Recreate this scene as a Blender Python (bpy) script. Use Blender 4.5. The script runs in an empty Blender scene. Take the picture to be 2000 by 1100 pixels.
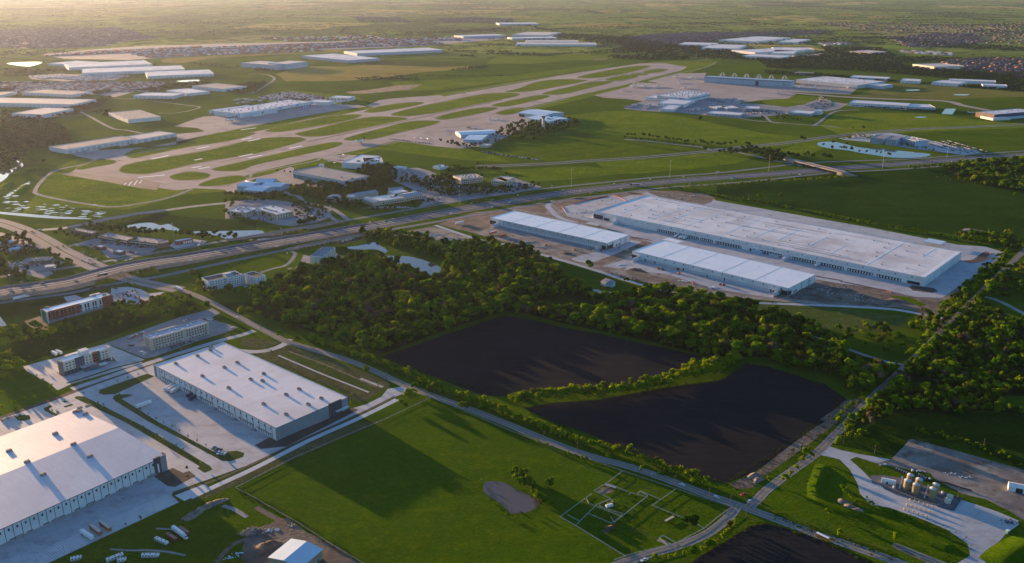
import bpy, math, random
import numpy as np
from mathutils import Vector, Matrix
from mathutils.geometry import tessellate_polygon

HAZE = 1.05e-5
# ---------------------------------------------------------------- camera, sky, sun, exposure
CAM_H = 400.0                      # metres above the plain
FPX, HOR = 1750.0, -40.0           # focal length and horizon row of the photograph (2000 px wide)
PITCH = math.atan((550 - HOR) / FPX)
SUN_EL = math.radians(4.3)
SUN_AZ = math.radians(-43.0)       # measured from +Y towards +X
SC = bpy.context.scene
COL = SC.collection
cam = bpy.data.objects.new('camera', bpy.data.cameras.new('camera'))
COL.objects.link(cam)
cam.location = (0, 0, CAM_H)
cam.rotation_euler = (math.pi / 2 - PITCH, 0, 0)
cam.data.sensor_width = 36
cam.data.lens = FPX / 2000 * 36
cam.data.clip_start = 1
cam.data.clip_end = 150000
SC.camera = cam

world = bpy.data.worlds.new('World')
SC.world = world
world.use_nodes = True
wn = world.node_tree.nodes
sky = wn.new('ShaderNodeTexSky')
sky.sky_type = 'NISHITA'
sky.sun_disc = False
sky.sun_elevation = SUN_EL
sky.sun_rotation = SUN_AZ
sky.altitude = 300
sky.air_density = 1.0
sky.dust_density = 1.0
sky.ozone_density = 3.2
world.node_tree.links.new(sky.outputs[0], wn['Background'].inputs[0])
wn['Background'].inputs[1].default_value = 0.125

sun = bpy.data.objects.new('sun', bpy.data.lights.new('sun', 'SUN'))
COL.objects.link(sun)
sun.data.energy = 5.0
sun.data.angle = math.radians(0.5)
sun.data.color = (1.0, 0.60, 0.28)
sdir = Vector((math.sin(SUN_AZ) * math.cos(SUN_EL), math.cos(SUN_AZ) * math.cos(SUN_EL), math.sin(SUN_EL)))
sun.rotation_euler = sdir.to_track_quat('Z', 'Y').to_euler()

SC.view_settings.view_transform = 'Standard'
SC.view_settings.look = 'None'
SC.view_settings.gamma = 1
SC.view_settings.use_curve_mapping = False
SC.view_settings.exposure = 1.85
SC.render.engine = 'CYCLES'
SC.cycles.max_bounces = 6
SC.cycles.diffuse_bounces = 2
SC.cycles.volume_bounces = 1
SC.cycles.transparent_max_bounces = 8

rng = random.Random(7)
nrng = np.random.default_rng(7)

# ---------------------------------------------------------------- survey: from the photograph to the plain
SP, CP = math.sin(PITCH), math.cos(PITCH)
def G(x, y, z=0.0):
    """point of the level z seen at photograph pixel x, y (2000 px wide)"""
    v = y - 550
    k = (CAM_H - z) / (FPX * SP + v * CP)
    return Vector(((x - 1000) * k, (FPX * CP - v * SP) * k, z))
def PX(p):
    zc = p[1] * CP + (CAM_H - p[2]) * SP
    return (1000 + FPX * p[0] / zc, 550 + FPX * (-p[1] * SP + (CAM_H - p[2]) * CP) / zc)
ZM = {'A': (380, 460, .14), 'B': (1700, 900, .15), 'C': (440, 290, .15), 'D': (700, 270, .18), 'E': (1220, 140, .21),
      'F': (1600, 150, .2), 'G': (0, 420, .15), 'H': (340, 170, .2), 'I': (200, 460, .12), 'J': (60, 570, .1),
      'K': (90, 660, .0855), 'L': (250, 600, .1254), 'M': (200, 960, .22), 'N': (1700, 700, .15), 'O': (1180, 480, .2),
      'P': (980, 480, .15), 'f': (0, 0, 1)}
for r_ in range(4):
    for c_ in range(4):
        ZM['%d%d' % (r_, c_)] = (500 * c_, 275 * r_, .25)
def q(key, s):
    x0, y0, k = ZM[key]
    return [(x0 + float(a.split(',')[0]) * k, y0 + float(a.split(',')[1]) * k) for a in s.split()]
def f(s): return q('f', s)
def smooth(pts, closed=True, n=4):
    m = len(pts); out = []
    rngi = range(m) if closed else range(m - 1)
    for i in rngi:
        g = (lambda j: pts[j % m]) if closed else (lambda j: pts[min(max(j, 0), m - 1)])
        p0, p1, p2, p3 = (Vector(g(i - 1)), Vector(g(i)), Vector(g(i + 1)), Vector(g(i + 2)))
        for k in range(n):
            t = k / n
            out.append(tuple(0.5 * ((2 * p1) + (-p0 + p2) * t + (2 * p0 - 5 * p1 + 4 * p2 - p3) * t * t + (-p0 + 3 * p1 - 3 * p2 + p3) * t ** 3)))
    if not closed: out.append(tuple(pts[-1]))
    return out

# ---------------------------------------------------------------- object helpers
def tag(o, label=None, cat=None, group=None, kind=None):
    if label: o['label'] = label
    if cat: o['category'] = cat
    if group: o['group'] = group
    if kind: o['kind'] = kind
    return o
def link(name, me, mats=None, parent=None, loc=None, rz=0.0, scale=None):
    o = bpy.data.objects.new(name, me)
    COL.objects.link(o)
    if mats is not None and len(me.materials) == 0:
        for m in (mats if isinstance(mats, (list, tuple)) else [mats]): me.materials.append(m)
    if parent is not None: o.parent = parent
    if loc is not None: o.location = loc
    if rz: o.rotation_euler = (0, 0, rz)
    if scale is not None: o.scale = scale
    return o
def mesh(name, vs, fs, mi=None, smooth_=False):
    me = bpy.data.meshes.new(name)
    me.from_pydata([tuple(v) for v in vs], [], [tuple(x) for x in fs])
    if mi is not None: me.polygons.foreach_set('material_index', mi)
    if smooth_: me.polygons.foreach_set('use_smooth', [True] * len(me.polygons))
    me.update()
    return me
def thing(name, label, cat, loc, rz=0.0, group=None):
    o = bpy.data.objects.new(name, None)
    COL.objects.link(o)
    o.location = loc; o.rotation_euler = (0, 0, rz); o.empty_display_size = 1
    return tag(o, label, cat, group)
class MB:
    """collects boxes, prisms and cylinders into one mesh"""
    def __init__(s): s.v = []; s.f = []; s.m = []
    def add(s, vs, fs, mi=0):
        n = len(s.v); s.v += [tuple(v) for v in vs]
        for x in fs: s.f.append(tuple(i + n for i in x)); s.m.append(mi)
        return s
    def box(s, x0, x1, y0, y1, z0, z1, mi=0):
        return s.add([(x0, y0, z0), (x1, y0, z0), (x1, y1, z0), (x0, y1, z0), (x0, y0, z1), (x1, y0, z1), (x1, y1, z1), (x0, y1, z1)],
                     [(0, 3, 2, 1), (4, 5, 6, 7), (0, 1, 5, 4), (1, 2, 6, 5), (2, 3, 7, 6), (3, 0, 4, 7)], mi)
    def bar(s, a, b, w, h=None, mi=0):
        a = Vector(a); b = Vector(b); d = (b - a).normalized(); h = w if h is None else h
        up = Vector((0, 0, 1)) if abs(d.z) < .95 else Vector((1, 0, 0))
        sd = d.cross(up).normalized() * w / 2; u = sd.cross(d).normalized() * h / 2
        return s.add([a - sd - u, a + sd - u, a + sd + u, a - sd + u, b - sd - u, b + sd - u, b + sd + u, b - sd + u],
                     [(0, 1, 2, 3), (7, 6, 5, 4), (0, 4, 5, 1), (1, 5, 6, 2), (2, 6, 7, 3), (3, 7, 4, 0)], mi)
    def cyl(s, c, r0, r1, z0, z1, n=12, mi=0, cap=True):
        vs = []
        for z, r in ((z0, r0), (z1, r1)):
            for i in range(n):
                a = 2 * math.pi * i / n
                vs.append((c[0] + r * math.cos(a), c[1] + r * math.sin(a), z))
        fs = [(i, (i + 1) % n, n + (i + 1) % n, n + i) for i in range(n)]
        if cap: fs += [tuple(range(n))[::-1], tuple(range(n, 2 * n))]
        return s.add(vs, fs, mi)
    def prism(s, prof, x0, x1, mi=0):
        """profile (y,z) swept along x"""
        n = len(prof)
        vs = [(x0, y, z) for y, z in prof] + [(x1, y, z) for y, z in prof]
        fs = [(i, (i + 1) % n, n + (i + 1) % n, n + i) for i in range(n)] + [tuple(range(n))[::-1], tuple(range(n, 2 * n))]
        return s.add(vs, fs, mi)
    def mesh(s, name, smooth_=False): return mesh(name, s.v, s.f, s.m, smooth_)
    def build(s, name, mats, parent=None, loc=None, rz=0.0): return link(name, s.mesh(name), mats, parent, loc, rz)

# ---------------------------------------------------------------- materials
MATS = {}
def newmat(name):
    m = bpy.data.materials.new(name); m.use_nodes = True
    nt = m.node_tree; b = nt.nodes['Principled BSDF']
    MATS[name] = m
    return m, nt, b
def nz(nt, scale, detail=3, rough=.55, vec=None, dist=0.0):
    n = nt.nodes.new('ShaderNodeTexNoise'); n.inputs['Scale'].default_value = scale
    n.inputs['Detail'].default_value = detail; n.inputs['Roughness'].default_value = rough
    n.inputs['Distortion'].default_value = dist
    if vec is not None: nt.links.new(vec, n.inputs['Vector'])
    return n.outputs['Fac']
def mapr(nt, val, a, b, c=0.0, d=1.0):
    n = nt.nodes.new('ShaderNodeMapRange'); n.inputs[1].default_value = a; n.inputs[2].default_value = b
    n.inputs[3].default_value = c; n.inputs[4].default_value = d
    nt.links.new(val, n.inputs[0]); return n.outputs[0]
def mix(nt, fac, a, b, mode='MIX'):
    n = nt.nodes.new('ShaderNodeMix'); n.data_type = 'RGBA'; n.blend_type = mode
    if isinstance(fac, (int, float)): n.inputs[0].default_value = fac
    else: nt.links.new(fac, n.inputs[0])
    for i, v in ((6, a), (7, b)):
        if isinstance(v, (tuple, list)): n.inputs[i].default_value = (*v[:3], 1)
        else: nt.links.new(v, n.inputs[i])
    return n.outputs[2]
def coord(nt, scale=None, rot=0.0, kind='Object'):
    t = nt.nodes.new('ShaderNodeTexCoord'); o = t.outputs[kind]
    if scale is not None or rot:
        m = nt.nodes.new('ShaderNodeMapping'); m.inputs['Scale'].default_value = scale or (1, 1, 1)
        m.inputs['Rotation'].default_value = (0, 0, rot); nt.links.new(o, m.inputs[0]); o = m.outputs[0]
    return o
def bump(nt, b, val, strength, dist):
    n = nt.nodes.new('ShaderNodeBump'); n.inputs['Strength'].default_value = strength
    n.inputs['Distance'].default_value = dist
    nt.links.new(val, n.inputs['Height']); nt.links.new(n.outputs[0], b.inputs['Normal'])
def surf(name, c1, c2=None, s1=.02, c3=None, s2=.2, rough=.9, bstr=0, bdist=.3, bscale=1.0, spec=.3, stretch=None, rot=0.0, lo=.42, hi=.6, metal=0, det=4):
    m, nt, b = newmat(name)
    b.inputs['Roughness'].default_value = rough; b.inputs['Specular IOR Level'].default_value = spec
    b.inputs['Metallic'].default_value = metal
    co = coord(nt)
    cs = coord(nt, stretch, rot) if stretch else co
    col = None
    if c2 is not None: col = mix(nt, mapr(nt, nz(nt, s1, det, .6, cs), lo, hi), c1, c2)
    if c3 is not None: col = mix(nt, mapr(nt, nz(nt, s2, 3, .6, cs), .5, .68), col if col is not None else c1, c3)
    if col is None: b.inputs['Base Color'].default_value = (*c1, 1)
    else: nt.links.new(col, b.inputs['Base Color'])
    if bstr: bump(nt, b, nz(nt, bscale, 4, .65, cs), bstr, bdist)
    return m
SHEEN = .12
def grass(name, dark, light, dry, s=.008, bd=1.2, bs=.35, sheen=.1):
    """standing grass: two greens and a dry tone in drifts, tussocks as relief"""
    m, nt, b = newmat(name)
    b.inputs['Roughness'].default_value = 1; b.inputs['Specular IOR Level'].default_value = 0; b.inputs['Sheen Weight'].default_value = sheen; b.inputs['Sheen Roughness'].default_value = .85; b.inputs['Sheen Tint'].default_value = (.62, .9, .04, 1)
    co = coord(nt)
    c = mix(nt, mapr(nt, nz(nt, s, 5, .6, co, .6), .4, .6), dark, light)
    c = mix(nt, mapr(nt, nz(nt, s * 3.3, 5, .65, co, 1.0), .52, .72), c, dry)
    c = mix(nt, mapr(nt, nz(nt, .35, 4, .7, co), .35, .75, 0, .55), c, tuple(x * .45 for x in dark))
    c = mix(nt, mapr(nt, nz(nt, .09, 5, .75, co), .5, .66, 0, .5), c, tuple(x * 1.35 for x in dry))
    c = mix(nt, mapr(nt, nz(nt, .0045, 5, .65, coord(nt, (.55, 1.7, 1), -.5), 1.2), .46, .64, 0, .6), c, tuple(x * .62 for x in dark))
    c = mix(nt, mapr(nt, nz(nt, .013, 5, .7, coord(nt, (.5, 2.0, 1), .3), .8), .55, .68, 0, .5), c, tuple(x * 1.15 for x in dry))
    c = mix(nt, mapr(nt, nz(nt, .16, 5, .8, co, .5), .46, .62, 0, .5), c, tuple(x * .5 for x in dark)); c = mix(nt, mapr(nt, nz(nt, .22, 4, .8, coord(nt, (1, 1.6, 1), .9), .3), .54, .66, 0, .55), c, tuple(x * 1.3 for x in dry))
    nt.links.new(c, b.inputs['Base Color'])
    h1 = nz(nt, bs, 5, .75, co)
    h2 = nz(nt, .02, 2, .5, co)
    a = nt.nodes.new('ShaderNodeMath'); a.operation = 'MULTIPLY_ADD'; a.inputs[1].default_value = 2.5
    nt.links.new(h2, a.inputs[0]); nt.links.new(h1, a.inputs[2])
    h = a.outputs[0]
    bump(nt, b, h, 1.0, bd)
    return m
PASTURE = grass('pasture', (.020, .065, .002), (.04, .095, .002), (.085, .10, .004), bd=2.5, sheen=.085)
FIELD = grass('bright_pasture', (.006, .056, .001), (.020, .080, .001), (.060, .085, .001), bd=2.6, sheen=.12)
AIRGRASS = grass('mown_airfield_grass', (.06, .12, .008), (.11, .165, .010), (.21, .20, .02), s=.006, bd=1.0, bs=.25, sheen=.07)
DARKGRASS = grass('dark_green_meadow', (.008, .042, .004), (.016, .06, .004), (.035, .055, .006), bd=1.6, sheen=.012)  # meadow with a darker green grass colour
VERGE = grass('verge_grass', (.045, .08, .018), (.06, .09, .02), (.10, .10, .045), s=.03, bd=.3, sheen=.03)
DRYGRASS = grass('dry_verge', (.09, .09, .045), (.075, .095, .03), (.15, .13, .07), s=.03, bd=.3, sheen=.02)
YELLOW = grass('ripe_crop', (.34, .26, .06), (.42, .32, .08), (.28, .26, .06), s=.004, bd=.6, sheen=.0)
HAY = grass('hay_meadow', (.13, .15, .03), (.18, .18, .04), (.22, .18, .06), s=.004, bd=.8, sheen=.02)
CONC = surf('concrete_paving', (.36, .385, .42), (.44, .45, .47), .012, (.30, .31, .33), .06, rough=.75, spec=.4)
CONC2 = surf('old_concrete', (.22, .225, .24), (.29, .29, .30), .02, (.17, .17, .18), .08, rough=1, spec=.1)
AIRCON = surf('airfield_concrete', (.31, .265, .25), (.38, .325, .30), .004, (.25, .22, .215), .02, rough=1, spec=.15)
APRON = surf('apron_concrete', (.27, .255, .26), (.34, .31, .30), .006, (.21, .20, .21), .03, rough=1, spec=.15)
MIDGRASS = grass('yellow_green_meadow', (.045, .11, .006), (.085, .15, .008), (.18, .19, .015), s=.005, bd=2.0, sheen=.07)  # meadow with a brighter, yellower grass colour
BLAST = surf('blast_pad_asphalt', (.15, .13, .13), (.19, .165, .16), .006, (.12, .105, .10), .03, rough=.9)
ASPH = surf('asphalt', (.10, .105, .115), (.14, .14, .15), .02, (.085, .09, .10), .15, rough=.85)
ROADC = surf('road_concrete', (.25, .245, .25), (.31, .30, .30), .02, (.20, .20, .21), .1, rough=.85)
DIRT = surf('bare_dirt', (.105, .085, .07), (.17, .14, .115), .03, (.06, .05, .04), .08, rough=1, bstr=.8, bdist=.8, bscale=.3)
DARKDIRT = surf('dark_mulch', (.06, .05, .045), (.09, .075, .06), .05, (.05, .05, .03), .2, rough=1, bstr=.7, bdist=.3)
GRAVEL = surf('caliche_gravel', (.14, .13, .125), (.26, .235, .21), .03, (.10, .08, .065), .07, rough=1, bstr=.5, bdist=.3, bscale=.8)
CANALC = surf('channel_lining', (.42, .45, .48), (.48, .50, .52), .05, rough=.6)
def joints(mat, sp=6.0, rot=-.72, amt=.22):
    nt = mat.node_tree; b = nt.nodes['Principled BSDF']; src = b.inputs['Base Color'].links[0].from_socket
    br = nt.nodes.new('ShaderNodeTexBrick'); br.offset = 0; br.inputs['Scale'].default_value = 1; br.inputs['Brick Width'].default_value = sp; br.inputs['Row Height'].default_value = sp
    br.inputs['Mortar Size'].default_value = .14; br.inputs['Color1'].default_value = (0, 0, 0, 1); br.inputs['Color2'].default_value = (.25, .25, .25, 1); br.inputs['Mortar'].default_value = (1, 1, 1, 1)
    nt.links.new(coord(nt, (1, 1, 1), rot), br.inputs['Vector'])
    sc = nt.nodes.new('ShaderNodeMath'); sc.operation = 'MULTIPLY'; sc.inputs[1].default_value = amt; nt.links.new(br.outputs['Color'], sc.inputs[0])
    c = mix(nt, sc.outputs[0], src, (.08, .085, .09))
    c = mix(nt, mapr(nt, nz(nt, .05, 4, .7, coord(nt, (.25, 2.2, 1), rot)), .52, .75, 0, .45), c, (.17, .17, .18))
    nt.links.new(c, b.inputs['Base Color'])
joints(CONC, 7.5, -.72, .35); joints(AIRCON, 22, -1.02, .12); joints(APRON, 22, -1.02, .14)
def plough():
    m, nt, b = newmat('ploughed_soil')
    b.inputs['Roughness'].default_value = 1; b.inputs['Specular IOR Level'].default_value = .04
    co = coord(nt); cs = coord(nt, (.012, .26, 1), math.radians(-33))
    c = mix(nt, mapr(nt, nz(nt, .006, 5, .6, co, .5), .38, .62), (.006, .0105, .015), (.014, .016, .019))
    c = mix(nt, mapr(nt, nz(nt, 1.6, 4, .6, cs), .48, .7, 0, .5), c, (.034, .031, .030))
    c = mix(nt, mapr(nt, nz(nt, .03, 6, .75, co, 1.0), .5, .68, 0, .6), c, (.026, .024, .025))
    c = mix(nt, mapr(nt, nz(nt, 5.5, 3, .6, cs), .45, .7, 0, .5), c, (.006, .007, .010))
    nt.links.new(c, b.inputs['Base Color'])
    bump(nt, b, nz(nt, 4.0, 4, .6, cs), .5, .15)
    return m
PLOUGH = plough()
def water(name, col, rough=.04):
    m, nt, b = newmat(name)
    b.inputs['Base Color'].default_value = (*col, 1); b.inputs['Roughness'].default_value = rough
    b.inputs['IOR'].default_value = 1.33; b.inputs['Specular IOR Level'].default_value = .6
    bump(nt, b, nz(nt, .5, 3, .5, coord(nt)), .12, .25)
    return m
WATER = water('still_water', (.05, .055, .06))
MUDWATER = water('muddy_pond_water', (.11, .085, .07), .08)
POOL = water('pool_water', (.02, .28, .42), .05)

# ---------------------------------------------------------------- sheets and ribbons of the setting
UNIT = {'n': .002, 'm': .006, 'd': .03}
_seq = [0]
def lift(lv, zone):
    _seq[0] += 1
    return (lv + (_seq[0] % 37) * .022) * UNIT[zone]
def sheet(name, pts, mat, lv, zone='n', sm=False, kind='structure', zz=None, **kw):
    if sm: pts = smooth(pts, True, sm if isinstance(sm, int) and sm > 1 else 4)
    z = lift(lv, zone) if zz is None else zz
    w = [G(x, y) for x, y in pts]
    vs = [(p.x, p.y, z) for p in w]
    ar = sum(vs[i - 1][0] * vs[i][1] - vs[i][0] * vs[i - 1][1] for i in range(len(vs)))
    if ar < 0: vs.reverse()
    tri = tessellate_polygon([[Vector(v) for v in vs]])
    fs = []
    for t in tri:
        a, b_, c = (Vector(vs[i]) for i in t)
        fs.append(t if (b_ - a).cross(c - a).z > 0 else (t[0], t[2], t[1]))
    o = link(name, mesh(name, vs, fs), mat)
    return tag(o, kind=kind, **kw)
def path_world(pts, sm=6):
    """pts: (x,y) or (x,y,z) pixels -> world points"""
    w = [G(p[0], p[1], p[2] if len(p) > 2 else 0.0) for p in pts]
    return [Vector(p) for p in smooth([tuple(v) for v in w], False, sm)] if sm > 1 else w
def ribbon(name, pts, width, mat, lv, zone='n', sm=6, spans=(), deck=1.2, skirt=None, pier=None, kind='structure', off=0.0, kerb=False, **kw):
    """road strip; points may carry a height; where raised it gets sides, and piers over the given spans (px x-range)"""
    w = path_world(pts, sm); z0 = lift(lv, zone); n = len(w)
    for p in w: p.z = max(p.z, 0)
    L = []; R = []; s = [0.0]
    for i in range(n):
        d = (w[min(i + 1, n - 1)] - w[max(i - 1, 0)]); d.z = 0; d.normalize()
        nr = Vector((-d.y, d.x, 0))
        hw = width / 2 if not callable(width) else width(i / (n - 1)) / 2
        L.append(w[i] + nr * (hw + off)); R.append(w[i] + nr * (off - hw))
        if i: s.append(s[-1] + (w[i] - w[i - 1]).length)
    vs = []; fs = []; uv = []
    for i in range(n):
        for p, v in ((L[i], 1.0), (R[i], 0.0)): vs.append((p.x, p.y, p.z + z0)); uv.append((s[i], v))
    for i in range(n - 1): fs.append((2 * i + 1, 2 * i + 3, 2 * i + 2, 2 * i))
    me = mesh(name, vs, fs)
    ul = me.uv_layers.new(name='UVMap')
    for lp in me.loops: ul.data[lp.index].uv = uv[lp.vertex_index]
    o = link(name, me, mat); tag(o, kind=kind, **kw)
    if skirt is not None:
        mb = MB(); pm = MB()
        for i in range(n - 1):
            xm = PX((w[i] + w[i + 1]) / 2)[0]
            insp = any(a < xm < b for a, b in spans)
            if max(w[i].z, w[i + 1].z) < .3: continue
            for P in (L, R):
                a, b_ = P[i], P[i + 1]
                za, zb = (a.z - deck, b_.z - deck) if insp else (0, 0)
                for t, hh in ((.35, .9),):                  # wall below, parapet above
                    c = (w[i] - P[i]).normalized() * t
                    out = [Vector((a.x, a.y, za)), Vector((b_.x, b_.y, zb)), Vector((b_.x, b_.y, b_.z + hh)), Vector((a.x, a.y, a.z + hh))]
                    inn = [v + c for v in out]
                    mb.add(out + inn, [(0, 1, 2, 3), (7, 6, 5, 4), (3, 2, 6, 7), (0, 4, 5, 1)])
            if insp:
                mb.add([Vector((p.x, p.y, p.z - deck)) for p in (L[i], R[i], R[i + 1], L[i + 1])], [(0, 1, 2, 3)])
                if pier and i % pier == 0:
                    for t in (.12, .5, .88):
                        c = L[i].lerp(R[i], t)
                        pm.cyl(c, .6, .6, 0, c.z - deck, 8)
        if mb.v: mb.build(name + '_parapet' if 0 else 'side_wall', skirt, o)
        if pm.v: pm.build('bridge_pier', skirt, o)
    return o
# ================================================================ THE SETTING
def farmland():
    m, nt, b = newmat('open_farmland')
    b.inputs['Roughness'].default_value = 1; b.inputs['Specular IOR Level'].default_value = 0; b.inputs['Sheen Weight'].default_value = .05; b.inputs['Sheen Roughness'].default_value = .85; b.inputs['Sheen Tint'].default_value = (.62, .9, .04, 1)
    co = coord(nt)
    near = mix(nt, mapr(nt, nz(nt, .006, 5, .6, co, .6), .4, .6), (.022, .065, .003), (.045, .095, .003))
    near = mix(nt, mapr(nt, nz(nt, .03, 5, .65, co, 1.0), .52, .72), near, (.085, .10, .006))
    near = mix(nt, mapr(nt, nz(nt, .0045, 5, .65, coord(nt, (.55, 1.7, 1), -.5), 1.2), .46, .64, 0, .6), near, (.012, .04, .004))
    near = mix(nt, mapr(nt, nz(nt, .3, 4, .7, co), .35, .75, 0, .5), near, (.02, .045, .008))
    v = nt.nodes.new('ShaderNodeTexVoronoi'); v.distance = 'CHEBYCHEV'; v.inputs['Scale'].default_value = 1
    v.inputs['Randomness'].default_value = .75
    nt.links.new(coord(nt, (.0011, .0007, 0), math.radians(12)), v.inputs['Vector'])
    sp = nt.nodes.new('ShaderNodeSeparateColor'); nt.links.new(v.outputs['Color'], sp.inputs[0])
    r = nt.nodes.new('ShaderNodeValToRGB'); r.color_ramp.interpolation = 'CONSTANT'
    el = r.color_ramp.elements
    stops = [(0, (.14, .20, .035)), (.22, (.20, .24, .05)), (.38, (.08, .11, .04)), (.48, (.17, .21, .045)), (.60, (.24, .21, .10)),
             (.70, (.14, .18, .04)), (.84, (.07, .09, .035)), (.92, (.40, .31, .10))]
    el[0].position, el[0].color = stops[0][0], (*stops[0][1], 1)
    el[1].position, el[1].color = stops[1][0], (*stops[1][1], 1)
    for p, c in stops[2:]: e = el.new(p); e.color = (*c, 1)
    nt.links.new(sp.outputs[0], r.inputs[0])
    far = r.outputs[0]
    far = mix(nt, mapr(nt, nz(nt, .0035, 6, .7, co, 1.5), .5, .56, 0, .9), far, (.028, .05, .022))       # woods too far to tell apart
    far = mix(nt, mapr(nt, nz(nt, .02, 5, .75, co), .55, .62, 0, .8), far, (.03, .05, .022))
    sx = nt.nodes.new('ShaderNodeSeparateXYZ'); nt.links.new(co, sx.inputs[0])
    c = mix(nt, mapr(nt, sx.outputs[1], 4600, 5400), near, far)
    nt.links.new(c, b.inputs['Base Color'])
    bump(nt, b, nz(nt, .25, 5, .75, co), 1.0, 1.4)
    return m
S = 48000
link('ground', mesh('ground', [(-S, -S, 0), (S, -S, 0), (S, S, 0), (-S, S, 0)], [(0, 1, 2, 3)]), farmland())['kind'] = 'structure'
# the air: pale haze round everything
hz = MB().box(-S - 500, S + 500, -S - 500, S + 500, -1.5, CAM_H + 12).build('haze', [])
hm = bpy.data.materials.new('haze_air'); hm.use_nodes = True
hn = hm.node_tree; hn.nodes.remove(hn.nodes['Principled BSDF'])
pv = hn.nodes.new('ShaderNodeVolumePrincipled')
pv.inputs['Color'].default_value = (.57, .67, 1, 1); pv.inputs['Density'].default_value = HAZE
pv.inputs['Anisotropy'].default_value = .56
hn.links.new(pv.outputs[0], hn.nodes['Material Output'].inputs['Volume'])
hz.data.materials.clear(); hz.data.materials.append(hm); tag(hz, kind='stuff')

# ---- near fields
sheet('pasture', f('460,955 745,824 775,806 843,778 900,802 1000,845 1125,890 1212,921 1320,957 1427,992 1420,1004 1375,1034 1345,1052 1300,1070 1240,1088 1190,1112 715,1112 580,1022 500,975'), FIELD, 2)
sheet('pasture', f('-60,1115 92,1100 350,981 340,968 460,952 500,975 580,1022 725,1115'), FIELD, 2)
sheet('ploughed_field', f('745,697 790,682 880,650 985,617 1030,622 1100,640 1175,652 1240,668 1300,680 1392,702 1375,716 1300,742 1225,760 1150,768 1100,770 1020,777 940,772 850,737 790,717'), PLOUGH, 4)
sheet('ploughed_field', f('1022,797 1075,787 1175,780 1300,757 1370,748 1412,742 1437,722 1457,710 1500,716 1550,730 1575,740 1610,750 1650,776 1662,792 1632,814 1600,832 1515,893 1470,925 1415,945 1370,935 1250,892 1150,847 1080,825'), PLOUGH, 4)
sheet('ploughed_field', f('1315,1130 1345,1104 1375,1082 1425,1052 1462,1029 1490,1022 1530,1030 1600,1054 1700,1097 1780,1130'), PLOUGH, 4)
sheet('dirt_verge', q('23', '600,930 660,925 760,880 800,900 640,1010 500,1100 470,1100 400,1080 520,1000') , DIRT, 5)
sheet('dirt_verge', f('1592,834 1655,800 1692,778 1630,830 1560,882 1490,932 1470,953 1440,955 1425,945 1475,925 1520,888'), DIRT, 5)
sheet('grass_verge', f('745,699 790,719 850,740 940,775 1020,780 1150,772 1300,745 1380,718 1440,700 1460,712 1437,724 1410,742 1300,756 1175,779 1075,787 1022,797 1080,828 1150,850 1250,895 1370,938 1420,948 1440,958 1400,962 1320,945 1212,905 1125,868 1000,820 925,790 850,758 805,745 740,712'), FIELD, 3)
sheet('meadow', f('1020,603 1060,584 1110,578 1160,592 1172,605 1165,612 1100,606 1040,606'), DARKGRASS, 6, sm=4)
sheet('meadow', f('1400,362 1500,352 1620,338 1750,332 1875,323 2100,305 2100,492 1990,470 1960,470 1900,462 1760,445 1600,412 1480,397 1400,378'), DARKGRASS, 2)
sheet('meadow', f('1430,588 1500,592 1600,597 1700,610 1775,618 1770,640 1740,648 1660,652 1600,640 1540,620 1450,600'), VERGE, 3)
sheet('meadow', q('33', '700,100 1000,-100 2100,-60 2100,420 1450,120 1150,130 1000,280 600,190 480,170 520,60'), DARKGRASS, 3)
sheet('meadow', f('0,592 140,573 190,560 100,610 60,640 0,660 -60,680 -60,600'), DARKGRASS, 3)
sheet('meadow', f('-40,775 30,720 60,700 110,775 0,815 -40,830'), FIELD, 3)
sheet('meadow', q('A', '320,940 620,930 830,930 900,1000 700,1100 560,1110 470,1040'), DARKGRASS, 3)
sheet('meadow', q('A', '0,480 480,380 950,270 1330,220 1370,260 1330,380 1200,420 900,510 700,460 400,480 100,560 0,560'), PASTURE, 3)
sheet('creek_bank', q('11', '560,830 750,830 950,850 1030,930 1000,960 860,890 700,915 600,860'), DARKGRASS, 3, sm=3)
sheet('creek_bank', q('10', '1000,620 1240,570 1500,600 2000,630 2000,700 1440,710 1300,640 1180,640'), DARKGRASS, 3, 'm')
sheet('grass_slope', q('33', '0,580 150,450 380,260 600,330 700,490 760,600 870,660 1000,690 1400,840 1560,950 1580,1040 1460,1080 1300,1090 1000,1000 700,880 480,790 0,660'), FIELD, 3)
sheet('grass_slope', q('33', '1740,1120 1800,1040 1880,960 2100,860 2100,1130'), FIELD, 4)
# ---- caliche and concrete of the gas pad, lower right
sheet('gravel_pad', q('33', '1110,130 1160,135 2100,400 2100,760 1990,760 1900,700 1700,600 1520,560 1300,440 1270,400 1000,350 850,320 960,290 1050,200'), GRAVEL, 6)
sheet('concrete_pad', q('33', '380,250 460,180 560,215 700,245 960,290 850,320 690,270 640,290 720,360 800,440 900,430 1000,560 1500,600 1800,700 1960,770 1960,800 1860,870 1780,960 1730,1040 1690,1125 1440,1125 1580,1040 1560,950 1400,840 1240,770 960,670 800,640 720,560 700,480 640,370 560,290 460,265'), CONC, 8)
sheet('gravel_lot', q('B', '0,190 180,190 420,225 1190,490 1080,650 860,590 740,560 560,510 340,450 180,370 150,330 20,290'), ASPH, 10)
ribbon('berm_path', q('33', '380,600 480,650 600,690 800,750 1000,820 1200,900 1340,960'), 2.2, YELLOW if 0 else HAY, 7)
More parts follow.
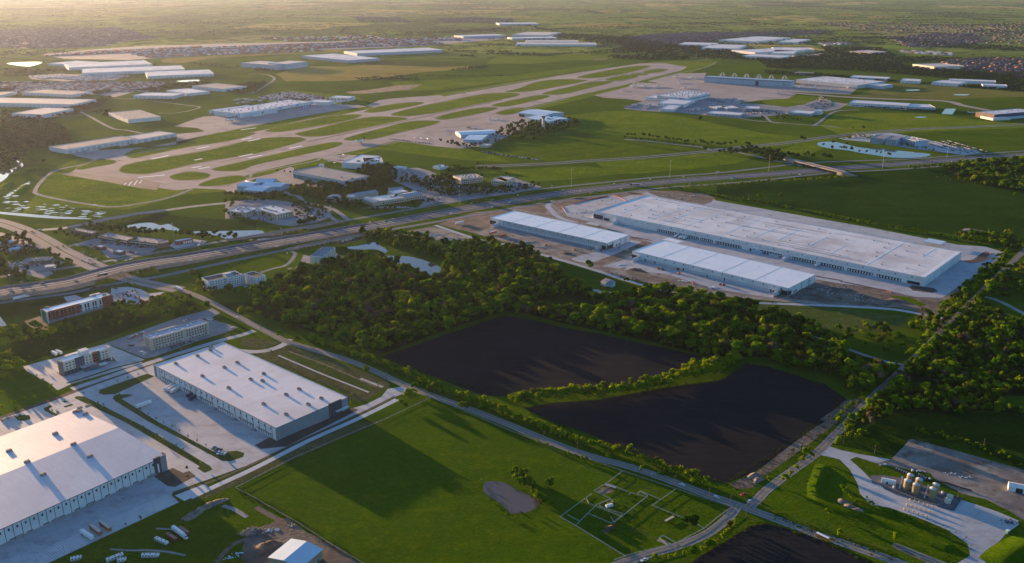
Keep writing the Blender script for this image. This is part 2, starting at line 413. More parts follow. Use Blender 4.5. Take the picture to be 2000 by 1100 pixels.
# ---- left: concrete yards of the warehouses
sheet('concrete_yard', f('-150,870 0,820 110,779 297,713 430,685 560,850 690,797 715,790 745,775 757,760 800,752 815,758 775,774 690,812 500,903 338,961 335,967 350,981 92,1101 40,1122 -400,1122'), CONC, 6)
sheet('street_verge', f('-60,1062 0,812 110,776 295,711 300,706 297,716 110,781 0,824 -60,850'), DIRT, 8) if 0 else None
ribbon('dirt_strip', f('-60,845 0,817 110,778 200,744 300,710'), 7, DARKDIRT, 9)
ribbon('street', f('497,646 470,655 425,667 300,706 215,735 140,760'), 9, CONC, 10)
for k_, s_ in (('20', '770,870 780,845 950,785 1150,720 1210,740 1050,810 900,880 810,885'), ('20', '340,990 390,965 410,975 380,1000 460,1045 440,1055 350,1010'),
               ('20', '120,1060 150,1040 230,1045 240,1070 190,1090 140,1085'), ('20', '485,935 510,930 525,940 500,945'), ('20', '495,975 560,955 575,965 510,985')):
    sheet('planted_island', q(k_, s_), VERGE, 9)
sheet('planted_island', q('20', '880,910 900,885 1000,880 1040,890 950,915 1240,1100') + q('30', '1260,10 1680,235 1850,222 1910,240 1900,270 1800,305 1730,300 1640,250 1170,0') + q('20', '900,935'), VERGE, 9)
sheet('planted_island', q('20', '580,910 600,895 660,898 1050,1095') + q('30', '1100,20 1640,340 1660,370 1600,395 1540,360 1560,345 980,0'), VERGE, 10)
sheet('mulch_bed', q('30', '1200,420 1350,355 1430,395 1480,380 1530,420 1370,505 1310,500'), DARKDIRT, 9)
sheet('grass_strip', f('497,870 532,851 548,857 690,797 700,801 560,872 510,877'), DARKDIRT, 9)
sheet('basin_slope', q('21', '0,560 150,520 240,480 330,500 700,650 1040,785 1050,810 870,930 830,945 740,930 690,860 0,590'), DRYGRASS, 7)
sheet('basin_bottom', q('21', '190,575 250,545 600,680 940,830 870,860'), VERGE, 9)
ribbon('basin_edge', q('21', '250,542 600,675 945,828'), 1.6, DIRT, 10)
ribbon('drain_channel', q('21', '175,577 500,715 780,825 880,865'), 2.4, CONC, 10)
ribbon('drain_channel', q('21', '815,757 990,825'), 3.5, CONC, 10)
sheet('grass_verge', q('21', '-100,440 0,440 200,470 60,530 0,530 -130,500'), DRYGRASS, 8)
ribbon('entrance_drive', q('21', '-150,540 0,548 120,530 220,490 260,450'), 9, CONC, 11)
ribbon('channel', f('372,972 420,950 500,913 600,862 690,822 740,798 775,780'), 6, CANALC, 9)
ribbon('channel_bank', f('340,964 420,938 500,903 600,855 690,815 770,775'), 3, DARKDIRT, 10)
sheet('channel_mouth', q('30', '1365,572 1600,480 1640,520 1560,560 1440,615'), CANALC, 10)
sheet('grass_verge', q('30', '1440,620 1570,560 1640,520 2000,360') + q('31', '300,190 700,10 800,0 980,-10 300,285 0,420') + q('30', '1820,500 1700,560 1500,620'), DRYGRASS, 4)
ribbon('gravel_track', q('21', '760,1090 900,1020 1100,930'), 5, CONC2, 8)
# ---- hotel lots on the left
sheet('parking_lot', q('20', '0,340 0,270 20,300 50,345'), CONC, 8)
sheet('parking_lot', q('20', '180,665 300,630 420,600 840,480 880,510 1130,610 1100,640 900,700 560,800 450,850 380,790 300,750 210,700'), CONC, 8)
sheet('parking_lot', q('20', '830,480 1000,420 1400,280 1660,210 1720,245 1640,290 1860,360 1760,400 1560,460 1200,590 1130,600 880,500'), CONC2, 9)
ribbon('grass_strip', q('20', '520,795 700,740 900,675 1140,615'), 3.5, VERGE, 11)
ribbon('grass_strip', q('20', '1200,602 1400,540 1700,440 1860,380'), 4.5, VERGE, 11)
sheet('parking_lot', q('20', '870,50 1000,40 1100,60 1160,95 1290,80 1200,130 1090,180 900,170 860,130'), CONC, 8)
sheet('parking_lot', q('20', '495,120 590,105 650,130 560,160 520,155'), CONC, 8)
sheet('dirt_lot', q('20', '190,310 310,270 380,340 370,370 290,380 220,340'), DIRT, 8)
sheet('rough_ground', q('20', '0,500 420,400 800,330 1180,250 1250,290 850,440 600,520 400,570 180,640 0,590'), DARKGRASS, 4)
sheet('mulch_bed', q('20', '420,690 480,740 620,700 840,620 910,625 880,590 500,740'), DARKDIRT, 9)
# ---- construction site behind the woods
sheet('construction_ground', f('862,438 900,427 1000,407 1100,395 1200,379 1265,372 1310,374 1380,378 1400,392 1700,445 1870,478 1940,487 1958,500 1900,545 1855,583 1800,600 1700,600 1560,592 1440,582 1300,560 1160,530 1050,492 960,465'), GRAVEL, 3)
sheet('truck_court', f('1165,412 1265,375 1400,392 1700,445 1870,478 1925,482 1958,492 1952,505 1840,582 1790,580 1590,545 1400,520 1290,480 1170,440'), CONC, 6)
sheet('truck_court', q('12', '0,620 640,770 650,840 560,850 0,720 -200,660 -180,610'), CONC2, 7)
sheet('truck_court', q('12', '980,930 1600,1080 2050,1190 2040,1230 1600,1160 1200,1040 880,1010 900,970'), CONC, 7)
sheet('car_park', q('12', '390,520 700,440 850,420 1050,425 930,470 860,480 640,560 640,600 730,620 700,650 430,590'), CONC, 7)
sheet('car_park', q('12', '460,920 680,860 930,775 1010,790 960,830 600,960 500,940'), CONC, 7)
sheet('car_park', q('12', '700,980 880,930 980,880 1010,920 980,950 840,1000'), CONC, 7)
sheet('dirt_mound_area', q('12', '300,480 480,440 740,430 760,440 480,490 400,520 380,540'), DIRT, 8)
sheet('dirt_mound_area', q('12', '790,425 900,405 1000,410 1050,425 930,425 860,445 810,435'), DIRT, 8)
sheet('dirt_mound_area', q('12', '0,510 200,500 280,515 260,580 120,550'), DIRT, 8)
sheet('dirt_strip', q('12', '620,965 1000,800 1060,790 1100,800 700,975'), DIRT, 9)
sheet('dirt_mound_area', q('12', '890,1010 1000,995 1100,1050 1300,1100 1180,1110 900,1040'), DIRT, 9)
sheet('dirt_field', q('12', '1050,400 1300,390 1580,440 1560,480 1500,500 1160,440'), DIRT, 8)
sheet('dirt_field', q('11', '1420,650 1700,560 2000,530 2000,560 1830,600 1830,680 1700,710 1560,690'), DIRT, 8)
sheet('dirt_field', q('11', '980,740 1380,670 1700,760 1640,800 1500,790 1250,745'), GRAVEL, 8)
sheet('dirt_field', q('23', '150,130 330,30 460,0 900,60 1100,110 1350,170 1420,200 1330,270 1050,210 850,180 480,160 300,150'), DIRT, 8)
sheet('dirt_field', q('23', '1180,230 1340,270 1400,300 1330,380 1240,400 1200,330'), DIRT, 8)
sheet('planted_island', q('23', '1100,40 1130,30 1290,50 1330,75 1280,90 1130,70'), DARKDIRT, 12)
sheet('planted_island', q('13', '1480,940 1600,930 1680,870 1740,880 1700,930 1630,955'), DARKDIRT, 12)
sheet('grass_strip', q('23', '940,110 1100,120 1240,180 1200,195 1050,150'), FIELD, 10)
ribbon('site_road', q('12', '-500,480 -300,520 0,690 0,810 200,880 480,960 700,1030 900,1090') if 0 else f('850,440 900,457 960,475 1000,478 1050,495 1120,515 1175,532 1225,548 1300,568 1380,583 1450,590 1540,594 1640,598 1740,604 1800,614 1840,622'), 8, CONC, 11)
ribbon('site_entrance', f('1082,392 1070,402 1078,412 1085,420 1100,428 1125,436'), 11, CONC, 11)
ribbon('country_lane', q('23', '300,410 500,480 700,555 900,620 1060,650'), 5, CONC2, 10)
ribbon('country_lane', q('23', '1660,110 1800,150 2000,250 2100,300'), 7, CONC2, 10)
# ---- open ground round the airport
sheet('meadow', f('940,292 1010,262 1100,266 1200,272 1300,282 1365,292 1360,298 1250,305 1150,315 1050,317 1000,318'), PASTURE, 3, 'm')
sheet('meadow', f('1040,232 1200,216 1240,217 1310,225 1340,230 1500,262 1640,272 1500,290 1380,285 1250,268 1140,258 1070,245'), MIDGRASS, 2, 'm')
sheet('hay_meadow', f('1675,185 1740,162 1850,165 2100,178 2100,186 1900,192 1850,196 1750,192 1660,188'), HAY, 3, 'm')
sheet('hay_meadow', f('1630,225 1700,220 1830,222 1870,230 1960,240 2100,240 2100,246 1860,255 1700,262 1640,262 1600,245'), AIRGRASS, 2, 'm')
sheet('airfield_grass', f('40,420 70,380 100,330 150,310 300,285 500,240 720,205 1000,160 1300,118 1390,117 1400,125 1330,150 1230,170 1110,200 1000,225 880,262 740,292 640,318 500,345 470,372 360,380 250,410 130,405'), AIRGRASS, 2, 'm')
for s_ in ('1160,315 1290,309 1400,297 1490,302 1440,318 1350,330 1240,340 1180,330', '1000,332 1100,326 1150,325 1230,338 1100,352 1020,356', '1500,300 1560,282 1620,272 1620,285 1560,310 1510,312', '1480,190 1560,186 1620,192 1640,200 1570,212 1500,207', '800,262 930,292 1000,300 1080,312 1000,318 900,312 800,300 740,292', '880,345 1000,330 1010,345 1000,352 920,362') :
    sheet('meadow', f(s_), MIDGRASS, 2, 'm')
for s_ in ('520,200 560,175 700,190 720,205 640,202', '760,160 1000,148 1100,135 1200,125 1180,133 1000,158 860,176 780,178'):
    sheet('meadow', f(s_), MIDGRASS, 1, 'm')
# ---- airfield pavement
sheet('airfield_pavement', f('140,336 150,330 225,316 312,299 500,257 737,212 1000,165 1100,147 1250,124 1300,124 1343,131 1330,138 1275,151 1225,165 1112,190 1000,217 860,251 725,287 625,308 500,336 460,350 440,362 460,372 380,368 345,372 315,368 275,358 200,346'), AIRCON, 8, 'm')
sheet('blast_pad', q('10', '480,262 560,245 700,270 1060,290 1260,330 1225,385 1100,372 850,325'), BLAST, 12, 'm')
sheet('apron', f('115,292 150,297 345,283 345,262 400,257 385,250 340,247 395,228 440,225 640,203 700,205 716,208 660,216 600,226 480,248 400,265 330,280 262,292 243,302 243,308 228,315 190,313 152,306'), APRON, 9, 'm')
ribbon('taxiway', f('240,313 262,302 350,287 450,268 560,248 650,230 720,215 760,207'), 28, AIRCON, 10, 'm')
sheet('apron', f('716,206 740,196 760,193 800,190 860,186 870,190 800,200 770,206 740,213'), APRON, 10, 'm')
sheet('apron', f('725,290 780,272 850,254 930,233 1000,217 1030,217 1062,226 1040,240 1000,262 960,283 900,290 850,286 800,278 770,276'), AIRCON, 11, 'm')
sheet('apron', q('02', '640,745 760,715 900,680 940,655 1150,650 1500,668 2000,705 2220,735 2160,770 1960,780 1760,810 1500,830 1100,800 900,775 720,765'), AIRCON, 9, 'm')
sheet('apron', q('02', '1060,635 1300,575 1520,570 1500,610 2000,650 2700,690 2640,740 2000,710 1700,690 1320,665 1140,650'), AIRCON, 9, 'm')
sheet('truck_yard', q('02', '870,850 960,810 1120,760 1450,780 1760,760 1750,810 2000,830 2140,870 2100,900 1760,925 1500,900 1280,880 1000,865'), CONC2, 10, 'm')
sheet('car_park', q('E', '950,290 1250,300 1500,330 1720,300 1860,350 1800,390 1560,400 1360,380 1300,410 1080,410 960,380'), CONC2, 10, 'm')
sheet('car_park', q('E', '1680,300 1790,260 2080,300 1990,350 1870,370'), CONC2, 11, 'm')
sheet('car_park', q('03', '210,640 700,600 930,640 700,690 300,680'), CONC2, 11, 'm')
ribbon('taxiway', f('1222,161 1325,166 1500,178 1675,191 1837,197 1880,206 1937,217'), 30, AIRCON, 13, 'm')
ribbon('service_road', q('10', '1500,378 1300,450 1000,505 900,515 800,512 500,465 300,420 275,390 320,320 400,250 500,215 700,180 800,170'), 8, CONC2, 10, 'm')
ribbon('service_road', q('10', '1640,352 1940,290') + q('11', '0,250 450,160 530,130 900,50 1100,10'), 6, CONC2, 9, 'm')
ribbon('service_road', q('H', '440,445 800,375 1200,290 1500,235 1820,200'), 6, CONC2, 9, 'm')
ribbon('service_road', q('02', '-500,740 -300,705 0,650 400,585 1000,500 1400,480 1530,460'), 6, CONC2, 9, 'm')
ribbon('service_road', q('02', '0,880 200,830 440,770') , 6, CONC2, 9, 'm')
ribbon('service_road', q('02', '970,640 1200,590 1500,530 1600,480'), 6, CONC2, 9, 'm')
ISL = ['235,330 262,318 400,295 500,272 575,268 595,272 585,278 500,300 400,316 300,338 265,340 240,337',
       '332,346 345,340 370,336 400,338 410,343 395,350 350,352', '415,330 450,321 500,310 600,287 650,278 668,281 640,292 560,309 500,322 470,333 430,334',
       '390,360 425,348 465,343 480,348 478,352 440,361 400,364']
ISL = [f(s) for s in ISL] + [q('01', s) for s in (
       '320,1040 500,1000 700,950 900,915 1100,915 1180,930 1050,960 700,1030 550,1060 400,1068 330,1055',
       '690,1088 800,1050 1000,1000 1200,950 1400,945 1430,955 1350,985 1100,1040 950,1080 800,1100',
       '1065,890 1200,850 1500,790 1750,740 1950,725 2050,735 2000,760 1600,840 1400,882 1200,908 1100,905',
       '1410,920 1500,890 1700,850 1850,840 1880,850 1800,875 1600,915 1480,935 1420,930',
       '1850,820 2000,785 2200,745 2290,750 2230,775 2000,825 1900,833',
       '1880,880 2000,850 2100,845 2050,880 1960,895 1900,892',
       '855,870 950,835 1150,805 1300,800 1250,825 1000,870 900,880',
       '80,1020 200,985 400,940 600,905 780,895 820,905 700,945 450,990 200,1030 100,1028')] + [q('02', s) for s in (
       '-50,715 60,690 200,640 400,620 560,625 580,632 450,660 200,705 50,720', '520,600 700,560 900,525 1000,515 1080,520 900,570 700,605 560,610',
       '250,725 450,680 600,645 740,635 780,645 600,690 400,735 280,738', '740,620 860,590 960,590 980,600 880,625 780,632',
       '930,580 1000,572 1060,577 1050,585 960,590', '1030,560 1130,543 1200,542 1210,548 1130,565 1050,572')]
ISL.append(q('10', '990,115 1080,95 1300,60 1560,-5 1800,-50 2000,-60 1800,0 1500,45 1200,105 1050,135'))
ISL.append(q('10', '600,215 760,150 830,147 900,157 880,180 740,205 640,225'))
for i_, s_ in enumerate(ISL):
    ctr = Vector((sum(p[0] for p in s_) / len(s_), sum(p[1] for p in s_) / len(s_)))
    sheet('paved_shoulder', [tuple(ctr + (Vector(p) - ctr) * 1.0 + (Vector(p) - ctr).normalized() * 2.4) for p in s_], BLAST, 13, 'm', sm=4)
    sheet('grass_island', s_, AIRGRASS, 15, 'm', sm=4)
# runway wear and paint
WHITE = surf('road_paint_white', (.7, .7, .68), rough=.7)
RUBBER = surf('rubber_marks', (.13, .12, .12), (.22, .19, .18), .006, rough=.9, stretch=(1, 1, 1))
ribbon('rubber_streak', f('600,277 700,256 800,234 900,212 980,196'), 16, RUBBER, 17, 'm')
ribbon('rubber_streak', f('1150,160 1200,150 1270,134'), 16, RUBBER, 17, 'm')
ribbon('rubber_streak', f('430,317 500,302 560,289'), 12, RUBBER, 17, 'm')
def paint(name, segs, wid, lv, zone='m'):
    mb = MB()
    for a, b in segs:
        a, b = G(*a), G(*b); d = (b - a).normalized(); n = Vector((-d.y, d.x, 0)) * wid / 2; z = Vector((0, 0, lv * UNIT[zone]))
        mb.add([a - n + z, b - n + z, b + n + z, a + n + z], [(0, 1, 2, 3)])
    return tag(mb.build(name, WHITE), kind='structure')
paint('runway_markings', [(q('C', '180,108')[0], q('C', '360,72')[0]), (q('C', '300,125')[0], q('C', '480,88')[0]), ((296, 311), (330, 304)), ((384, 291), (408, 286)),
      ((270, 347), (322, 342)), ((472, 273), (492, 269)), ((484, 276), (508, 271)), ((470, 254), (500, 250)), ((375, 328), (393, 325)), ((388, 303 + 27), (410, 326)), ((565, 290), (590, 285)), ((380, 308 + 5), (395, 310))], 9, 19)
paint('blast_pad_chevrons', [(q('10', '970,345')[0], q('10', '985,330')[0]), (q('10', '1005,350')[0], q('10', '1030,318')[0]), (q('10', '1050,345')[0], q('10', '1072,310')[0]), (q('10', '1090,335')[0], q('10', '1108,308')[0])], 2.5, 19)

# ---- roads
def lanes(name, stops, paintpos=()):
    """pavement whose strips lie side by side across the road; v runs across"""
    m, nt, b = newmat(name)
    b.inputs['Roughness'].default_value = .95; b.inputs['Specular IOR Level'].default_value = .15
    uvn = nt.nodes.new('ShaderNodeUVMap'); sp = nt.nodes.new('ShaderNodeSeparateXYZ'); nt.links.new(uvn.outputs[0], sp.inputs[0])
    r = nt.nodes.new('ShaderNodeValToRGB'); r.color_ramp.interpolation = 'CONSTANT'; el = r.color_ramp.elements
    while len(el) > 1: el.remove(el[-1])
    el[0].position = 0; el[0].color = (*stops[0][1], 1)
    for p, c in stops[1:]: e = el.new(p); e.color = (*c, 1)
    nt.links.new(sp.outputs[1], r.inputs[0]); c = r.outputs[0]
    co = coord(nt)
    c = mix(nt, mapr(nt, nz(nt, .02, 4, .6, co), .4, .7, 0, .35), c, (.08, .08, .085))
    for p, w_, dash in paintpos:
        a = nt.nodes.new('ShaderNodeMath'); a.operation = 'COMPARE'; a.inputs[1].default_value = p; a.inputs[2].default_value = w_
        nt.links.new(sp.outputs[1], a.inputs[0]); fac = a.outputs[0]
        if dash:
            d = nt.nodes.new('ShaderNodeMath'); d.operation = 'PINGPONG'; d.inputs[1].default_value = dash; nt.links.new(sp.outputs[0], d.inputs[0])
            g = nt.nodes.new('ShaderNodeMath'); g.operation = 'LESS_THAN'; g.inputs[1].default_value = dash * .3; nt.links.new(d.outputs[0], g.inputs[0])
            k = nt.nodes.new('ShaderNodeMath'); k.operation = 'MULTIPLY'; nt.links.new(fac, k.inputs[0]); nt.links.new(g.outputs[0], k.inputs[1]); fac = k.outputs[0]
        c = mix(nt, fac, c, (.55, .55, .52) if p != .5 else (.5, .38, .1))
    nt.links.new(c, b.inputs['Base Color'])
    return m
dk, gy, lt_, br, gr = (.045, .058, .085), (.095, .11, .14), (.34, .39, .47), (.16, .15, .15), (.02, .05, .006)
HWY = lanes('highway_lanes', [(0, gy), (.05, (.095, .105, .125)), (.30, gy), (.335, gr), (.40, lt_), (.455, dk), (.62, lt_), (.67, dk), (.87, gy), (.93, br)],
            [(.13, .003, 6), (.21, .003, 6), (.51, .003, 6), (.565, .003, 6), (.72, .003, 6), (.78, .003, 6)])
FRONT = lanes('frontage_lanes', [(0, (.20, .22, .25)), (.1, (.15, .17, .20)), (.9, (.20, .22, .25))], [(.5 - .17, .008, 5), (.5 + .17, .008, 5)])
ART = lanes('arterial_lanes', [(0, (.25, .235, .23)), (.46, gr), (.54, (.25, .235, .23))], [(.17, .004, 5), (.3, .004, 5), (.7, .004, 5), (.84, .004, 5)])
LANE2 = lanes('two_lane_asphalt', [(0, (.15, .14, .14)), (.06, (.20, .19, .19)), (.94, (.15, .14, .14))], [(.5, .02, 0), (.07, .012, 0), (.93, .012, 0)])
WALLC = surf('barrier_concrete', (.30, .235, .19), (.36, .29, .24), .1, rough=.9)
ribbon('highway', [(-220, 602, 3), (-100, 588, 4.5), (0, 570, 5), (125, 552.5, 5.5), (200, 533, 5.5), (250, 521, 5.5), (320, 509, 5.5), (380, 500.5, 4), (500, 479.5, 2), (640, 456, 2), (700, 446, 1), (750, 437.5, 0), (870, 415, 0), (1000, 393, 0), (1125, 374, 0), (1250, 360, 0), (1375, 349, 0), (1500, 340.5, 0), (1625, 330, 0), (1750, 320.5, 0), (1875, 311.5, 0), (2000, 302.5, 0), (2200, 288, 0), (2500, 268, 0)],
       44, HWY, 9, 'n', spans=((165, 300),), skirt=WALLC, pier=1)
ribbon('frontage_road', f('-150,620 0,592 70,582 140,572 215,556 312,540 400,521 500,500') + [(560, 488, 0), (590, 481, 3), (640, 471, 4), (690, 461.5, 4), (725, 455, 1), (760, 449, 0), (837, 436, 0)] + f('920,421 1000,407 1075,395 1190,380 1295,367 1400,359.5 1500,351 1620,338 1750,331 1875,322 2000,312 2200,298'), 10, FRONT, 12, spans=((585, 705),), skirt=WALLC, pier=1)
ribbon('frontage_road', f('-120,556 0,541 75,531 150,520 250,503 350,486 430,472') + [(500, 460.5, 2), (560, 450, 4), (630, 438, 3), (675, 431, 0)] + f('750,418 900,392 1000,376 1075,367 1175,357 1275,347 1400,338 1500,327 1567,319 1675,314 1750,312 1825,307.5 1925,300 2000,295 2200,282'), 10, FRONT, 12, spans=((480, 590),), skirt=WALLC, pier=1)
ribbon('arterial_road', f('-60,424 0,434 62,457 125,492 170,513 205,528 240,541 275,551 350,566'), lambda t: 30 if t < .75 else 24, ART, 14)
ribbon('arterial_road', f('-40,448 0,457 40,471 80,486'), 12, ROADC, 13)
ribbon('county_road', f('330,560 350,565 390,580 425,597 462,617 500,637 530,652 560,667 620,685 680,704 725,722 805,758 925,802 1000,832 1125,882 1250,918 1375,964 1430,983 1500,1008 1592,1043 1650,1062 1750,1097 1850,1135'), 9.5, LANE2, 12)
ribbon('county_road', f('1462,992 1480,975 1500,955 1547,920 1595,885 1640,840 1705,775 1770,715 1830,657 1873,615 1915,572 1962,527 1998,492 2040,450'), 8.5, LANE2, 13)
ribbon('county_road', f('1440,985 1432,1000 1410,1022 1375,1046 1325,1066 1270,1082 1215,1100 1160,1122'), 8.5, LANE2, 14)
ribbon('bridge_street', [(82, 449, 0), (120, 446, 0), (150, 441, 1), (185, 433, 3), (220, 426, 4), (260, 419, 4), (300, 413.5, 2), (330, 410, 0), (380, 403, 0), (440, 397, 0), (500, 394, 0)], 14, ROADC, 15, spans=((180, 300),), skirt=WALLC, pier=2)
ribbon('overpass', [(1530, 308, 0), (1545, 312, 4), (1560, 315, 6.5), (1600, 325, 6.5), (1640, 334.5, 6.5), (1655, 338.5, 5), (1672, 343, 0)], 17, CONC2, 15, spans=((1555, 1640),), skirt=WALLC, pier=3)
ribbon('parkway', f('930,325 1000,323 1100,318 1137,315 1250,308 1350,299 1400,294 1450,287 1500,283 1560,276 1620,267 1700,259 1800,252 1900,248 2000,243 2200,236'), 9, FRONT, 9, 'm', off=9)
ribbon('parkway', f('930,325 1000,323 1100,318 1137,315 1250,308 1350,299 1400,294 1450,287 1500,283 1560,276 1620,267 1700,259 1800,252 1900,248 2000,243 2200,236'), 9, FRONT, 9, 'm', off=-9)
ribbon('parkway', q('E', '0,630 250,650 500,680 700,700 820,730 900,715 1050,750 1250,790 1400,830 1580,850 1640,880'), 10, CONC2, 11, 'm')
ribbon('access_road', q('E', '750,400 900,410 1050,430 1200,455 1380,470 1550,485 1750,500 1880,505 2000,522'), 9, CONC2, 11, 'm')
ribbon('access_road', q('E', '1310,415 1360,465 1440,480'), 9, CONC2, 12, 'm')
ribbon('access_road', q('F', '-60,480 0,445 60,395 130,350 210,330 390,325'), 9, CONC2, 12, 'm')
ribbon('access_road', q('00', '620,870 700,910 870,1000 1000,1020 1150,1050'), 9, CONC2, 9, 'm')
ribbon('access_road', q('00', '-50,950 0,945 240,925 640,898'), 8, CONC2, 9, 'm')
ribbon('access_road', q('01', '-60,730 0,715 90,660 140,625 130,600 60,580 -60,580'), 10, CONC2, 9, 'm')
ribbon('access_road', q('00', '1240,885 1400,880 1560,840 1440,820 1200,790 1060,775 900,770'), 7, CONC2, 9, 'm')
ribbon('access_road', q('C', '780,560 830,600 900,610 960,630 1020,690 1130,720 1250,750 1400,790 1500,850 1560,900 1620,940'), 9, CONC2, 12)
ribbon('access_road', q('C', '1400,790 1330,820 1380,900 1450,940 1540,960'), 8, CONC2, 13)
ribbon('access_road', q('A', '0,560 920,520 1250,430 1340,370 1400,250 1330,215') if 0 else q('A', '920,520 1100,460 1250,425 1340,360 1400,260 1350,215'), 6, CONC2, 13)
sheet('car_park', q('A', '1280,460 1420,440 1500,320 1520,270 1640,300 1620,420 1480,430 1550,490 1430,500'), CONC2, 12)
sheet('car_park', q('A', '1840,250 2100,290 2200,340 2100,390 1850,340'), CONC2, 11)
# ---- lots round the office buildings
sheet('car_park', q('D', '350,450 560,400 900,420 1050,460 1100,520 1400,560 1700,540 1960,540 1700,600 1200,660 1000,700 760,620 600,560'), CONC2, 8, 'm')
sheet('car_park', q('D', '340,340 640,320 760,350 860,390 700,420 400,450'), CONC2, 9, 'm')
sheet('car_park', q('D', '1600,400 1900,500 1990,530 1900,560 1680,540'), CONC2, 9, 'm')
sheet('car_park', q('D', '0,760 440,730 640,760 700,700 560,600 600,545 960,640 1010,690 860,700 640,760 250,800 0,840'), CONC2, 10, 'm')
sheet('car_park', q('C', '0,690 160,680 300,640 800,690 1300,800 1360,900 1180,970 880,1010 700,1000 540,960 200,890 0,920'), CONC2, 7, 'm')
sheet('car_park', q('F', '190,600 480,560 700,545 980,600 1600,740 1420,765 1180,735 900,700 640,660 520,640 230,615'), CONC, 7, 'm')
sheet('hangar_apron', q('C', '0,500 280,400 600,330 850,240 900,260 880,330 1560,470 1260,500 960,490 780,460 640,400 420,390 160,470 140,580 0,560'), AIRCON, 8, 'm')
sheet('hangar_apron', q('C', '1200,110 1560,80 1720,90 1560,200 1280,140'), AIRCON, 9, 'm')
sheet('car_park', q('G', '890,400 1250,300 1330,300 2000,360 2100,420 1940,490 1750,520 1500,560 1400,560 1330,480 1130,400'), CONC2, 9)
sheet('car_park', q('G', '100,600 230,640 350,560 600,540 850,620 640,720 700,760 560,830 400,790 130,700'), CONC2, 9)
sheet('car_park', q('G', '0,380 300,350 380,430 120,500 0,470'), CONC2, 9)
sheet('car_park', q('I', '1080,170 1180,100 1480,60 1700,90 1640,150 1500,190 1280,200 1240,250 1180,210'), CONC, 9)
# ---- water
sheet('river_water', q('11', '715,830 800,820 900,795 960,800 975,825 1040,850 1005,880 1030,898 1200,905 1330,940 1440,990 1440,1030 1500,1060 1420,1068 1320,1035 1250,1000 1190,975 1050,940 1030,905 985,872 940,850 830,850 735,846'), WATER, 9, sm=3)
sheet('pond_water', q('10', '945,680 1060,650 1180,640 1250,660 1300,652 1400,650 1440,690 1420,710 1300,695 1100,695'), WATER, 9, sm=3)
sheet('pond_water', q('10', '1440,712 1600,705 2000,700 2060,715 2050,735 1980,745 1860,755 1760,765 1700,742 1520,722'), WATER, 9, sm=3)
sheet('pond_water', q('11', '10,775 60,742 300,722 325,705 300,725 230,745 100,765'), WATER, 9, sm=3)
sheet('pond_water', q('11', '640,800 700,770 800,760 830,775 720,800 660,812'), WATER, 9, sm=3)
sheet('creek_water', q('10', '-60,548 0,555 200,570 400,588 600,600 730,612 560,612 400,607 200,592 60,578 -60,565'), WATER, 9, 'm', sm=3)
sheet('creek_water', q('10', '-40,240 50,235 100,215 150,190 130,160 105,140 120,135 160,165 182,190 160,212 80,255 50,290 0,325 -50,330'), WATER, 9, 'm', sm=3)
sheet('pond_water', q('13', '385,22 420,10 520,10 640,35 700,50 800,60 900,60 1000,75 1150,90 1270,105 1230,125 1100,135 950,130 830,112 720,95 620,75 480,60 400,40'), WATER, 9, 'm', sm=3)
sheet('pond_water', f('945,946 955,940 985,943 1010,957 1040,970 1055,978 1050,990 1030,1000 1000,1003 985,990 965,975 946,962'), MUDWATER, 8, sm=4)
sheet('pond_water', q('00', '50,497 180,486 330,486 270,512 200,520'), WATER, 9, 'd', sm=3)
sheet('pond_water', q('00', '1390,632 1500,622 1560,625 1530,640 1400,640'), WATER, 9, 'd', sm=3)
sheet('pond_water', q('03', '1355,890 1385,850 1470,850 1440,895'), WATER, 9, 'm')
sheet('pond_water', q('03', '1080,703 1180,700 1170,708 1090,709'), WATER, 9, 'd', sm=3)
sheet('pond_water', q('03', '1450,738 1570,738 1550,746 1470,745'), WATER, 9, 'd', sm=3)
sheet('pond_water', q('03', '1150,914 1235,912 1225,920 1165,920'), WATER, 9, 'm', sm=3)
sheet('flooded_hollow', q('20', '-30,270 0,270 20,300 52,345 0,348 -30,345'), WATER, 9, sm=3)
sheet('pond_water', q('P', '1180,575 1250,570 1300,590 1400,600 1520,630 1500,640 1350,625 1230,610'), WATER, 9, sm=3)
mb = MB()                                     # pools of the wet meadow by the creek: stuff nobody counts
for i in range(90):
    x = rng.uniform(5, 205); y = 392 + (x - 5) * .07 + rng.gauss(0, 9) + 10
    if y > 425 - (x < 60) * 10: continue
    c = G(x, y, 0); r = rng.uniform(1, 5); n = 7
    mb.add([(c.x + r * rng.uniform(1, 2.6) * math.cos(a * 2 * math.pi / n), c.y + r * rng.uniform(.5, 1.2) * math.sin(a * 2 * math.pi / n), .07 + i * .0004) for a in range(n)], [tuple(range(n))])
for i in range(26):
    t = i / 25; x = 12 + 45 * t + rng.gauss(0, 1.2); y = 384 - 28 * t + rng.gauss(0, 1)
    c = G(x, y, 0); r = rng.uniform(1.5, 4); n = 7
    mb.add([(c.x + r * rng.uniform(.8, 1.8) * math.cos(a * 2 * math.pi / n), c.y + r * rng.uniform(.8, 2) * math.sin(a * 2 * math.pi / n), .12 + i * .0004) for a in range(n)], [tuple(range(n))])
tag(mb.build('wet_meadow_pools', WATER), kind='stuff')
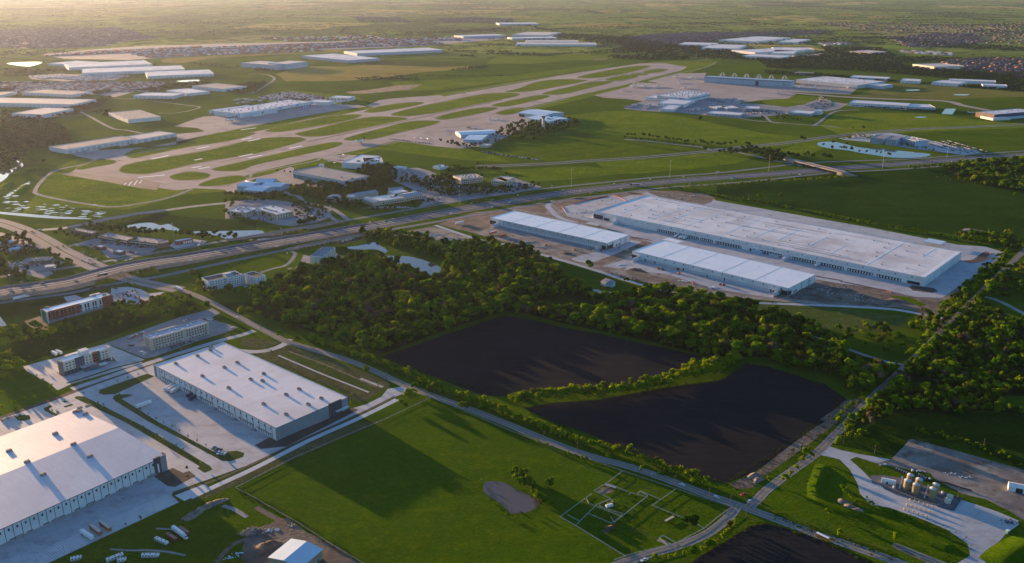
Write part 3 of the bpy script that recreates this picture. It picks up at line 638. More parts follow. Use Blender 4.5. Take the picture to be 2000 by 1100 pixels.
# ---- far fields
for s_ in ('1255,470 1300,455 1600,440 2000,410 2300,390 2600,388 2700,400 2600,410 2200,425 1900,440 1650,455 1450,490 1380,497 1270,490',):
    sheet('crop_field', q('00', s_), YELLOW, 6, 'd')
for s_, m_ in (('150,580 300,540 430,520 700,520 850,505 1100,515 1700,520 1760,520 1500,550 1300,565 1050,600 800,625 600,635 230,635 190,600', YELLOW),
               ('0,400 400,388 600,392 700,402 500,412 0,430', YELLOW), ('240,545 400,530 860,590 640,610 560,605', DARKGRASS) if 0 else ('660,78 900,72 1070,74 900,82 700,85', YELLOW),
               ('40,60 180,50 340,60 250,72 130,68', YELLOW), ('700,103 800,103 780,108 560,112', YELLOW), ('1190,50 1300,48 1290,56 1170,56', YELLOW), ('1270,20 1380,20 1740,30 1700,35 1500,32', YELLOW),
               ('1500,92 1720,92 1850,108 1700,106', YELLOW), ('780,480 1100,470 1500,485 1600,520 1400,525 900,505', VERGE), ('700,720 900,700 1100,670 1300,660 1200,700 900,730 750,735', DIRT),
               ('1040,12 1130,12 1120,17 1060,17', YELLOW), ('1870,62 2100,62 2090,70 1900,68', YELLOW)):
    sheet('crop_field', q('01', s_), m_, 7, 'd')
for s_, m_ in (('270,200 500,190 700,180 900,188 1050,195 900,212 700,222 560,210', YELLOW), ('650,82 850,82 840,98 700,96', YELLOW), ('-100,125 0,124 340,140 300,147 100,142', YELLOW),
               ('640,132 760,134 740,142 660,141', YELLOW), ('870,150 1000,145 1180,155 1150,160 950,158', YELLOW), ('900,95 1070,96 1050,103 930,102', YELLOW), ('1650,175 1800,170 1950,176 1850,188 1700,186', HAY),
               ('1220,76 1300,75 1290,82 1240,82', YELLOW), ('310,72 450,70 560,82 400,82', HAY), ('620,440 700,435 760,445 740,465 650,470 590,455', DIRT),
               ('-100,430 300,440 700,412 1000,430 900,450 500,470 150,500 -200,500 ', AIRGRASS)):
    sheet('crop_field', q('02', s_), m_, 8, 'd')
for s_, m_ in (('530,120 620,112 710,122 640,128 560,125', YELLOW), ('750,130 850,125 1040,130 950,140 830,148 780,138', YELLOW), ('1140,100 1250,97 1370,104 1250,112', HAY), ('1650,122 1750,118 1940,130 1800,132', HAY),
               ('500,268 650,264 840,270 700,280 540,276', AIRGRASS), ('0,150 150,150 280,160 100,170', HAY), ('1560,560 1700,565 2050,575 2100,610 1750,605 1620,590', PLOUGH)):
    sheet('crop_field', q('03', s_), m_, 8, 'd')
sheet('container_yard', q('00', '-40,650 0,655 800,640 1300,650 1200,680 1050,720 900,760 600,720 200,720 0,700'), CONC2, 5, 'd')
sheet('rail_yard', q('00', '300,425 700,390 1100,360 2000,335 2600,325 3000,300 3800,285 4000,300 3300,360 2700,385 2000,410 1300,450 1000,470 500,460'), CONC2, 5, 'd')
sheet('trailer_lot', q('00', '220,600 450,580 1000,590 900,625 500,635 250,620'), CONC2, 5, 'd')
sheet('suburb_ground', q('00', '-60,240 200,225 700,225 900,215 1250,300 1000,320 800,365 400,380 0,375'), surf('suburb_soil', (.13, .12, .12), (.19, .16, .15), .01), 5, 'd')
sheet('suburb_ground', q('02', '880,300 1100,270 1500,255 2000,255 2400,240 2500,250 2300,270 1700,290 1600,320 1300,345 1150,350 1050,340'), MATS['suburb_soil'], 5, 'd')
sheet('suburb_ground', q('03', '1250,520 1450,470 1700,455 2050,460 2050,560 1800,565 1500,540'), MATS['suburb_soil'], 5, 'd')
sheet('suburb_ground', q('03', '950,300 1300,260 1600,265 1700,330 1400,370 1100,370'), MATS['suburb_soil'], 5, 'd')

for s_ in ('880,640 860,560 900,470 980,400 1080,345 1180,320', '905,640 885,570 925,490 1000,420 1090,368', '1100,720 1080,620 1150,560 1280,510 1400,460', '880,780 920,850 940,960 950,1090', '1170,830 1220,950 1260,1090', '0,660 300,700 700,900 1000,1090'):
    ribbon('wheel_track', q('31', s_), 1.6, PASTURE, 4)
ribbon('wheel_track', q('32', '20,60 400,260 760,430 1200,560'), 1.2, VERGE, 4)
ribbon('wheel_track', q('32', '950,830 1050,870 1140,915 1200,945'), 2.4, VERGE, 4); ribbon('farm_gateway', q('32', '1140,915 1210,945 1300,1000'), 4, GRAVEL, 7)
for s_ in ('0,760 400,700 780,570 1000,480', '300,400 700,500 1200,620'): ribbon('tractor_line', q('22', s_), 2.4, surf('dry_soil', (.030, .025, .026), (.018, .018, .024), .06, rough=1, spec=0), 6)
ribbon('gravel_track', q('30', '860,990 1000,1000 1160,1000 1300,1010 1450,1040'), 2.2, CONC2, 6); ribbon('gravel_track', q('30', '1220,830 1340,835'), 2, CONC2, 6); ribbon('gravel_track', q('30', '1740,650 1830,680 1930,740'), 4, CONC2, 6); ribbon('dirt_track', q('30', '1690,1095 1800,970 1900,920 2000,880') + q('31', '120,860 250,800'), 4, DIRT, 6)
ribbon('dirt_track', q('31', '0,660 100,720 230,790 330,850'), 5, DIRT, 6)
# ================================================================ BUILDINGS
def wallmat(name, c, c2=None): return surf(name, c, c2 or tuple(x * .88 for x in c), .08, rough=.8, spec=.3)
WWHITE = wallmat('white_tilt_wall', (.62, .64, .66)); WGREY = wallmat('grey_tilt_wall', (.22, .25, .28)); WLG = wallmat('pale_grey_wall', (.42, .45, .48))
WDARK = wallmat('charcoal_wall', (.06, .065, .08)); WBRICK = wallmat('red_brick_wall', (.28, .085, .045), (.22, .07, .04)); WBEIGE = wallmat('beige_stucco', (.46, .42, .35))
WTAN = wallmat('tan_metal_wall', (.34, .28, .20)); WTAUPE = wallmat('taupe_stucco', (.20, .165, .14)); WCREAM = wallmat('cream_stucco', (.58, .55, .46)); WNAVY = wallmat('slate_blue_panel', (.045, .07, .11))
WGREEN = wallmat('green_sheathing', (.02, .20, .10)); WTEAL = wallmat('teal_hangar_door', (.06, .22, .24)); WBROWN = wallmat('brown_brick', (.20, .13, .10)); WBLUE = wallmat('pale_blue_metal', (.36, .46, .55))
WBRONZE = wallmat('bronze_metal_wall', (.20, .14, .10)); WSTONE = wallmat('sandstone_wall', (.50, .42, .34)); WLBLUE = wallmat('light_blue_panel', (.14, .40, .66))
def roofmat(name, a, b_, c3, stretch=(.25, .012, 1), rough=.55):
    """membrane roof: seams run along the local y axis, ponding stains"""
    m, nt, b = newmat(name)
    b.inputs['Roughness'].default_value = rough; b.inputs['Specular IOR Level'].default_value = .2
    cs = coord(nt, stretch); co = coord(nt)
    c = mix(nt, mapr(nt, nz(nt, 1.0, 4, .7, cs), .35, .65), a, b_)
    c = mix(nt, mapr(nt, nz(nt, .015, 5, .6, co, .4), .45, .66, 0, .85), c, c3)
    c = mix(nt, mapr(nt, nz(nt, .08, 5, .7, co, 1.2), .56, .7, 0, .4), c, tuple(x * .72 for x in c3))
    w = nt.nodes.new('ShaderNodeTexWave'); w.inputs['Scale'].default_value = .055; w.wave_profile = 'SAW'
    nt.links.new(co, w.inputs['Vector'])
    c = mix(nt, mapr(nt, w.outputs['Fac'], .95, 1.0, 0, .35), c, tuple(x * .6 for x in a))
    nt.links.new(c, b.inputs['Base Color']); return m
RWHITE = roofmat('white_membrane_roof', (.64, .62, .64), (.71, .69, .71), (.55, .52, .53))
RSTAIN = roofmat('weathered_white_roof', (.68, .66, .66), (.76, .73, .72), (.50, .44, .42), (.06, .02, 1))
RGREY = surf('grey_roof', (.22, .215, .23), (.28, .27, .28), .05, rough=.8); RDARK = surf('dark_ballast_roof', (.07, .065, .065), (.10, .09, .09), .1, rough=.9)
RBLUE = surf('slate_blue_metal_roof', (.16, .20, .26), (.20, .24, .30), .1, rough=.45, spec=.5); RLB = surf('pale_blue_roof', (.42, .54, .66), (.46, .58, .70), .1, rough=.4, spec=.5)
RTAN = surf('tan_roof', (.50, .44, .40), (.56, .50, .46), .05, rough=.7); RBRT = surf('bright_white_roof', (.75, .77, .80), (.70, .73, .77), .06, rough=.35, spec=.5)
GLASS = surf('window_glass', (.02, .03, .04), rough=.12, spec=.8); DOORD = surf('dark_door', (.03, .035, .04), rough=.6); DOORW = surf('white_roll_door', (.60, .62, .64), rough=.5)
METAL = surf('galvanised_metal', (.32, .33, .34), (.24, .25, .26), 1.0, rough=.5, spec=.5, metal=.3); AWN = surf('white_canopy', (.7, .72, .74), rough=.5)
WOODM = surf('weathered_wood', (.12, .08, .055), (.16, .11, .08), 2.0, rough=.95)
_box = {}
def boxmesh(name, w, d, h, mat):
    k = (name, round(w, 2), round(d, 2), round(h, 2), mat.name)
    if k not in _box:
        me = MB().box(-w / 2, w / 2, -d / 2, d / 2, 0, h).mesh(name); me.materials.append(mat); _box[k] = me
    return _box[k]
def vent_mesh():
    mb = MB(); mb.box(-2.2, 2.2, -1.3, 1.3, 0.25, 1.7); mb.box(-2.4, 2.4, -1.5, 1.5, 0, .25); mb.box(-1.9, -.3, -1, 1, 1.7, 2.0, 1); mb.box(.3, 1.9, -1, 1, 1.7, 2.0, 1)
    me = mb.mesh('rooftop_unit'); me.materials.append(METAL); me.materials.append(DOORD); return me
UNITM = vent_mesh()
SKYM = boxmesh('skylight', 2.2, 1.2, .5, RBRT)
SMALLU = boxmesh('rooftop_unit', 2.6, 2.0, 1.1, WLG)
class Bld:
    """rectangular block: roof corners P0 (left of the seen front), P1 (right), P2 (behind P1) in photograph pixels at height h"""
    def __init__(s, name, label, cat, P, h, wall, roof, group=None, par=.7, ridge=0, rz0=0, parent=None, base=0.0, z0=0.0):
        P0, P1, P2 = (G(x, y, h) for x, y in P)
        u = (P1 - P0); L = u.length; u.normalize(); v = Vector((-u.y, u.x, 0)); D = (P2 - P1).dot(v)
        if D < 0: raise ValueError('bad winding ' + label)
        s.L, s.D, s.h, s.h0 = L, D, h, h - par; s.roofm = roof; s.wallm = wall
        c = (P0 + P1) / 2 + v * D / 2
        s.rz = math.atan2(u.y, u.x)
        if parent is None: s.o = thing(name, label, cat, (c.x, c.y, base), s.rz, group); s.M = Matrix.Translation((c.x, c.y, base)) @ Matrix.Rotation(s.rz, 4, 'Z'); s.off = Matrix.Identity(4); top = s
        else:
            s.o = parent.o; s.M = Matrix.Translation((c.x, c.y, base)) @ Matrix.Rotation(s.rz, 4, 'Z'); s.off = parent.M.inverted() @ s.M
            parent.M
        s.ridge = ridge
        mb = MB(); t = .35; x, y = L / 2, D / 2
        o4 = [(-x, -y), (x, -y), (x, y), (-x, y)]; i4 = [(-x + t, -y + t), (x - t, -y + t), (x - t, y - t), (-x + t, y - t)]
        if ridge:
            hr = h + ridge
            mb.add([(a, b_, z0) for a, b_ in o4] + [(-x, -y, h), (x, -y, h), (x, y, h), (-x, y, h), (x, 0, hr), (-x, 0, hr)],
                   [(0, 1, 5, 4), (1, 2, 6, 8, 5), (2, 3, 7, 6), (3, 0, 4, 9, 7)])
            e = .5
            rm = MB().add([(-x - e, -y - e, h - e * ridge / y + .05), (x + e, -y - e, h - e * ridge / y + .05), (x + e, 0, hr + .05), (-x - e, 0, hr + .05), (x + e, y + e, h - e * ridge / y + .05), (-x - e, y + e, h - e * ridge / y + .05)] +
                          [(-x - e, -y - e, h - e * ridge / y - .25), (x + e, -y - e, h - e * ridge / y - .25), (x + e, 0, hr - .2), (-x - e, 0, hr - .2), (x + e, y + e, h - e * ridge / y - .25), (-x - e, y + e, h - e * ridge / y - .25)],
                          [(0, 1, 2, 3), (3, 2, 4, 5), (6, 7, 1, 0), (7, 8, 2, 1), (8, 10, 4, 2), (10, 11, 5, 4), (11, 9, 3, 5), (9, 6, 0, 3)])
        else:
            z = s.h0
            mb.add([(a, b_, z0) for a, b_ in o4] + [(a, b_, h) for a, b_ in o4] + [(a, b_, h) for a, b_ in i4] + [(a, b_, z - .05) for a, b_ in i4],
                   [(i, (i + 1) % 4, 4 + (i + 1) % 4, 4 + i) for i in range(4)] + [(4 + i, 4 + (i + 1) % 4, 8 + (i + 1) % 4, 8 + i) for i in range(4)] +
                   [(8 + i, 8 + (i + 1) % 4, 12 + (i + 1) % 4, 12 + i) for i in range(4)])
            rm = MB().add([(a, b_, z) for a, b_ in i4], [(0, 1, 2, 3)])
        s.wall = s.put(mb.mesh('wall'), wall, 'wall'); s.roof = s.put(rm.mesh('roof'), roof, 'roof')
    def put(s, me, mat, name, loc=(0, 0, 0), rz=0.0, parent=None):
        if mat is not None and not me.materials: me.materials.append(mat)
        o = bpy.data.objects.new(name, me); COL.objects.link(o); o.parent = parent or s.o
        o.matrix_local = s.off @ Matrix.Translation(loc) @ Matrix.Rotation(rz, 4, 'Z')
        return o
    def side(s, sd, x, z, out=0.0):
        """point x metres along a side (from its left end seen from outside)"""
        L, D = s.L, s.D
        return {'f': ((-L / 2 + x, -D / 2 - out, z), 0), 'r': ((L / 2 + out, -D / 2 + x, z), math.pi / 2), 'b': ((L / 2 - x, D / 2 + out, z), math.pi), 'l': ((-L / 2 - out, D / 2 - x, z), -math.pi / 2)}[sd]
    def length(s, sd): return s.L if sd in 'fb' else s.D
    def row(s, sd, name, mat, w, h, z, n=None, t0=0.02, t1=.98, d=.25, ts=None, out=0.0, under=False):
        Ls = s.length(sd)
        ts = ts if ts is not None else [t0 + (t1 - t0) * (i + .5) / n for i in range(n)]
        me = boxmesh(name, w, d, h, mat); made = []
        for i, t in enumerate(ts):
            p, r = s.side(sd, Ls * t, z, out); o = s.put(me, None, name, p, r); made.append(o)
            if under and len(s.last) == len(ts): loc = o.matrix_local.copy(); o.parent = s.last[i]; o.matrix_local = s.last[i].matrix_local.inverted() @ loc
        s.last = made
        return s
    def rowm(s, sd, name, mat, w, h, z, n, **k): return s.row(sd, name, mat, w, h, z, n, **k)
    def panel(s, sd, name, mat, t0, t1, z0, z1, d=.3, out=0.0):
        Ls = s.length(sd); p, r = s.side(sd, Ls * (t0 + t1) / 2, z0, out)
        return s.put(boxmesh(name, Ls * (t1 - t0), d, z1 - z0, mat), None, name, p, r)
    def units(s, px, me=None, name='rooftop_unit', jit=0):
        me = me or UNITM; inv = s.M.inverted()
        for x, y in px:
            p = inv @ G(x, y, s.h0); 
            if s.ridge: p.z = s.h + s.ridge * max(0, 1 - abs(p.y) / (s.D / 2)) + .05
            else: p.z = s.h0
            s.put(me, None, name, p)
        return s
    def units_grid(s, nx, ny, me=None, name='rooftop_unit', j=.2, p=1.0):
        me = me or UNITM; r = random.Random(int(s.L * 10))
        for i in range(nx):
            for k in range(ny):
                if r.random() > p: continue
                x = (-.5 + (i + .5 + r.uniform(-j, j)) / nx) * s.L * .94; y = (-.5 + (k + .5 + r.uniform(-j, j)) / ny) * s.D * .9
                s.put(me, None, name, (x, y, s.h0 if not s.ridge else s.h + s.ridge * max(0, 1 - abs(y) / (s.D / 2))))
        return s
SILL = surf('window_sill', (.5, .49, .46), rough=.8)
def windows(b, sd, nx, floors, w=1.6, h=1.7, z=1.2, fh=3.2, mat=None, t0=.03, t1=.97, d=.12):
    for k in range(floors): b.row(sd, 'window', mat or GLASS, w, h, z + k * fh, nx, t0, t1, d=d); b.row(sd, 'sill', SILL, w + .2, .12, z + k * fh - .14, nx, t0, t1, d=d + .2, under=True)
# ---- the three big warehouses of the foreground
w2 = Bld('warehouse', 'long white-roofed warehouse with grey end wall between the truck court and the grass basin', 'warehouse', ((300, 713), (538, 836), (680, 776)), 13, WWHITE, RWHITE, par=.5)
w2.units(q('20', '1545,585 1645,540 1650,515 1375,645 1755,675 1855,637 1583,742 1960,768 1788,835') + q('21', '62,725 338,845 237,888 512,918 410,965 62,962 237,1043 52,780'))
w2.panel('r', 'grey_wall_panel', WGREY, 0.0, 1.0, 0, 12.9, .4)
w2.panel('l', 'grey_wall_panel', WGREY, 0.0, 1.0, 0, 12.9, .4)
w2.panel('f', 'grey_wall_panel', WGREY, 0.0, .022, 0, 12.9, .5)
w2.panel('r', 'entrance_block', WDARK, .72, .9, 0, 14.2, 1.2, .5); w2.panel('r', 'entrance_canopy', AWN, .80, .98, 4.2, 4.6, 4, 2)
w2.panel('b', 'entrance_block', WDARK, 0.0, .03, 0, 14.0, .8, .3)
w2.row('f', 'downspout', DOORD, .3, 12.2, .3, 21, .03, .995, d=.5)
w2.row('f', 'clerestory_window', GLASS, 1.4, 2.0, 8.6, 21, .05, .985)
for a, b_, n in ((.065, .20, 7), (.26, .35, 5), (.40, .52, 6), (.56, .68, 6), (.72, .83, 6), (.86, .965, 6)):
    w2.row('f', 'dock_door', DOORD, 2.9, 3.3, 1.1, n, a, b_, d=.7); w2.row('f', 'door_leaf', DOORW, 2.0, 2.6, 1.2, n, a, b_, d=.9, under=True)
for t in (.23, .37, .54, .70, .845): w2.panel('f', 'dock_stair', METAL, t - .008, t + .008, 0, 1.4, 3.2, 1.4)
w2.panel('f', 'coping', WGREY, 0, 1, 12.7, 13.15, .8)

P = ((-400, 1212), (322, 890), (150, 798))
w3 = Bld('warehouse', 'huge ribbed white-roofed warehouse in the lower left corner with dark corner entrance', 'warehouse', P, 13, WWHITE, roofmat('ribbed_white_roof', (.60, .57, .60), (.68, .65, .67), (.55, .52, .56), (.5, .02, 1)), ridge=3.0)
w3.units(q('30', '435,110 580,205 75,245 218,342 708,292 342,435'))
w3.units(q('20', '590,1030 625,1000 625,1025 670,1050 690,985'))
w3.panel('f', 'entrance_block', WDARK, .958, .98, 0, 15.0, 1.6, .5); w3.panel('f', 'entrance_block', WGREY, .98, 1.0, 0, 14.4, 1.2, .4)
w3.panel('f', 'window', RBRT, .967, .972, 1, 9, .6, 1.2)
w3.panel('r', 'entrance_block', WDARK, 0.0, .03, 0, 14.4, 1.0, .4); w3.panel('r', 'entrance_canopy', AWN, 0.0, .07, 9, 9.4, 3, 1.2)
w3.panel('f', 'coping', WDARK, 0, .958, 12.5, 12.95, .9, .25)
ns = 40
w3.row('f', 'downspout', DOORD, .35, 12.0, .3, ns, 0, .955, d=.6)
w3.row('f', 'clerestory_window', GLASS, 1.4, 2.2, 8.2, ns, .012, .967)
w3.row('f', 'dock_door', DOORD, 4.6, 1.0, .4, ns // 2, .006, .961, d=.5)
w3.row('f', 'dock_leaf', DOORW, 2.6, 3.2, 1.2, ns * 3, .004, .957, d=.5)
w3.row('f', 'dock_stair', METAL, 5.5, 1.8, 0, 9, .05, 1.0, d=2.6, out=1.2)

big = Bld('distribution_center', 'largest white distribution building with long rows of dark dock doors behind two smaller ones', 'warehouse', ((1160, 412), (1807, 542), (1877, 491)), 13.5, WWHITE, RSTAIN, par=.8)
big.units_grid(17, 5, SMALLU, j=.25, p=.7)
seam = boxmesh('roof_walkway', 2.2, big.D * .94, .12, RBRT)
for i in range(1, 12):
    ln = rng.choice((.35, .55, .94, .94)); big.put(boxmesh('roof_walkway', rng.choice((1.2, 1.8, 2.4)), big.D * ln, .12, RBRT), None, 'roof_walkway', (-big.L / 2 + big.L * (i + rng.uniform(-.3, .3)) / 12, big.D * rng.uniform(-.5, .5) * (.94 - ln), big.h0))
big.put(boxmesh('roof_walkway', 4.5, big.D * .97, .14, RBRT), None, 'roof_walkway', (big.L / 2 - 4, 0, big.h0 + .02))
for i in range(14):
    ln = rng.uniform(.12, .4); big.put(boxmesh('roof_pipe', big.L * ln, .4, .35, WLG), None, 'roof_pipe', (big.L * rng.uniform(-.5, .5) * (.94 - ln), big.D * rng.uniform(-.42, .42), big.h0))
big.row('f', 'clerestory_window', GLASS, 2.0, 1.3, 9.6, 22, .1, .99)
big.panel('f', 'wall_stripe', WLG, .09, 1, 8.2, 8.6, .3)
for a, b_, n in ((.235, .305, 9), (.31, .375, 9), (.38, .42, 6), (.43, .51, 10), (.565, .63, 8), (.66, .725, 9), (.735, .80, 9), (.81, .875, 9), (.885, .945, 8)):
    big.panel('f', 'dock_recess', DOORD, a, b_, .4, 4.6, .35); big.row('f', 'dock_door', DOORW, 1.9, 2.8, 1.0, n, a, b_, d=.7)
big.panel('f', 'dock_recess', DOORD, .96, .99, .4, 4.6, .35)
for t in (.535, .545, .60): big.panel('f', 'personnel_door', DOORD, t, t + .005, 0, 4, .6)
big.row('f', 'dock_door', DOORW, 2.4, 3.0, .9, 30, .09, .235, d=.4)
big.panel('f', 'screen_wall', WWHITE, .088, .094, 0, 6, 14, 7); big.panel('f', 'screen_wall', WWHITE, .645, .651, 0, 5, 18, 9)
big.panel('f', 'glass_corner', GLASS, 0.0, .035, 1, 8, .8, .2); big.panel('f', 'glass_corner', DOORD, .04, .06, 1, 5, .6, .2)
big.panel('f', 'equipment_shed', WBLUE, .548, .575, 0, 3.5, 6, 4); big.panel('f', 'equipment_shed', WLG, .60, .625, 0, 3.0, 7, 5)
for sx in (.25, .5, .75): big.panel('r', 'wall_joint', WLG, sx, sx + .004, 0, 13.4, .3)

sec = Bld('warehouse', 'left white warehouse of the building site with a grey dock wall and corner notch', 'warehouse', ((957, 425), (1185, 475), (1232, 459)), 11.5, WWHITE, RBRT, par=.4)
sec.panel('f', 'grey_wall_panel', WLG, .12, .995, 0, 11.3, .35)
sec.row('f', 'clerestory_window', GLASS, 1.8, 1.5, 8.0, 13, .14, .95, d=.6)
sec.row('f', 'dock_door', DOORW, 2.2, 3.2, .9, 48, .13, .965, d=.6)
sec.panel('r', 'entrance_recess', DOORD, .0, .25, .5, 6.5, .4); sec.panel('r', 'entrance_frame', WBROWN, .0, .03, 0, 9.5, 1.0, .3); sec.panel('r', 'entrance_frame', WBROWN, .24, .27, 0, 9.5, 1.0, .3)
sec.panel('f', 'entrance_recess', DOORD, .965, .995, .5, 6.5, .8)
for t in (.4, .52): sec.panel('r', 'window', GLASS, t, t + .06, 1, 3.5, .3)
sec.panel('r', 'wall_joint', WNAVY, .60, .615, 0, 11.4, .3); sec.panel('r', 'wall_joint', WNAVY, .80, .815, 0, 11.4, .3)
sec.panel('l', 'entrance_recess', DOORD, .7, .98, .5, 6, .4); sec.panel('f', 'entrance_recess', DOORD, .0, .06, .5, 7, .5)
sec.panel('f', 'screen_wall', WLG, .955, .962, 0, 6, 16, 8); sec.panel('f', 'screen_wall', WWHITE, .08, .087, 0, 6, 14, 7)
for i in range(1, 5): sec.put(boxmesh('roof_seam', .5, sec.D * .95, .12, WLG), None, 'roof_seam', (-sec.L / 2 + sec.L * i / 5, 0, sec.h0))
sec.units_grid(7, 2, j=.2, p=.8, me=SKYM, name='skylight')

thd = Bld('warehouse', 'white warehouse nearest the woods with row of small dark windows and machines in its court', 'warehouse', ((1235, 490), (1540, 563), (1571, 531)), 11.5, WWHITE, RBRT, par=.4)
thd.row('f', 'clerestory_window', GLASS, 1.9, 1.5, 8.2, 14, .08, .95, d=.5)
thd.row('f', 'dock_door', WLG, 2.2, 3.0, .9, 58, .1, .93, d=.4)
for t in (.09, .16, .355, .62, .9, .915, .945): thd.panel('f', 'personnel_door', DOORD, t, t + .008, .2, 3.8, .5)
thd.panel('r', 'entrance_recess', DOORD, .0, .12, .5, 6.5, .4); thd.panel('f', 'entrance_recess', DOORD, .965, .998, .5, 7, .5); thd.panel('r', 'entrance_frame', WBROWN, .0, .02, 0, 9, 1.0, .3)
thd.panel('f', 'entrance_frame', WBROWN, .958, .965, 0, 9.5, 1.0, .3); thd.panel('f', 'entrance_recess', DOORD, .0, .05, .5, 6, .5)
for t in (.2, .28): thd.panel('r', 'window', GLASS, t, t + .04, 1, 3.5, .3)
thd.panel('r', 'wall_joint', WNAVY, .48, .495, 0, 11.4, .3); thd.panel('r', 'wall_joint', WNAVY, .76, .775, 0, 11.4, .3)
thd.panel('f', 'screen_wall', WWHITE, .05, .056, 0, 6, 16, 8); thd.panel('f', 'screen_wall', WWHITE, .945, .951, 0, 6, 14, 7)
for i in range(1, 5): thd.put(boxmesh('roof_seam', .5, thd.D * .95, .12, WLG), None, 'roof_seam', (-thd.L / 2 + thd.L * i / 5, 0, thd.h0))
thd.units_grid(8, 2, j=.2, p=.8, me=SKYM, name='skylight')
def canopy(label, P, h, roof):
    P0, P1, P2 = (G(x, y, h) for x, y in P); u = P1 - P0; L = u.length; u.normalize(); v = Vector((-u.y, u.x, 0)); D = (P2 - P1).dot(v); c = (P0 + P1) / 2 + v * D / 2
    t = thing('canopy', label, 'canopy', (c.x, c.y, 0), math.atan2(u.y, u.x))
    MB().box(-L / 2, L / 2, -D / 2, D / 2, h - .7, h).build('canopy_roof', roof, t)
    me = boxmesh('column', .4, .4, h - .7, WLG)
    for i in (-.42, 0, .42):
        for j in (-.4, .4): link('column', me, None, t, (L * i, D * j, 0))
canopy('pale blue open-sided canopy beside the largest white building', q('13', '1215,785 1350,810 1385,785'), 6, RLB)
canopy('white canopy between the two smaller site warehouses', q('12', '1180,770 1290,800 1330,785'), 6, RBRT)
canopy('white shed roof next to the dock court by the left site warehouse', q('12', '570,645 660,665 690,650'), 4, WLG)

# ---- hotels
h3 = Bld('hotel', 'four-storey hotel with slate, brick-red and cream panels and a small pool in front', 'hotel', q('K', '370,560 1440,230 1355,150'), 15, WCREAM, RBRT, par=1.0)
windows(h3, 'f', 13, 3, 1.7, 1.5, 5, 3.2, t0=.04, t1=.96)
h3.row('f', 'window', GLASS, 2.2, 2, 1.2, 12, .06, .96, d=.5)
h3.panel('f', 'slate_panel', WNAVY, .25, .45, 0, 15.3, .2); h3.panel('f', 'ground_floor_band', WNAVY, 0, 1, 0, 4.0, .16)
h3.panel('f', 'brick_panel', WBRICK, .62, .72, 0, 16, 1.0, .3); h3.panel('f', 'slate_panel', WNAVY, .72, .78, 0, 15.6, .6, .15)
h3.panel('l', 'taupe_tower', WTAUPE, .35, 1.0, 0, 15.6, 2.0, .6); h3.panel('r', 'end_tower', WCREAM, .0, .6, 0, 15.8, 2.0, .6)
h3.row('f', 'window', GLASS, 1.3, 1.6, 5, 3, .63, .72, d=2.2) ; h3.row('f', 'window', GLASS, 1.3, 1.6, 8.3, 3, .63, .72, d=2.2); h3.row('f', 'window', GLASS, 1.3, 1.6, 11.5, 3, .63, .72, d=2.2)
h3.put(boxmesh('stair_tower', 9, 8, 5, WWHITE), None, 'stair_tower', (h3.L * .02, h3.D * .1, h3.h0)); h3.put(boxmesh('roof_wing', h3.L * .34, 6, 14.5, WWHITE), None, 'roof_wing', (-h3.L * .12, h3.D / 2 + 3, 0))
h3.put(boxmesh('porch_roof', 16, 7, .5, WLG), None, 'porch_roof', (-h3.L * .02, -h3.D / 2 - 3.5, 4)); h3.units_grid(8, 2, me=SKYM, name='roof_vent', p=.7)
sheet('pool_deck', q('K', '830,720 1040,690 1250,640 1350,650 1150,720 900,790'), WSTONE if 0 else CONC2, 13)
tag(sheet('swimming_pool', q('K', '1000,720 1190,680 1215,695 1040,755'), POOL, 16, kind=None), 'dark blue rectangular pool in front of the multicoloured hotel', 'pool')
t = thing('pool_pavilion', 'little white pavilion beside the dark blue hotel pool', 'pavilion', G(*q('K', '1310,650')[0]), h3.rz)
MB().box(-4, 4, -3, 3, 3, 3.5).build('canopy_roof', AWN, t)
for i in (-3.5, 3.5):
    for j in (-2.5, 2.5): link('column', boxmesh('column', .3, .3, 3, WLG), None, t, (i, j, 0))
h4 = Bld('hotel', 'beige four-storey hotel with flat blue-grey roof and cars parked along it', 'hotel', q('L', '345,500 1250,245 1120,190'), 14, WBEIGE, surf('blue_membrane_roof', (.22, .30, .40), (.28, .36, .46), .1, rough=.5), par=.9)
windows(h4, 'f', 20, 3, 1.5, 1.8, 4.2, 3.2); h4.row('f', 'window', GLASS, 1.6, 1.8, 1.0, 16, .05, .97, d=.3)
windows(h4, 'l', 3, 4, 1.4, 1.6, 1.2, 3.2, t0=.2, t1=.8); windows(h4, 'r', 3, 4, 1.4, 1.6, 1.2, 3.2, t0=.2, t1=.8)
h4.panel('f', 'entrance_bay', WBEIGE, .53, .60, 0, 15, 1.2, .4); h4.panel('f', 'corner_bay', WBEIGE, 0, .04, 0, 15, 1.4, .5); h4.panel('f', 'corner_bay', WBEIGE, .95, 1, 0, 15, 1.4, .5)
h4.row('f', 'awning', AWN, 5, .4, 3.4, 7, .1, .9, d=2.4, out=.9); h4.units_grid(9, 2, me=SKYM, name='roof_vent', p=.7)
h4.put(boxmesh('roof_wing', h4.L * .3, 5, 13, WBEIGE), None, 'roof_wing', (-h4.L * .08, h4.D / 2 + 2.5, 0))
h5 = Bld('hotel', 'unfinished long hotel clad in red brick and white with one bright green end', 'hotel', q('J', '310,395 1590,60 1490,0'), 15, WBRICK, RBRT, par=.6)
h5.panel('l', 'green_wall_panel', WGREEN, .08, .92, 0, 14.4, .5); h5.panel('l', 'white_frame', WWHITE, 0, .06, 0, 15, .9); h5.panel('l', 'white_frame', WWHITE, .94, 1, 0, 15, .9)
h5.panel('l', 'window', GLASS, .42, .58, 2, 13, .8)
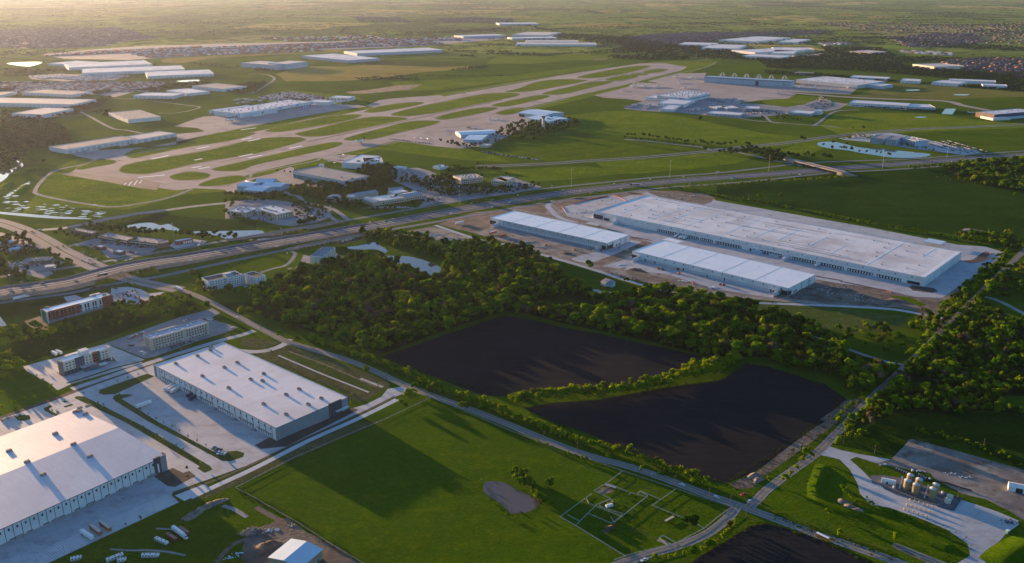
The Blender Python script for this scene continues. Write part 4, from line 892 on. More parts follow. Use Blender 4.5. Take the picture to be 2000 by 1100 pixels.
h5.panel('f', 'white_wall_panel', WWHITE, .49, .83, 3.0, 14.6, .35); h5.panel('f', 'white_frame', WWHITE, 0, .012, 0, 15, .8); h5.panel('f', 'ground_floor_band', WGREY, .012, .995, 0, 3.2, .3)
for t_ in (.03, .095, .14, .215, .26, .335, .38, .455, .50, .57, .615, .69, .73, .80):
    w_ = 1.9
    h5.row('f', 'window', GLASS, w_, 6.0, 6.8, ts=[t_], d=.6); h5.row('f', 'window', GLASS, w_ + .3, 1.9, 3.6, ts=[t_], d=.6)
h5.panel('f', 'brick_tower', WBRICK, .835, 1.0, 0, 15.6, 1.4, .5); h5.row('f', 'window', GLASS, 1.2, 1.3, 5, 2, .87, .99, d=2.6); h5.row('f', 'window', GLASS, 1.2, 1.3, 8.6, 2, .87, .99, d=2.6); h5.row('f', 'window', GLASS, 1.2, 1.3, 12, 2, .87, .99, d=2.6)
h5.units(q('J', '320,315 1240,85 1440,70')); h5.put(boxmesh('roof_wing', h5.L * .16, 5, 15.2, WWHITE), None, 'roof_wing', (h5.L * .34, h5.D / 2 + 2.5, 0))
h6 = Bld('apartment_block', 'white L-shaped four-storey block with dark roofs and a turquoise pool', 'apartments', q('A', '190,640 660,540 600,480'), 14, WWHITE, RDARK, par=1.0)
windows(h6, 'f', 12, 4, 1.5, 1.6, 1.3, 3.2); windows(h6, 'l', 2, 4, 1.4, 1.5, 1.3, 3.2, t0=.2, t1=.8)
for a in (.10, .28, .48, .66, .86): h6.panel('f', 'grey_bay', WLG, a, a + .05, 0, 14.3, .5)
h6b = Bld('x', 'x', 'x', q('A', '690,530 860,590 965,545'), 14, WWHITE, RDARK, par=1.0, parent=h6)
windows(h6b, 'f', 4, 4, 1.5, 1.6, 1.3, 3.2); windows(h6b, 'r', 3, 4, 1.4, 1.5, 1.3, 3.2, t0=.1, t1=.9)
h6d = Bld('x', 'x', 'x', q('A', '545,590 700,545 640,475'), 14, WWHITE, RDARK, par=.9, parent=h6); windows(h6d, 'f', 5, 4, 1.5, 1.6, 1.3, 3.2)
h6c = Bld('x', 'x', 'x', q('A', '400,545 545,570 545,505') if 0 else q('A', '470,580 560,560 480,515'), 16, WWHITE, RBLUE, par=.2, parent=h6, ridge=2); windows(h6c, 'f', 3, 4, 1.4, 1.6, 1.5, 3.3)
tag(sheet('swimming_pool', q('A', '650,690 700,680 755,705 690,732 640,712'), POOL, 14, kind=None), 'turquoise pool in the angle of the white L-shaped block', 'pool')
h7 = Bld('hotel', 'tall narrow pale hotel block with steep bluish roof beside the highway pond', 'hotel', q('A', '1610,290 1790,300 1830,160'), 18, WCREAM, RLB, par=.6)
windows(h7, 'f', 1, 5, 1.4, 1.4, 2, 3.2, t0=.3, t1=.6); windows(h7, 'r', 6, 5, 1.4, 1.5, 2, 3.2); windows(h7, 'l', 6, 5, 1.4, 1.5, 2, 3.2)
h7.panel('f', 'pale_blue_bay', WBLUE, .66, .98, 0, 17.6, .5); h7.panel('f', 'corner_bay', WCREAM, .0, .08, 0, 18.3, .6)
for k in range(4): h7.put(MB().prism([(-3, 0), (3, 0), (0, 3)], -h7.L / 2 + 1, h7.L / 2 - 1).mesh('roof_gable'), RBLUE, 'roof_gable', (0, -h7.D * .36 + h7.D * .24 * k, h7.h0))
# ---- offices, hangars and shops
def simple(name, label, cat, key, s, h, wall, roof, ridge=0, par=.7, group=None, **k): return Bld(name, label, cat, q(key, s), h, wall, roof, group=group, ridge=ridge, par=par)
o1 = simple('office_building', 'pale stone H-shaped office with white roof between its tree-filled car parks', 'office', 'C', '265,830 365,815 600,735' if 0 else '270,835 440,760 360,690', 9, WSTONE, RTAN) if 0 else None
def multi(name, label, cat, key, blocks, group=None):
    """blocks: (corner string, h, wall, roof, ridge)"""
    main = None; out = []
    for s_, h, wa, ro, rd in blocks:
        b = Bld(name, label, cat, q(key, s_), h, wa, ro, group=group, ridge=rd, par=.6, parent=main)
        if main is None: main = b
        out.append(b)
    return out
o1 = multi('office_building', 'low stone office with two white-roofed wings facing the creek', 'office', 'C', (('265,835 440,770 360,690', 9, WSTONE, RWHITE, 0), ('670,860 885,815 740,705', 9, WSTONE, RWHITE, 0), ('420,820 640,785 600,735', 8, WSTONE, RWHITE, 0)))
for b in o1: windows(b, 'f', max(3, int(b.L / 5)), 2, 2.4, 2, 1, 4); windows(b, 'l', max(2, int(b.D / 6)), 2, 2.4, 2, 1, 4)
o1[0].put(boxmesh('roof_screen', 1, o1[0].D * .6, 2, WSTONE), None, 'roof_screen', (o1[0].L * .1, 0, 8.4)); o1[1].put(boxmesh('roof_screen', 1, o1[1].D * .6, 2, WSTONE), None, 'roof_screen', (-o1[1].L * .2, 0, 8.4))
o1[0].units_grid(4, 2, p=.8); o1[1].units_grid(2, 2)
hg = simple('hangar', 'grey-roofed aircraft hangar with a long teal door facing the concrete apron', 'hangar', 'C', '875,292 1545,425 1735,330', 15, WLG, RGREY, par=.8)
hg.panel('f', 'hangar_door', WTEAL, .02, .78, 0, 8.8, .5); hg.panel('f', 'hangar_door', WTEAL, .87, .99, 0, 8.8, .5); hg.panel('f', 'door_opening', DOORD, .78, .87, 0, 8.6, .5); hg.panel('f', 'door_opening', WBROWN, .13, .155, 0, 8.6, .7)
hg.row('f', 'door_joint', DOORD, .3, 8.6, 0, 11, .02, .78, d=.8)
vh = multi('hangar', 'cluster of pale hangars with curved vaulted roofs by the apron end', 'hangar', 'C', (('150,490 330,500 430,440', 11, WBLUE, RLB, 4), ('240,535 480,560 560,490', 8, WBLUE, RLB, 4), ('390,440 620,440 640,395', 12, WBLUE, RLB, 4), ('470,480 720,500 770,450', 9, WBLUE, RLB, 3)))
wo = multi('office_hangar', 'white angular hangar office with dark glass front beside the woods', 'hangar', 'D', (('-180,262 30,275 240,190', 13, WWHITE, RWHITE, 0), ('60,270 270,262 420,200', 13, WWHITE, RWHITE, 0)))
wo[1].panel('f', 'glass_band', GLASS, .02, .98, 6, 9, .4); wo[1].panel('f', 'glass_band', GLASS, .02, .98, 1, 4, .4); wo[1].units_grid(3, 2)
ol = multi('office_building', 'L-shaped sandstone office with colonnaded windows among parking trees', 'office', 'D', (('1110,445 1350,420 1330,375', 11, WSTONE, RTAN, 0), ('1460,455 1660,460 1500,400' if 0 else '1440,455 1590,470 1410,395', 11, WSTONE, RTAN, 0), ('1590,470 1665,460 1560,420', 11, WSTONE, RTAN, 0)))
for b in ol:
    windows(b, 'f', max(3, int(b.L / 5)), 2, 2.6, 2.4, 1.2, 4.4); windows(b, 'l', max(2, int(b.D / 6)), 2, 2.6, 2.4, 1.2, 4.4)
ol[0].units_grid(5, 2, p=.7)
ob = multi('office_building', 'low office with white roof and slate-blue hipped corners near the highway', 'office', 'D', (('150,680 640,600 480,560' if 0 else '170,690 500,645 440,595', 8, WSTONE, RWHITE, 0), ('40,655 165,700 175,655', 7, WSTONE, RBLUE, 2.5), ('510,640 690,608 620,575', 8, WSTONE, RBLUE, 2.5), ('390,600 540,575 500,545', 9, WSTONE, RWHITE, 0), ('340,560 490,550 470,530', 8, WSTONE, RBLUE, 2)))
for b in ob[:3]: windows(b, 'f', max(3, int(b.L / 5)), 1, 2.6, 2.2, 1.5, 4)
obb = multi('office_building', 'slate-blue metal-roofed pavilion office behind the white-roofed one', 'office', 'C', (('1660,625 1990,570 1900,545', 8, WSTONE, RBLUE, 3), ('1570,625 1670,630 1690,605', 10, WSTONE, RWHITE, 0)))
simple('pavilion', 'square slate-blue pavilion roof among dark trees', 'office', 'C', '1440,662 1550,630 1430,590', 6, WSTONE, RBLUE, 3)
simple('shed', 'small white flat-roofed shed alone on the airfield grass', 'shed', 'D', '805,300 880,318 905,285', 6, WWHITE, RWHITE)
simple('shed', 'white box shed beside the teal-doored hangar', 'shed', 'C', '1213,205 1262,208 1268,198', 9, WWHITE, RWHITE)
simple('utility_building', 'low white building by the airport entrance trees', 'building', 'D', '380,312 490,322 500,305', 5, WWHITE, RWHITE)
# strip shops by the highway
s1 = multi('shopping_strip', 'long brown brick strip of shops curving along the car park', 'shops', 'G', (('1280,262 1660,335 1740,285', 7, WBROWN, RGREY, 0), ('1660,325 2060,370 2100,310', 7, WBROWN, RGREY, 0), ('2060,372 2190,392 2230,345' if 0 else '2065,368 2200,350 2180,320', 8, WBROWN, RGREY, 0)))
for b in s1[:2]: b.row('f', 'shop_window', GLASS, 4, 3, .3, int(b.L / 7), .03, .97, d=.4); b.units_grid(5, 1, me=SKYM, name='skylight'); b.panel('f', 'arcade_roof', WSTONE, 0, 1, 4.2, 4.9, 3, 1.4)
s2 = simple('shopping_strip', 'shorter brown shop building at the left end of the strip', 'shops', 'G', '905,185 1190,240 1225,205', 7, WBROWN, RGREY); s2.row('f', 'shop_window', GLASS, 4, 3, .3, 6, .03, .97, d=.4); s2.units_grid(5, 1, me=SKYM, name='skylight')
f1 = simple('restaurant', 'small red and white restaurant box in the strip car park', 'restaurant', 'G', '1235,400 1310,420 1375,398', 5.5, WBRICK, RBRT, par=.9); f1.row('f', 'window', GLASS, 2, 2, .8, 4, d=.3); f1.row('r', 'window', GLASS, 2, 2, .8, 4, d=.3)
f2 = simple('restaurant', 'small brown restaurant with white roof nearest the arterial junction', 'restaurant', 'G', '1470,460 1550,485 1620,460', 5.5, WBROWN, RBRT, par=.9); f2.row('f', 'window', GLASS, 2, 2, .8, 4, d=.3); f2.row('r', 'window', GLASS, 2, 2, .8, 4, d=.3)
f3 = simple('bank', 'low brick bank with white roof beside the tall mast light', 'bank', 'I', '1195,95 1470,55 1440,30', 6.5, WBRICK, RLB); f3.row('f', 'window', RBRT, 2.2, 3, 1, 4, .4, .95, d=.3); f3.row('f', 'window', GLASS, 2.2, 2.2, 1, 2, .05, .35, d=.3)
f4 = simple('store', 'flat store with cluttered white roof hidden by trees left of the arterial', 'store', 'G', '370,605 650,590 590,545', 6, WBROWN, RWHITE); f4.units_grid(5, 2)
canopy('grey-blue fuel canopy beside the store near the highway', q('G', '580,680 720,665 700,640'), 5.5, RBLUE)
simple('house', 'white metal roof building at the left edge among oaks', 'building', 'G', '0,375 175,345 130,330', 5, WBEIGE, RLB, 1.5); simple('house', 'second white metal roof building lower among the oaks', 'building', 'G', '130,455 262,430 235,415', 5, WBEIGE, RLB, 1.5)
# metal barn bottom
bn = simple('metal_barn', 'tan metal barn with pale blue gabled roof in the dirt yard', 'barn', 'f', '515,1079 586,1112 629,1073' if 0 else '586,1110 629,1073 580,1044', 8, WTAN, RLB, 2.2)
bn.row('f', 'door', DOORD, 1.2, 2.4, 0, ts=[.8], d=.3); bn.row('f', 'door', DOORD, 4, 3.6, 0, ts=[.35], d=.3); bn.row('l', 'window', DOORD, 1.4, 1.2, 4, 2, d=.3)
sheet('dirt_yard', f('480,1040 520,1025 560,1010 600,1040 650,1062 720,1112 500,1120 470,1090'), DIRT, 5)
# farmhouse in the trees
fh = multi('farmhouse', 'grey-roofed farmhouse between the woods and the site road', 'house', 'P', (('1290,465 1350,490 1390,425', 5, WWHITE, RGREY, 3), ('1340,480 1440,500 1440,470', 5, WWHITE, RBLUE, 2.5)))
# ---- airport buildings
c1 = simple('cargo_hub', 'very long white cargo hub with light blue wall squares and planes at its doors', 'cargo terminal', 'H', '630,258 1345,142 1200,110', 14, WWHITE, RWHITE)
for t_ in (.0, .28, .53, .77, .985): c1.panel('f', 'blue_square', WLBLUE, t_, t_ + .035, 6, 13, .5)
c1.row('f', 'dock_door', DOORD, 5, 4.5, .2, 42, .03, .99, d=.5); c1.units_grid(12, 4, p=.6)
c1b = Bld('x', 'x', 'x', q('H', '340,225 640,262 840,190'), 13.6, WWHITE, RWHITE, parent=c1); 
for t_ in (.12, .55, .96): c1b.panel('f', 'blue_square', WLBLUE, t_, t_ + .03, 0, 13.4, .5)
c1b.row('f', 'dock_door', DOORD, 5, 4, .2, 14, .03, .95, d=.5)
Bld('x', 'x', 'x', q('H', '1300,140 1490,150 1500,128'), 11.7, WWHITE, RWHITE, parent=c1)
simple('office_building', 'white office block with dark window slots beyond the truck rows', 'office', 'H', '1515,100 1700,108 1715,88', 12, WWHITE, RWHITE).row('f', 'window', GLASS, 6, 3, 4, 5, d=.4)
ax = simple('hangar', 'long white hangar row at the left end of the apron', 'hangar', 'f', '128,292 268,270 255,262', 11, WWHITE, RGREY); ax.row('f', 'hangar_door', WLG, 9, 7, 0, 12, d=.4)
ax2 = simple('hangar', 'white hangar with cream roof adjoining the long hangar row', 'hangar', '00', '985,1075 1375,1045 1260,1025' if 0 else '1050,1095 1375,1040 1250,1022', 10, WWHITE, RTAN); ax2.row('f', 'hangar_door', WLG, 9, 7, 0, 6, d=.4)
gw = simple('warehouse', 'grey-roofed white-walled warehouse standing alone by the country road', 'warehouse', '00', '1000,935 1255,912 1120,855', 11, WWHITE, RGREY); gw.units_grid(7, 4, me=SKYM, name='skylight'); gw.row('r', 'window', GLASS, 2, 2, 4, 5)
fx = multi('sorting_hub', 'white parcel hub with ribbed roof and blue window bands on the airport', 'cargo terminal', 'E', (('310,245 575,250 730,185' if 0 else '300,222 575,245 730,190', 17, WWHITE, RSTAIN, 0), ('305,290 555,305 650,262', 11, WWHITE, RWHITE, 0), ('325,345 450,352 560,305', 8, WWHITE, RWHITE, 0), ('190,235 300,245 330,215', 9, WWHITE, RWHITE, 0)))
fx[0].units_grid(10, 5, p=.8); fx[0].panel('f', 'glass_band', WNAVY, .02, .98, 8, 10, .4); fx[0].panel('r', 'glass_band', WNAVY, .02, .98, 8, 10, .4); fx[0].panel('f', 'glass_band', WNAVY, .02, .98, 13, 14, .4); fx[1].row('f', 'window', GLASS, 4, 2, 5, 10)
hb = simple('maintenance_hangar', 'immense pale blue maintenance hangar with white roof trusses standing on top', 'hangar', 'E', '742,45 1560,90 1600,82', 24, WBLUE, RLB, par=1)
hb.panel('f', 'door_opening', DOORD, .595, .63, 0, 17, .8); hb.row('f', 'door_joint', WLG, .8, 17, 0, 24, .01, .99, d=.8); hb.panel('f', 'grey_band', WGREY, 0, 1, 18.5, 22.5, .5)
hb.row('f', 'number_plate', WDARK, 8, 2.2, 19.5, ts=[.06, .2, .335, .475, .62, .77, .91], d=.9)
for t_ in (.19, .33, .47, .61, .75, .895):
    p_ = Vector((-hb.L / 2 + hb.L * t_, hb.D * .1, 23)); tm = MB()
    for sx in (-11, 11):
        for sy in (-8, 8): tm.bar((sx, sy, 0), (sx * .3, sy * .3, 17), .9)
    for z_ in (6, 12): tm.bar((-11 + z_ * .4, -6, z_), (11 - z_ * .4, -6, z_), .8)
    tm.bar((-4, 0, 17), (4, 0, 17), 1.6); tm.bar((-11, 8, 0), (9, 8, 9), .6); tm.bar((11, 8, 0), (-9, 8, 9), .6); tm.bar((-22, 0, 0), (-3, 0, 16), .5); tm.bar((22, 0, 0), (3, 0, 16), .5)
    hb.put(tm.mesh('roof_truss'), WLG, 'roof_truss', p_)
hb2 = simple('workshop', 'grey-roofed workshop block attached behind the immense hangar', 'hangar', '03', '220,620 700,665 840,630', 14, WLG, RSTAIN); hb2.units_grid(12, 3, p=.5)
simple('warehouse', 'pale warehouse at the right end of the maintenance base', 'warehouse', '03', '705,655 890,672 930,655', 12, WBLUE, RSTAIN)
tb = simple('factory', 'long white building with bluish gallery in front of the far hay field', 'factory', '03', '635,800 1090,828 1085,805', 13, WWHITE, RWHITE); tb.row('f', 'window', GLASS, 5, 2, 3, 22)
tb2 = simple('factory', 'white east wing of the long building with dark loading bays', 'factory', '03', '1100,835 1310,840 1300,815', 11, WLG, RWHITE); tb2.row('f', 'dock_door', DOORD, 4, 4, 0, 16)
ds = simple('headquarters', 'dark-walled hangar office at the right edge with light stripe of roof units', 'office', '03', '1770,895 2100,868 1980,845', 15, WNAVY, RWHITE); ds.panel('l', 'brown_wall_panel', WBRONZE, 0, 1, 0, 14.6, .6); ds.units_grid(8, 1); ds.panel('f', 'front_canopy', RLB, 0, .9, 0, 5, 12, 7)
simple('annex', 'small white annex at the left foot of the dark-walled office', 'building', '03', '1660,905 1760,925 1820,905', 7, WWHITE, RWHITE)
oc = multi('office_building', 'blue-grey glass office of three angled blocks beside the curved pond', 'office', 'F', (('500,592 620,605 640,565', 15, WBLUE, RGREY, 0), ('650,605 755,615 740,575', 16, WBLUE, RGREY, 0), ('770,590 945,628 985,600', 15, WBLUE, RTAN, 0)))
for b in oc: windows(b, 'f', max(4, int(b.L / 5)), 4, 3.4, 1.8, 1.4, 3.5)
oc[2].units_grid(4, 1)
fd = simple('visitor_center', 'low white building with curved glass front by the ringed grass lot', 'building', 'E', '1520,375 1730,392 1770,370', 8, WBLUE, RWHITE); fd.row('f', 'window', GLASS, 3, 3, 1, 10)
simple('block', 'plain bright white cube block beside the curved-front building', 'building', 'E', '1757,360 1815,365 1818,352', 13, WWHITE, RWHITE)
for lab, s_, h_ in (('white terminal wing on the left of the trees by the car park', '860,335 960,325 970,305', 7), ('pale block behind the leafy car park by the parcel hub', '955,340 1060,335 1050,312', 7), ('long pale block on the right of the leafy car park', '1120,340 1250,345 1240,322', 7), ('low service building with row of dark doors at the fence', '760,385 1070,405 1075,380', 6)):
    b = simple('service_building', lab, 'building', 'E', s_, h_, WLG, RWHITE); b.row('f', 'window', GLASS, 3, 2.5, 1, 8)
tw = multi('terminal', 'pale curved-roof passenger terminal next to the control tower', 'terminal', '02', (('50,880 250,905 330,870' , 12, WBLUE, RLB, 4), ('110,920 290,950 350,910', 9, WBLUE, RLB, 3)))
tw[0].panel('f', 'door_opening', DOORD, .03, .25, 0, 8, .5)
tw2 = multi('hangar', 'pale blue hangar with angled roof behind trees on the near apron', 'hangar', '01', (('1600,1055 1900,1040 2000,1005' , 9, WBLUE, RLB, 2.5), ('1620,1090 1760,1095 1900,1050', 7, WBLUE, RLB, 1.5)))
simple('terminal_annex', 'tan flat building with columns among trees beside the grass field', 'building', 'D', '1310,90 1400,100 1430,55' if 0 else '1310,75 1395,82 1430,60', 6, WSTONE, RTAN)
# control tower
p_ = G(1061, 252); t = thing('control_tower', 'white control tower with dark glass cab above the trees', 'tower', p_)
MB().cyl((0, 0), 4.6, 3.4, 0, 29, 8).build('tower_shaft', WCREAM, t); MB().cyl((0, 0), 3.4, 6.2, 29, 33, 8).build('tower_neck', WCREAM, t)
MB().cyl((0, 0), 5.2, 6.2, 33, 36.5, 8).build('glass_cab', GLASS, t); MB().cyl((0, 0), 6.6, 6.4, 36.5, 37.5, 8).build('cab_roof', WWHITE, t); MB().cyl((0, 0), .2, .1, 37.5, 42, 6).build('antenna', METAL, t)
# ---- far warehouses
FARW = [('00', '535,525 690,528 1190,485', 0), ]
def farw(key, s_, h, label, wall=WWHITE, roof=RSTAIN, g='warehouses on the far side of the airport'):
    b = Bld('warehouse', label, 'warehouse', q(key, s_), h, wall, roof, group=g); n = max(3, int(b.L / 16))
    b.row('f', 'dock_door', WLG, 6, 4, .5, min(n, 40), d=.5); return b
farw('00', '640,570 1445,540 1350,512', 13, 'long white warehouse in the middle of the three beyond the left apron')
farw('00', '535,528 1190,500 1090,472', 13, 'long white warehouse farthest back of the three beyond the left apron')
farw('00', '1150,595 1672,575 1560,545', 12, 'shorter pale warehouse nearest of the three beyond the left apron')
farw('00', '370,495 560,505 620,475', 12, 'small white warehouse left of the far long pair')
farw('00', '-200,800 570,815 720,775', 13, 'wide cream-roofed warehouse cut by the left edge', roof=RTAN)
farw('00', '90,885 330,895 490,845', 12, 'square pale-roofed warehouse below the wide one at left', roof=RTAN)
farw('00', '170,720 560,740 690,715', 11, 'low grey-roofed warehouse in front of the container yard', roof=RGREY)
farw('00', '1040,745 1350,750 1330,725', 11, 'white notched warehouse near the lit crossroads')
farw('00', '1300,705 1470,730 1600,708', 10, 'small white block behind the notched warehouse')
farw('00', '1500,670 1740,695 1970,678', 12, 'dark-roofed white warehouse beside tree belt beyond the hub', roof=RGREY)
farw('00', '-120,745 0,745 150,715', 10, 'pale grey sheds at the left edge by the containers', roof=RGREY)
farw('01', '780,415 960,430 1465,390' if 0 else '790,418 1460,390 1300,374', 15, 'longest pale blue warehouse beyond the yellow field', WBLUE, RWHITE)
farw('01', '355,435 720,472 985,455', 14, 'broad warehouse beside the longest one beyond the yellow field', WBLUE, RSTAIN)
farw('01', '155,475 250,500 400,475' if 0 else '240,500 403,480 330,465', 26, 'tall plain white box hall beyond the yellow field', WBLUE, RTAN)
farw('01', '-120,490 150,510 240,490', 22, 'lower white hall left of the tall box', WBLUE, RTAN)
farw('02', '25,340 665,340 640,330' if 0 else '25,345 660,348 630,332', 12, 'white warehouse nearest in the cluster beyond the treed creek', WWHITE, RTAN)
farw('02', '110,325 520,325 500,313', 12, 'second white warehouse of the cluster behind the nearest', WWHITE, RTAN)
farw('02', '0,300 350,295 330,285', 12, 'third pale warehouse of the far cluster', WBLUE, RWHITE)
farw('02', '0,270 280,275 220,250', 14, 'warehouse with sunlit peach roof at the back of the cluster', WWHITE, RTAN)
farw('01', '1620,285 1950,275 1900,265', 12, 'pale warehouse left behind the creek cluster', WBLUE, RWHITE)
farw('01', '1900,187 2210,185 2190,175', 14, 'isolated white warehouse in front of the big yellow field', WBLUE, RWHITE)
farw('02', '1300,345 1570,352 1590,335', 13, 'leftmost warehouse of the right-hand park beyond the trees')
farw('02', '1480,372 1760,380 1840,352', 13, 'second warehouse from the left in the right-hand park')
farw('02', '1715,395 2160,400 2380,398' if 0 else '1715,392 1900,410 2110,375', 13, 'lower middle warehouse of the right-hand park')
farw('02', '1620,312 1900,325 2180,295', 14, 'widest pale warehouse at the back of the right-hand park')
farw('02', '1800,435 2110,450 2120,432', 12, 'low white warehouse in front of the right-hand park')
farw('03', '20,415 200,420 380,398', 13, 'broad pale roof building in the right-hand park centre')
farw('03', '60,385 360,388 340,372', 12, 'white wall warehouse behind the broad one in the park')
farw('03', '80,325 220,330 345,308', 13, 'rear right warehouse of the park by the bare ground')
farw('03', '640,400 800,412 860,398', 10, 'sandstone buildings right of the warehouse park', WSTONE, RTAN)
farw('03', '1130,505 1180,518 1350,500' if 0 else '1130,500 1300,522 1410,500', 14, 'white apartment complex among trees at far right', WCREAM, RTAN)
farw('03', '1280,640 1480,655 1560,640', 12, 'white long shed behind trees at the right, left half', WWHITE, RWHITE)
farw('03', '1415,625 1780,640 1790,628', 12, 'white long shed behind trees at the right, rear')
farw('03', '1680,665 1870,672 1870,660', 11, 'white long shed behind trees at the right, near end')
farw('03', '1035,628 1180,635 1180,618', 11, 'short white shed behind trees right of the hangar')
farw('03', '640,600 930,615 920,600' , 10, 'white long shed behind the maintenance base')
# left distribution yard behind hub: trailers etc come with vehicles

def lettering(b, sd, t, z, txt, size, mat, out=.35):
    cu = bpy.data.curves.new('lettering', 'FONT'); cu.body = txt; cu.size = size; cu.extrude = .1; cu.materials.append(mat)
    tmp = bpy.data.objects.new('lettering', cu); me = bpy.data.meshes.new_from_object(tmp); bpy.data.objects.remove(tmp)
    if not me.materials: me.materials.append(mat)
    o = bpy.data.objects.new('lettering', me); COL.objects.link(o); o.parent = b.o; p, r = b.side(sd, b.length(sd) * t, z, out)
    o.matrix_local = b.off @ Matrix.Translation(p) @ Matrix.Rotation(r, 4, 'Z') @ Matrix.Rotation(math.pi / 2, 4, 'X')
PURPLE = surf('purple_letter', (.12, .03, .30), rough=.5); ORLET = surf('orange_letter', (.8, .20, .02), rough=.5)
lettering(fx[0], 'f', .76, 9.2, 'Fed', 7, PURPLE); lettering(fx[0], 'f', .76 + 12.5 / fx[0].L, 9.2, 'Ex', 7, ORLET)
lg = MB()
lg.bar((-4, 0, 0), (0, 0, 9), 1.6, .3).bar((4, 0, 0), (0, 0, 9), 1.6, .3); p_, r_ = hb.side('f', hb.L * .91, 6, .6); hb.put(lg.mesh('emblem'), WNAVY, 'emblem', p_, r_); hb.put(MB().box(-1.6, 1.6, -.15, .15, 0, 2).mesh('emblem_mark'), WBRICK, 'emblem_mark', hb.side('f', hb.L * .91, 7, .7)[0], r_)
# ================================================================ TREES AND GROUND COVER
from mathutils import noise as mnoise
def leafmat(name, a, b_, c, tr=.35):
    m = bpy.data.materials.new(name); m.use_nodes = True; nt = m.node_tree; nt.nodes.remove(nt.nodes['Principled BSDF'])
    oi = nt.nodes.new('ShaderNodeObjectInfo'); geo = nt.nodes.new('ShaderNodeNewGeometry')
    c1 = mix(nt, mapr(nt, oi.outputs['Random'], 0, .75), a, b_); c1 = mix(nt, mapr(nt, oi.outputs['Random'], .86, .93), c1, c)
    ri = geo.outputs['Random Per Island']
    c1 = mix(nt, mapr(nt, ri, 0, 1, 0, .6), c1, tuple(x * .45 for x in a))
    d = nt.nodes.new('ShaderNodeBsdfDiffuse'); t = nt.nodes.new('ShaderNodeBsdfTranslucent'); ms = nt.nodes.new('ShaderNodeMixShader')
    ms.inputs[0].default_value = tr
    tc = mix(nt, 1.0, c1, (1.5, 1.25, .35), 'MULTIPLY')
    nt.links.new(c1, d.inputs[0]); nt.links.new(tc, t.inputs[0]); nt.links.new(d.outputs[0], ms.inputs[1]); nt.links.new(t.outputs[0], ms.inputs[2])
    nt.links.new(ms.outputs[0], nt.nodes['Material Output'].inputs[0]); return m
LEAF = leafmat('spring_foliage', (.038, .14, .002), (.155, .26, .002), (.085, .09, .02), .45)
OAK = leafmat('dark_oak_foliage', (.018, .062, .002), (.048, .105, .003), (.06, .085, .006), .4)
BUSHM = leafmat('yellow_green_foliage', (.14, .26, .003), (.24, .33, .004), (.10, .15, .02), .5)  # brighter yellow-green leaf colour for hedge bushes and some woodland trees
FARLEAF = leafmat('far_wood_foliage', (.016, .048, .006), (.036, .075, .008), (.04, .055, .014), .35)
BARK = surf('bark', (.09, .07, .055), (.13, .10, .08), 2.0, rough=1)
def crown_mesh(name, seed, mat, nl=16, leaf=.75, nleaf=26, hz=.62, lobes=7, base=.28):
    """unit tree: height 1, crown of lobes; each lobe a ragged core with leaf-sprays round it"""
    r = np.random.default_rng(seed); V = []; Fc = []
    import mathutils
    ico = bpy.data.meshes.new('t')
    import bmesh
    bm = bmesh.new(); bmesh.ops.create_icosphere(bm, subdivisions=2, radius=1); iv = np.array([v.co[:] for v in bm.verts]); iF = [[v.index for v in fc.verts] for fc in bm.faces]; bm.free(); bpy.data.meshes.remove(ico)
    cents = []
    for i in range(lobes):
        a = r.uniform(0, 6.283); rad = r.uniform(.12, .30) if i else 0; z = r.uniform(.42, .80) if i else .7
        cents.append((rad * math.cos(a), rad * math.sin(a), z, r.uniform(.15, .24)))
    for cx, cy, cz, rr in cents:
        n0 = len(V)
        nv = iv * (1 + r.uniform(-.28, .22, (len(iv), 1))) * np.array([rr, rr, rr * .8]) * .86 + np.array([cx, cy, cz])
        V += nv.tolist(); Fc += [[i + n0 for i in t] for t in iF]
        for _ in range(nleaf):
            d = r.normal(size=3); d /= np.linalg.norm(d); d[2] = abs(d[2]) * .9 - .25 if r.random() < .8 else d[2]
            p = np.array([cx, cy, cz]) + d * np.array([rr, rr, rr * .85]) * r.uniform(.9, 1.16)
            nrm = d + r.normal(size=3) * .55; nrm /= np.linalg.norm(nrm)
            t1 = np.cross(nrm, [0, 0, 1.01]); t1 /= np.linalg.norm(t1) + 1e-6; t2 = np.cross(nrm, t1)
            s = leaf * .075 * r.uniform(.6, 1.25); n0 = len(V)
            V += [(p + t1 * s + t2 * s * .3).tolist(), (p + t2 * s).tolist(), (p - t1 * s).tolist(), (p - t2 * s * .9).tolist()]
            Fc.append([n0, n0 + 1, n0 + 2, n0 + 3])
    me = mesh(name, V, Fc); me.materials.append(mat); return me
def trunk_mesh(seed):
    r = random.Random(seed); mb = MB(); mb.cyl((0, 0), .035, .02, 0, .5, 6)
    for i in range(4):
        a = r.uniform(0, 6.28); mb.bar((0, 0, .3 + .05 * i), (.2 * math.cos(a), .2 * math.sin(a), .55 + .05 * i), .018)
    me = mb.mesh('trunk'); me.materials.append(BARK); return me
TRUNKS = [trunk_mesh(i) for i in range(3)]
CR = {'leaf': [crown_mesh('crown', 10 + i, LEAF) for i in range(5)], 'oak': [crown_mesh('crown', 30 + i, OAK, lobes=8) for i in range(4)],
      'bush': [crown_mesh('crown', 50 + i, BUSHM, lobes=6) for i in range(4)], 'far': [crown_mesh('crown', 70 + i, FARLEAF, nleaf=6, lobes=6) for i in range(3)],
      'tuft': [crown_mesh('crown', 110 + i, leafmat('weed_foliage_%d' % i, (.05, .11, .004), (.09, .13, .006), (.10, .10, .03), .35), lobes=3, nleaf=14) for i in range(2)],
      'bare': [crown_mesh('crown', 90, leafmat('budding_foliage', (.12, .10, .05), (.14, .13, .06), (.12, .09, .07), .3), leaf=.5, nleaf=40)]}
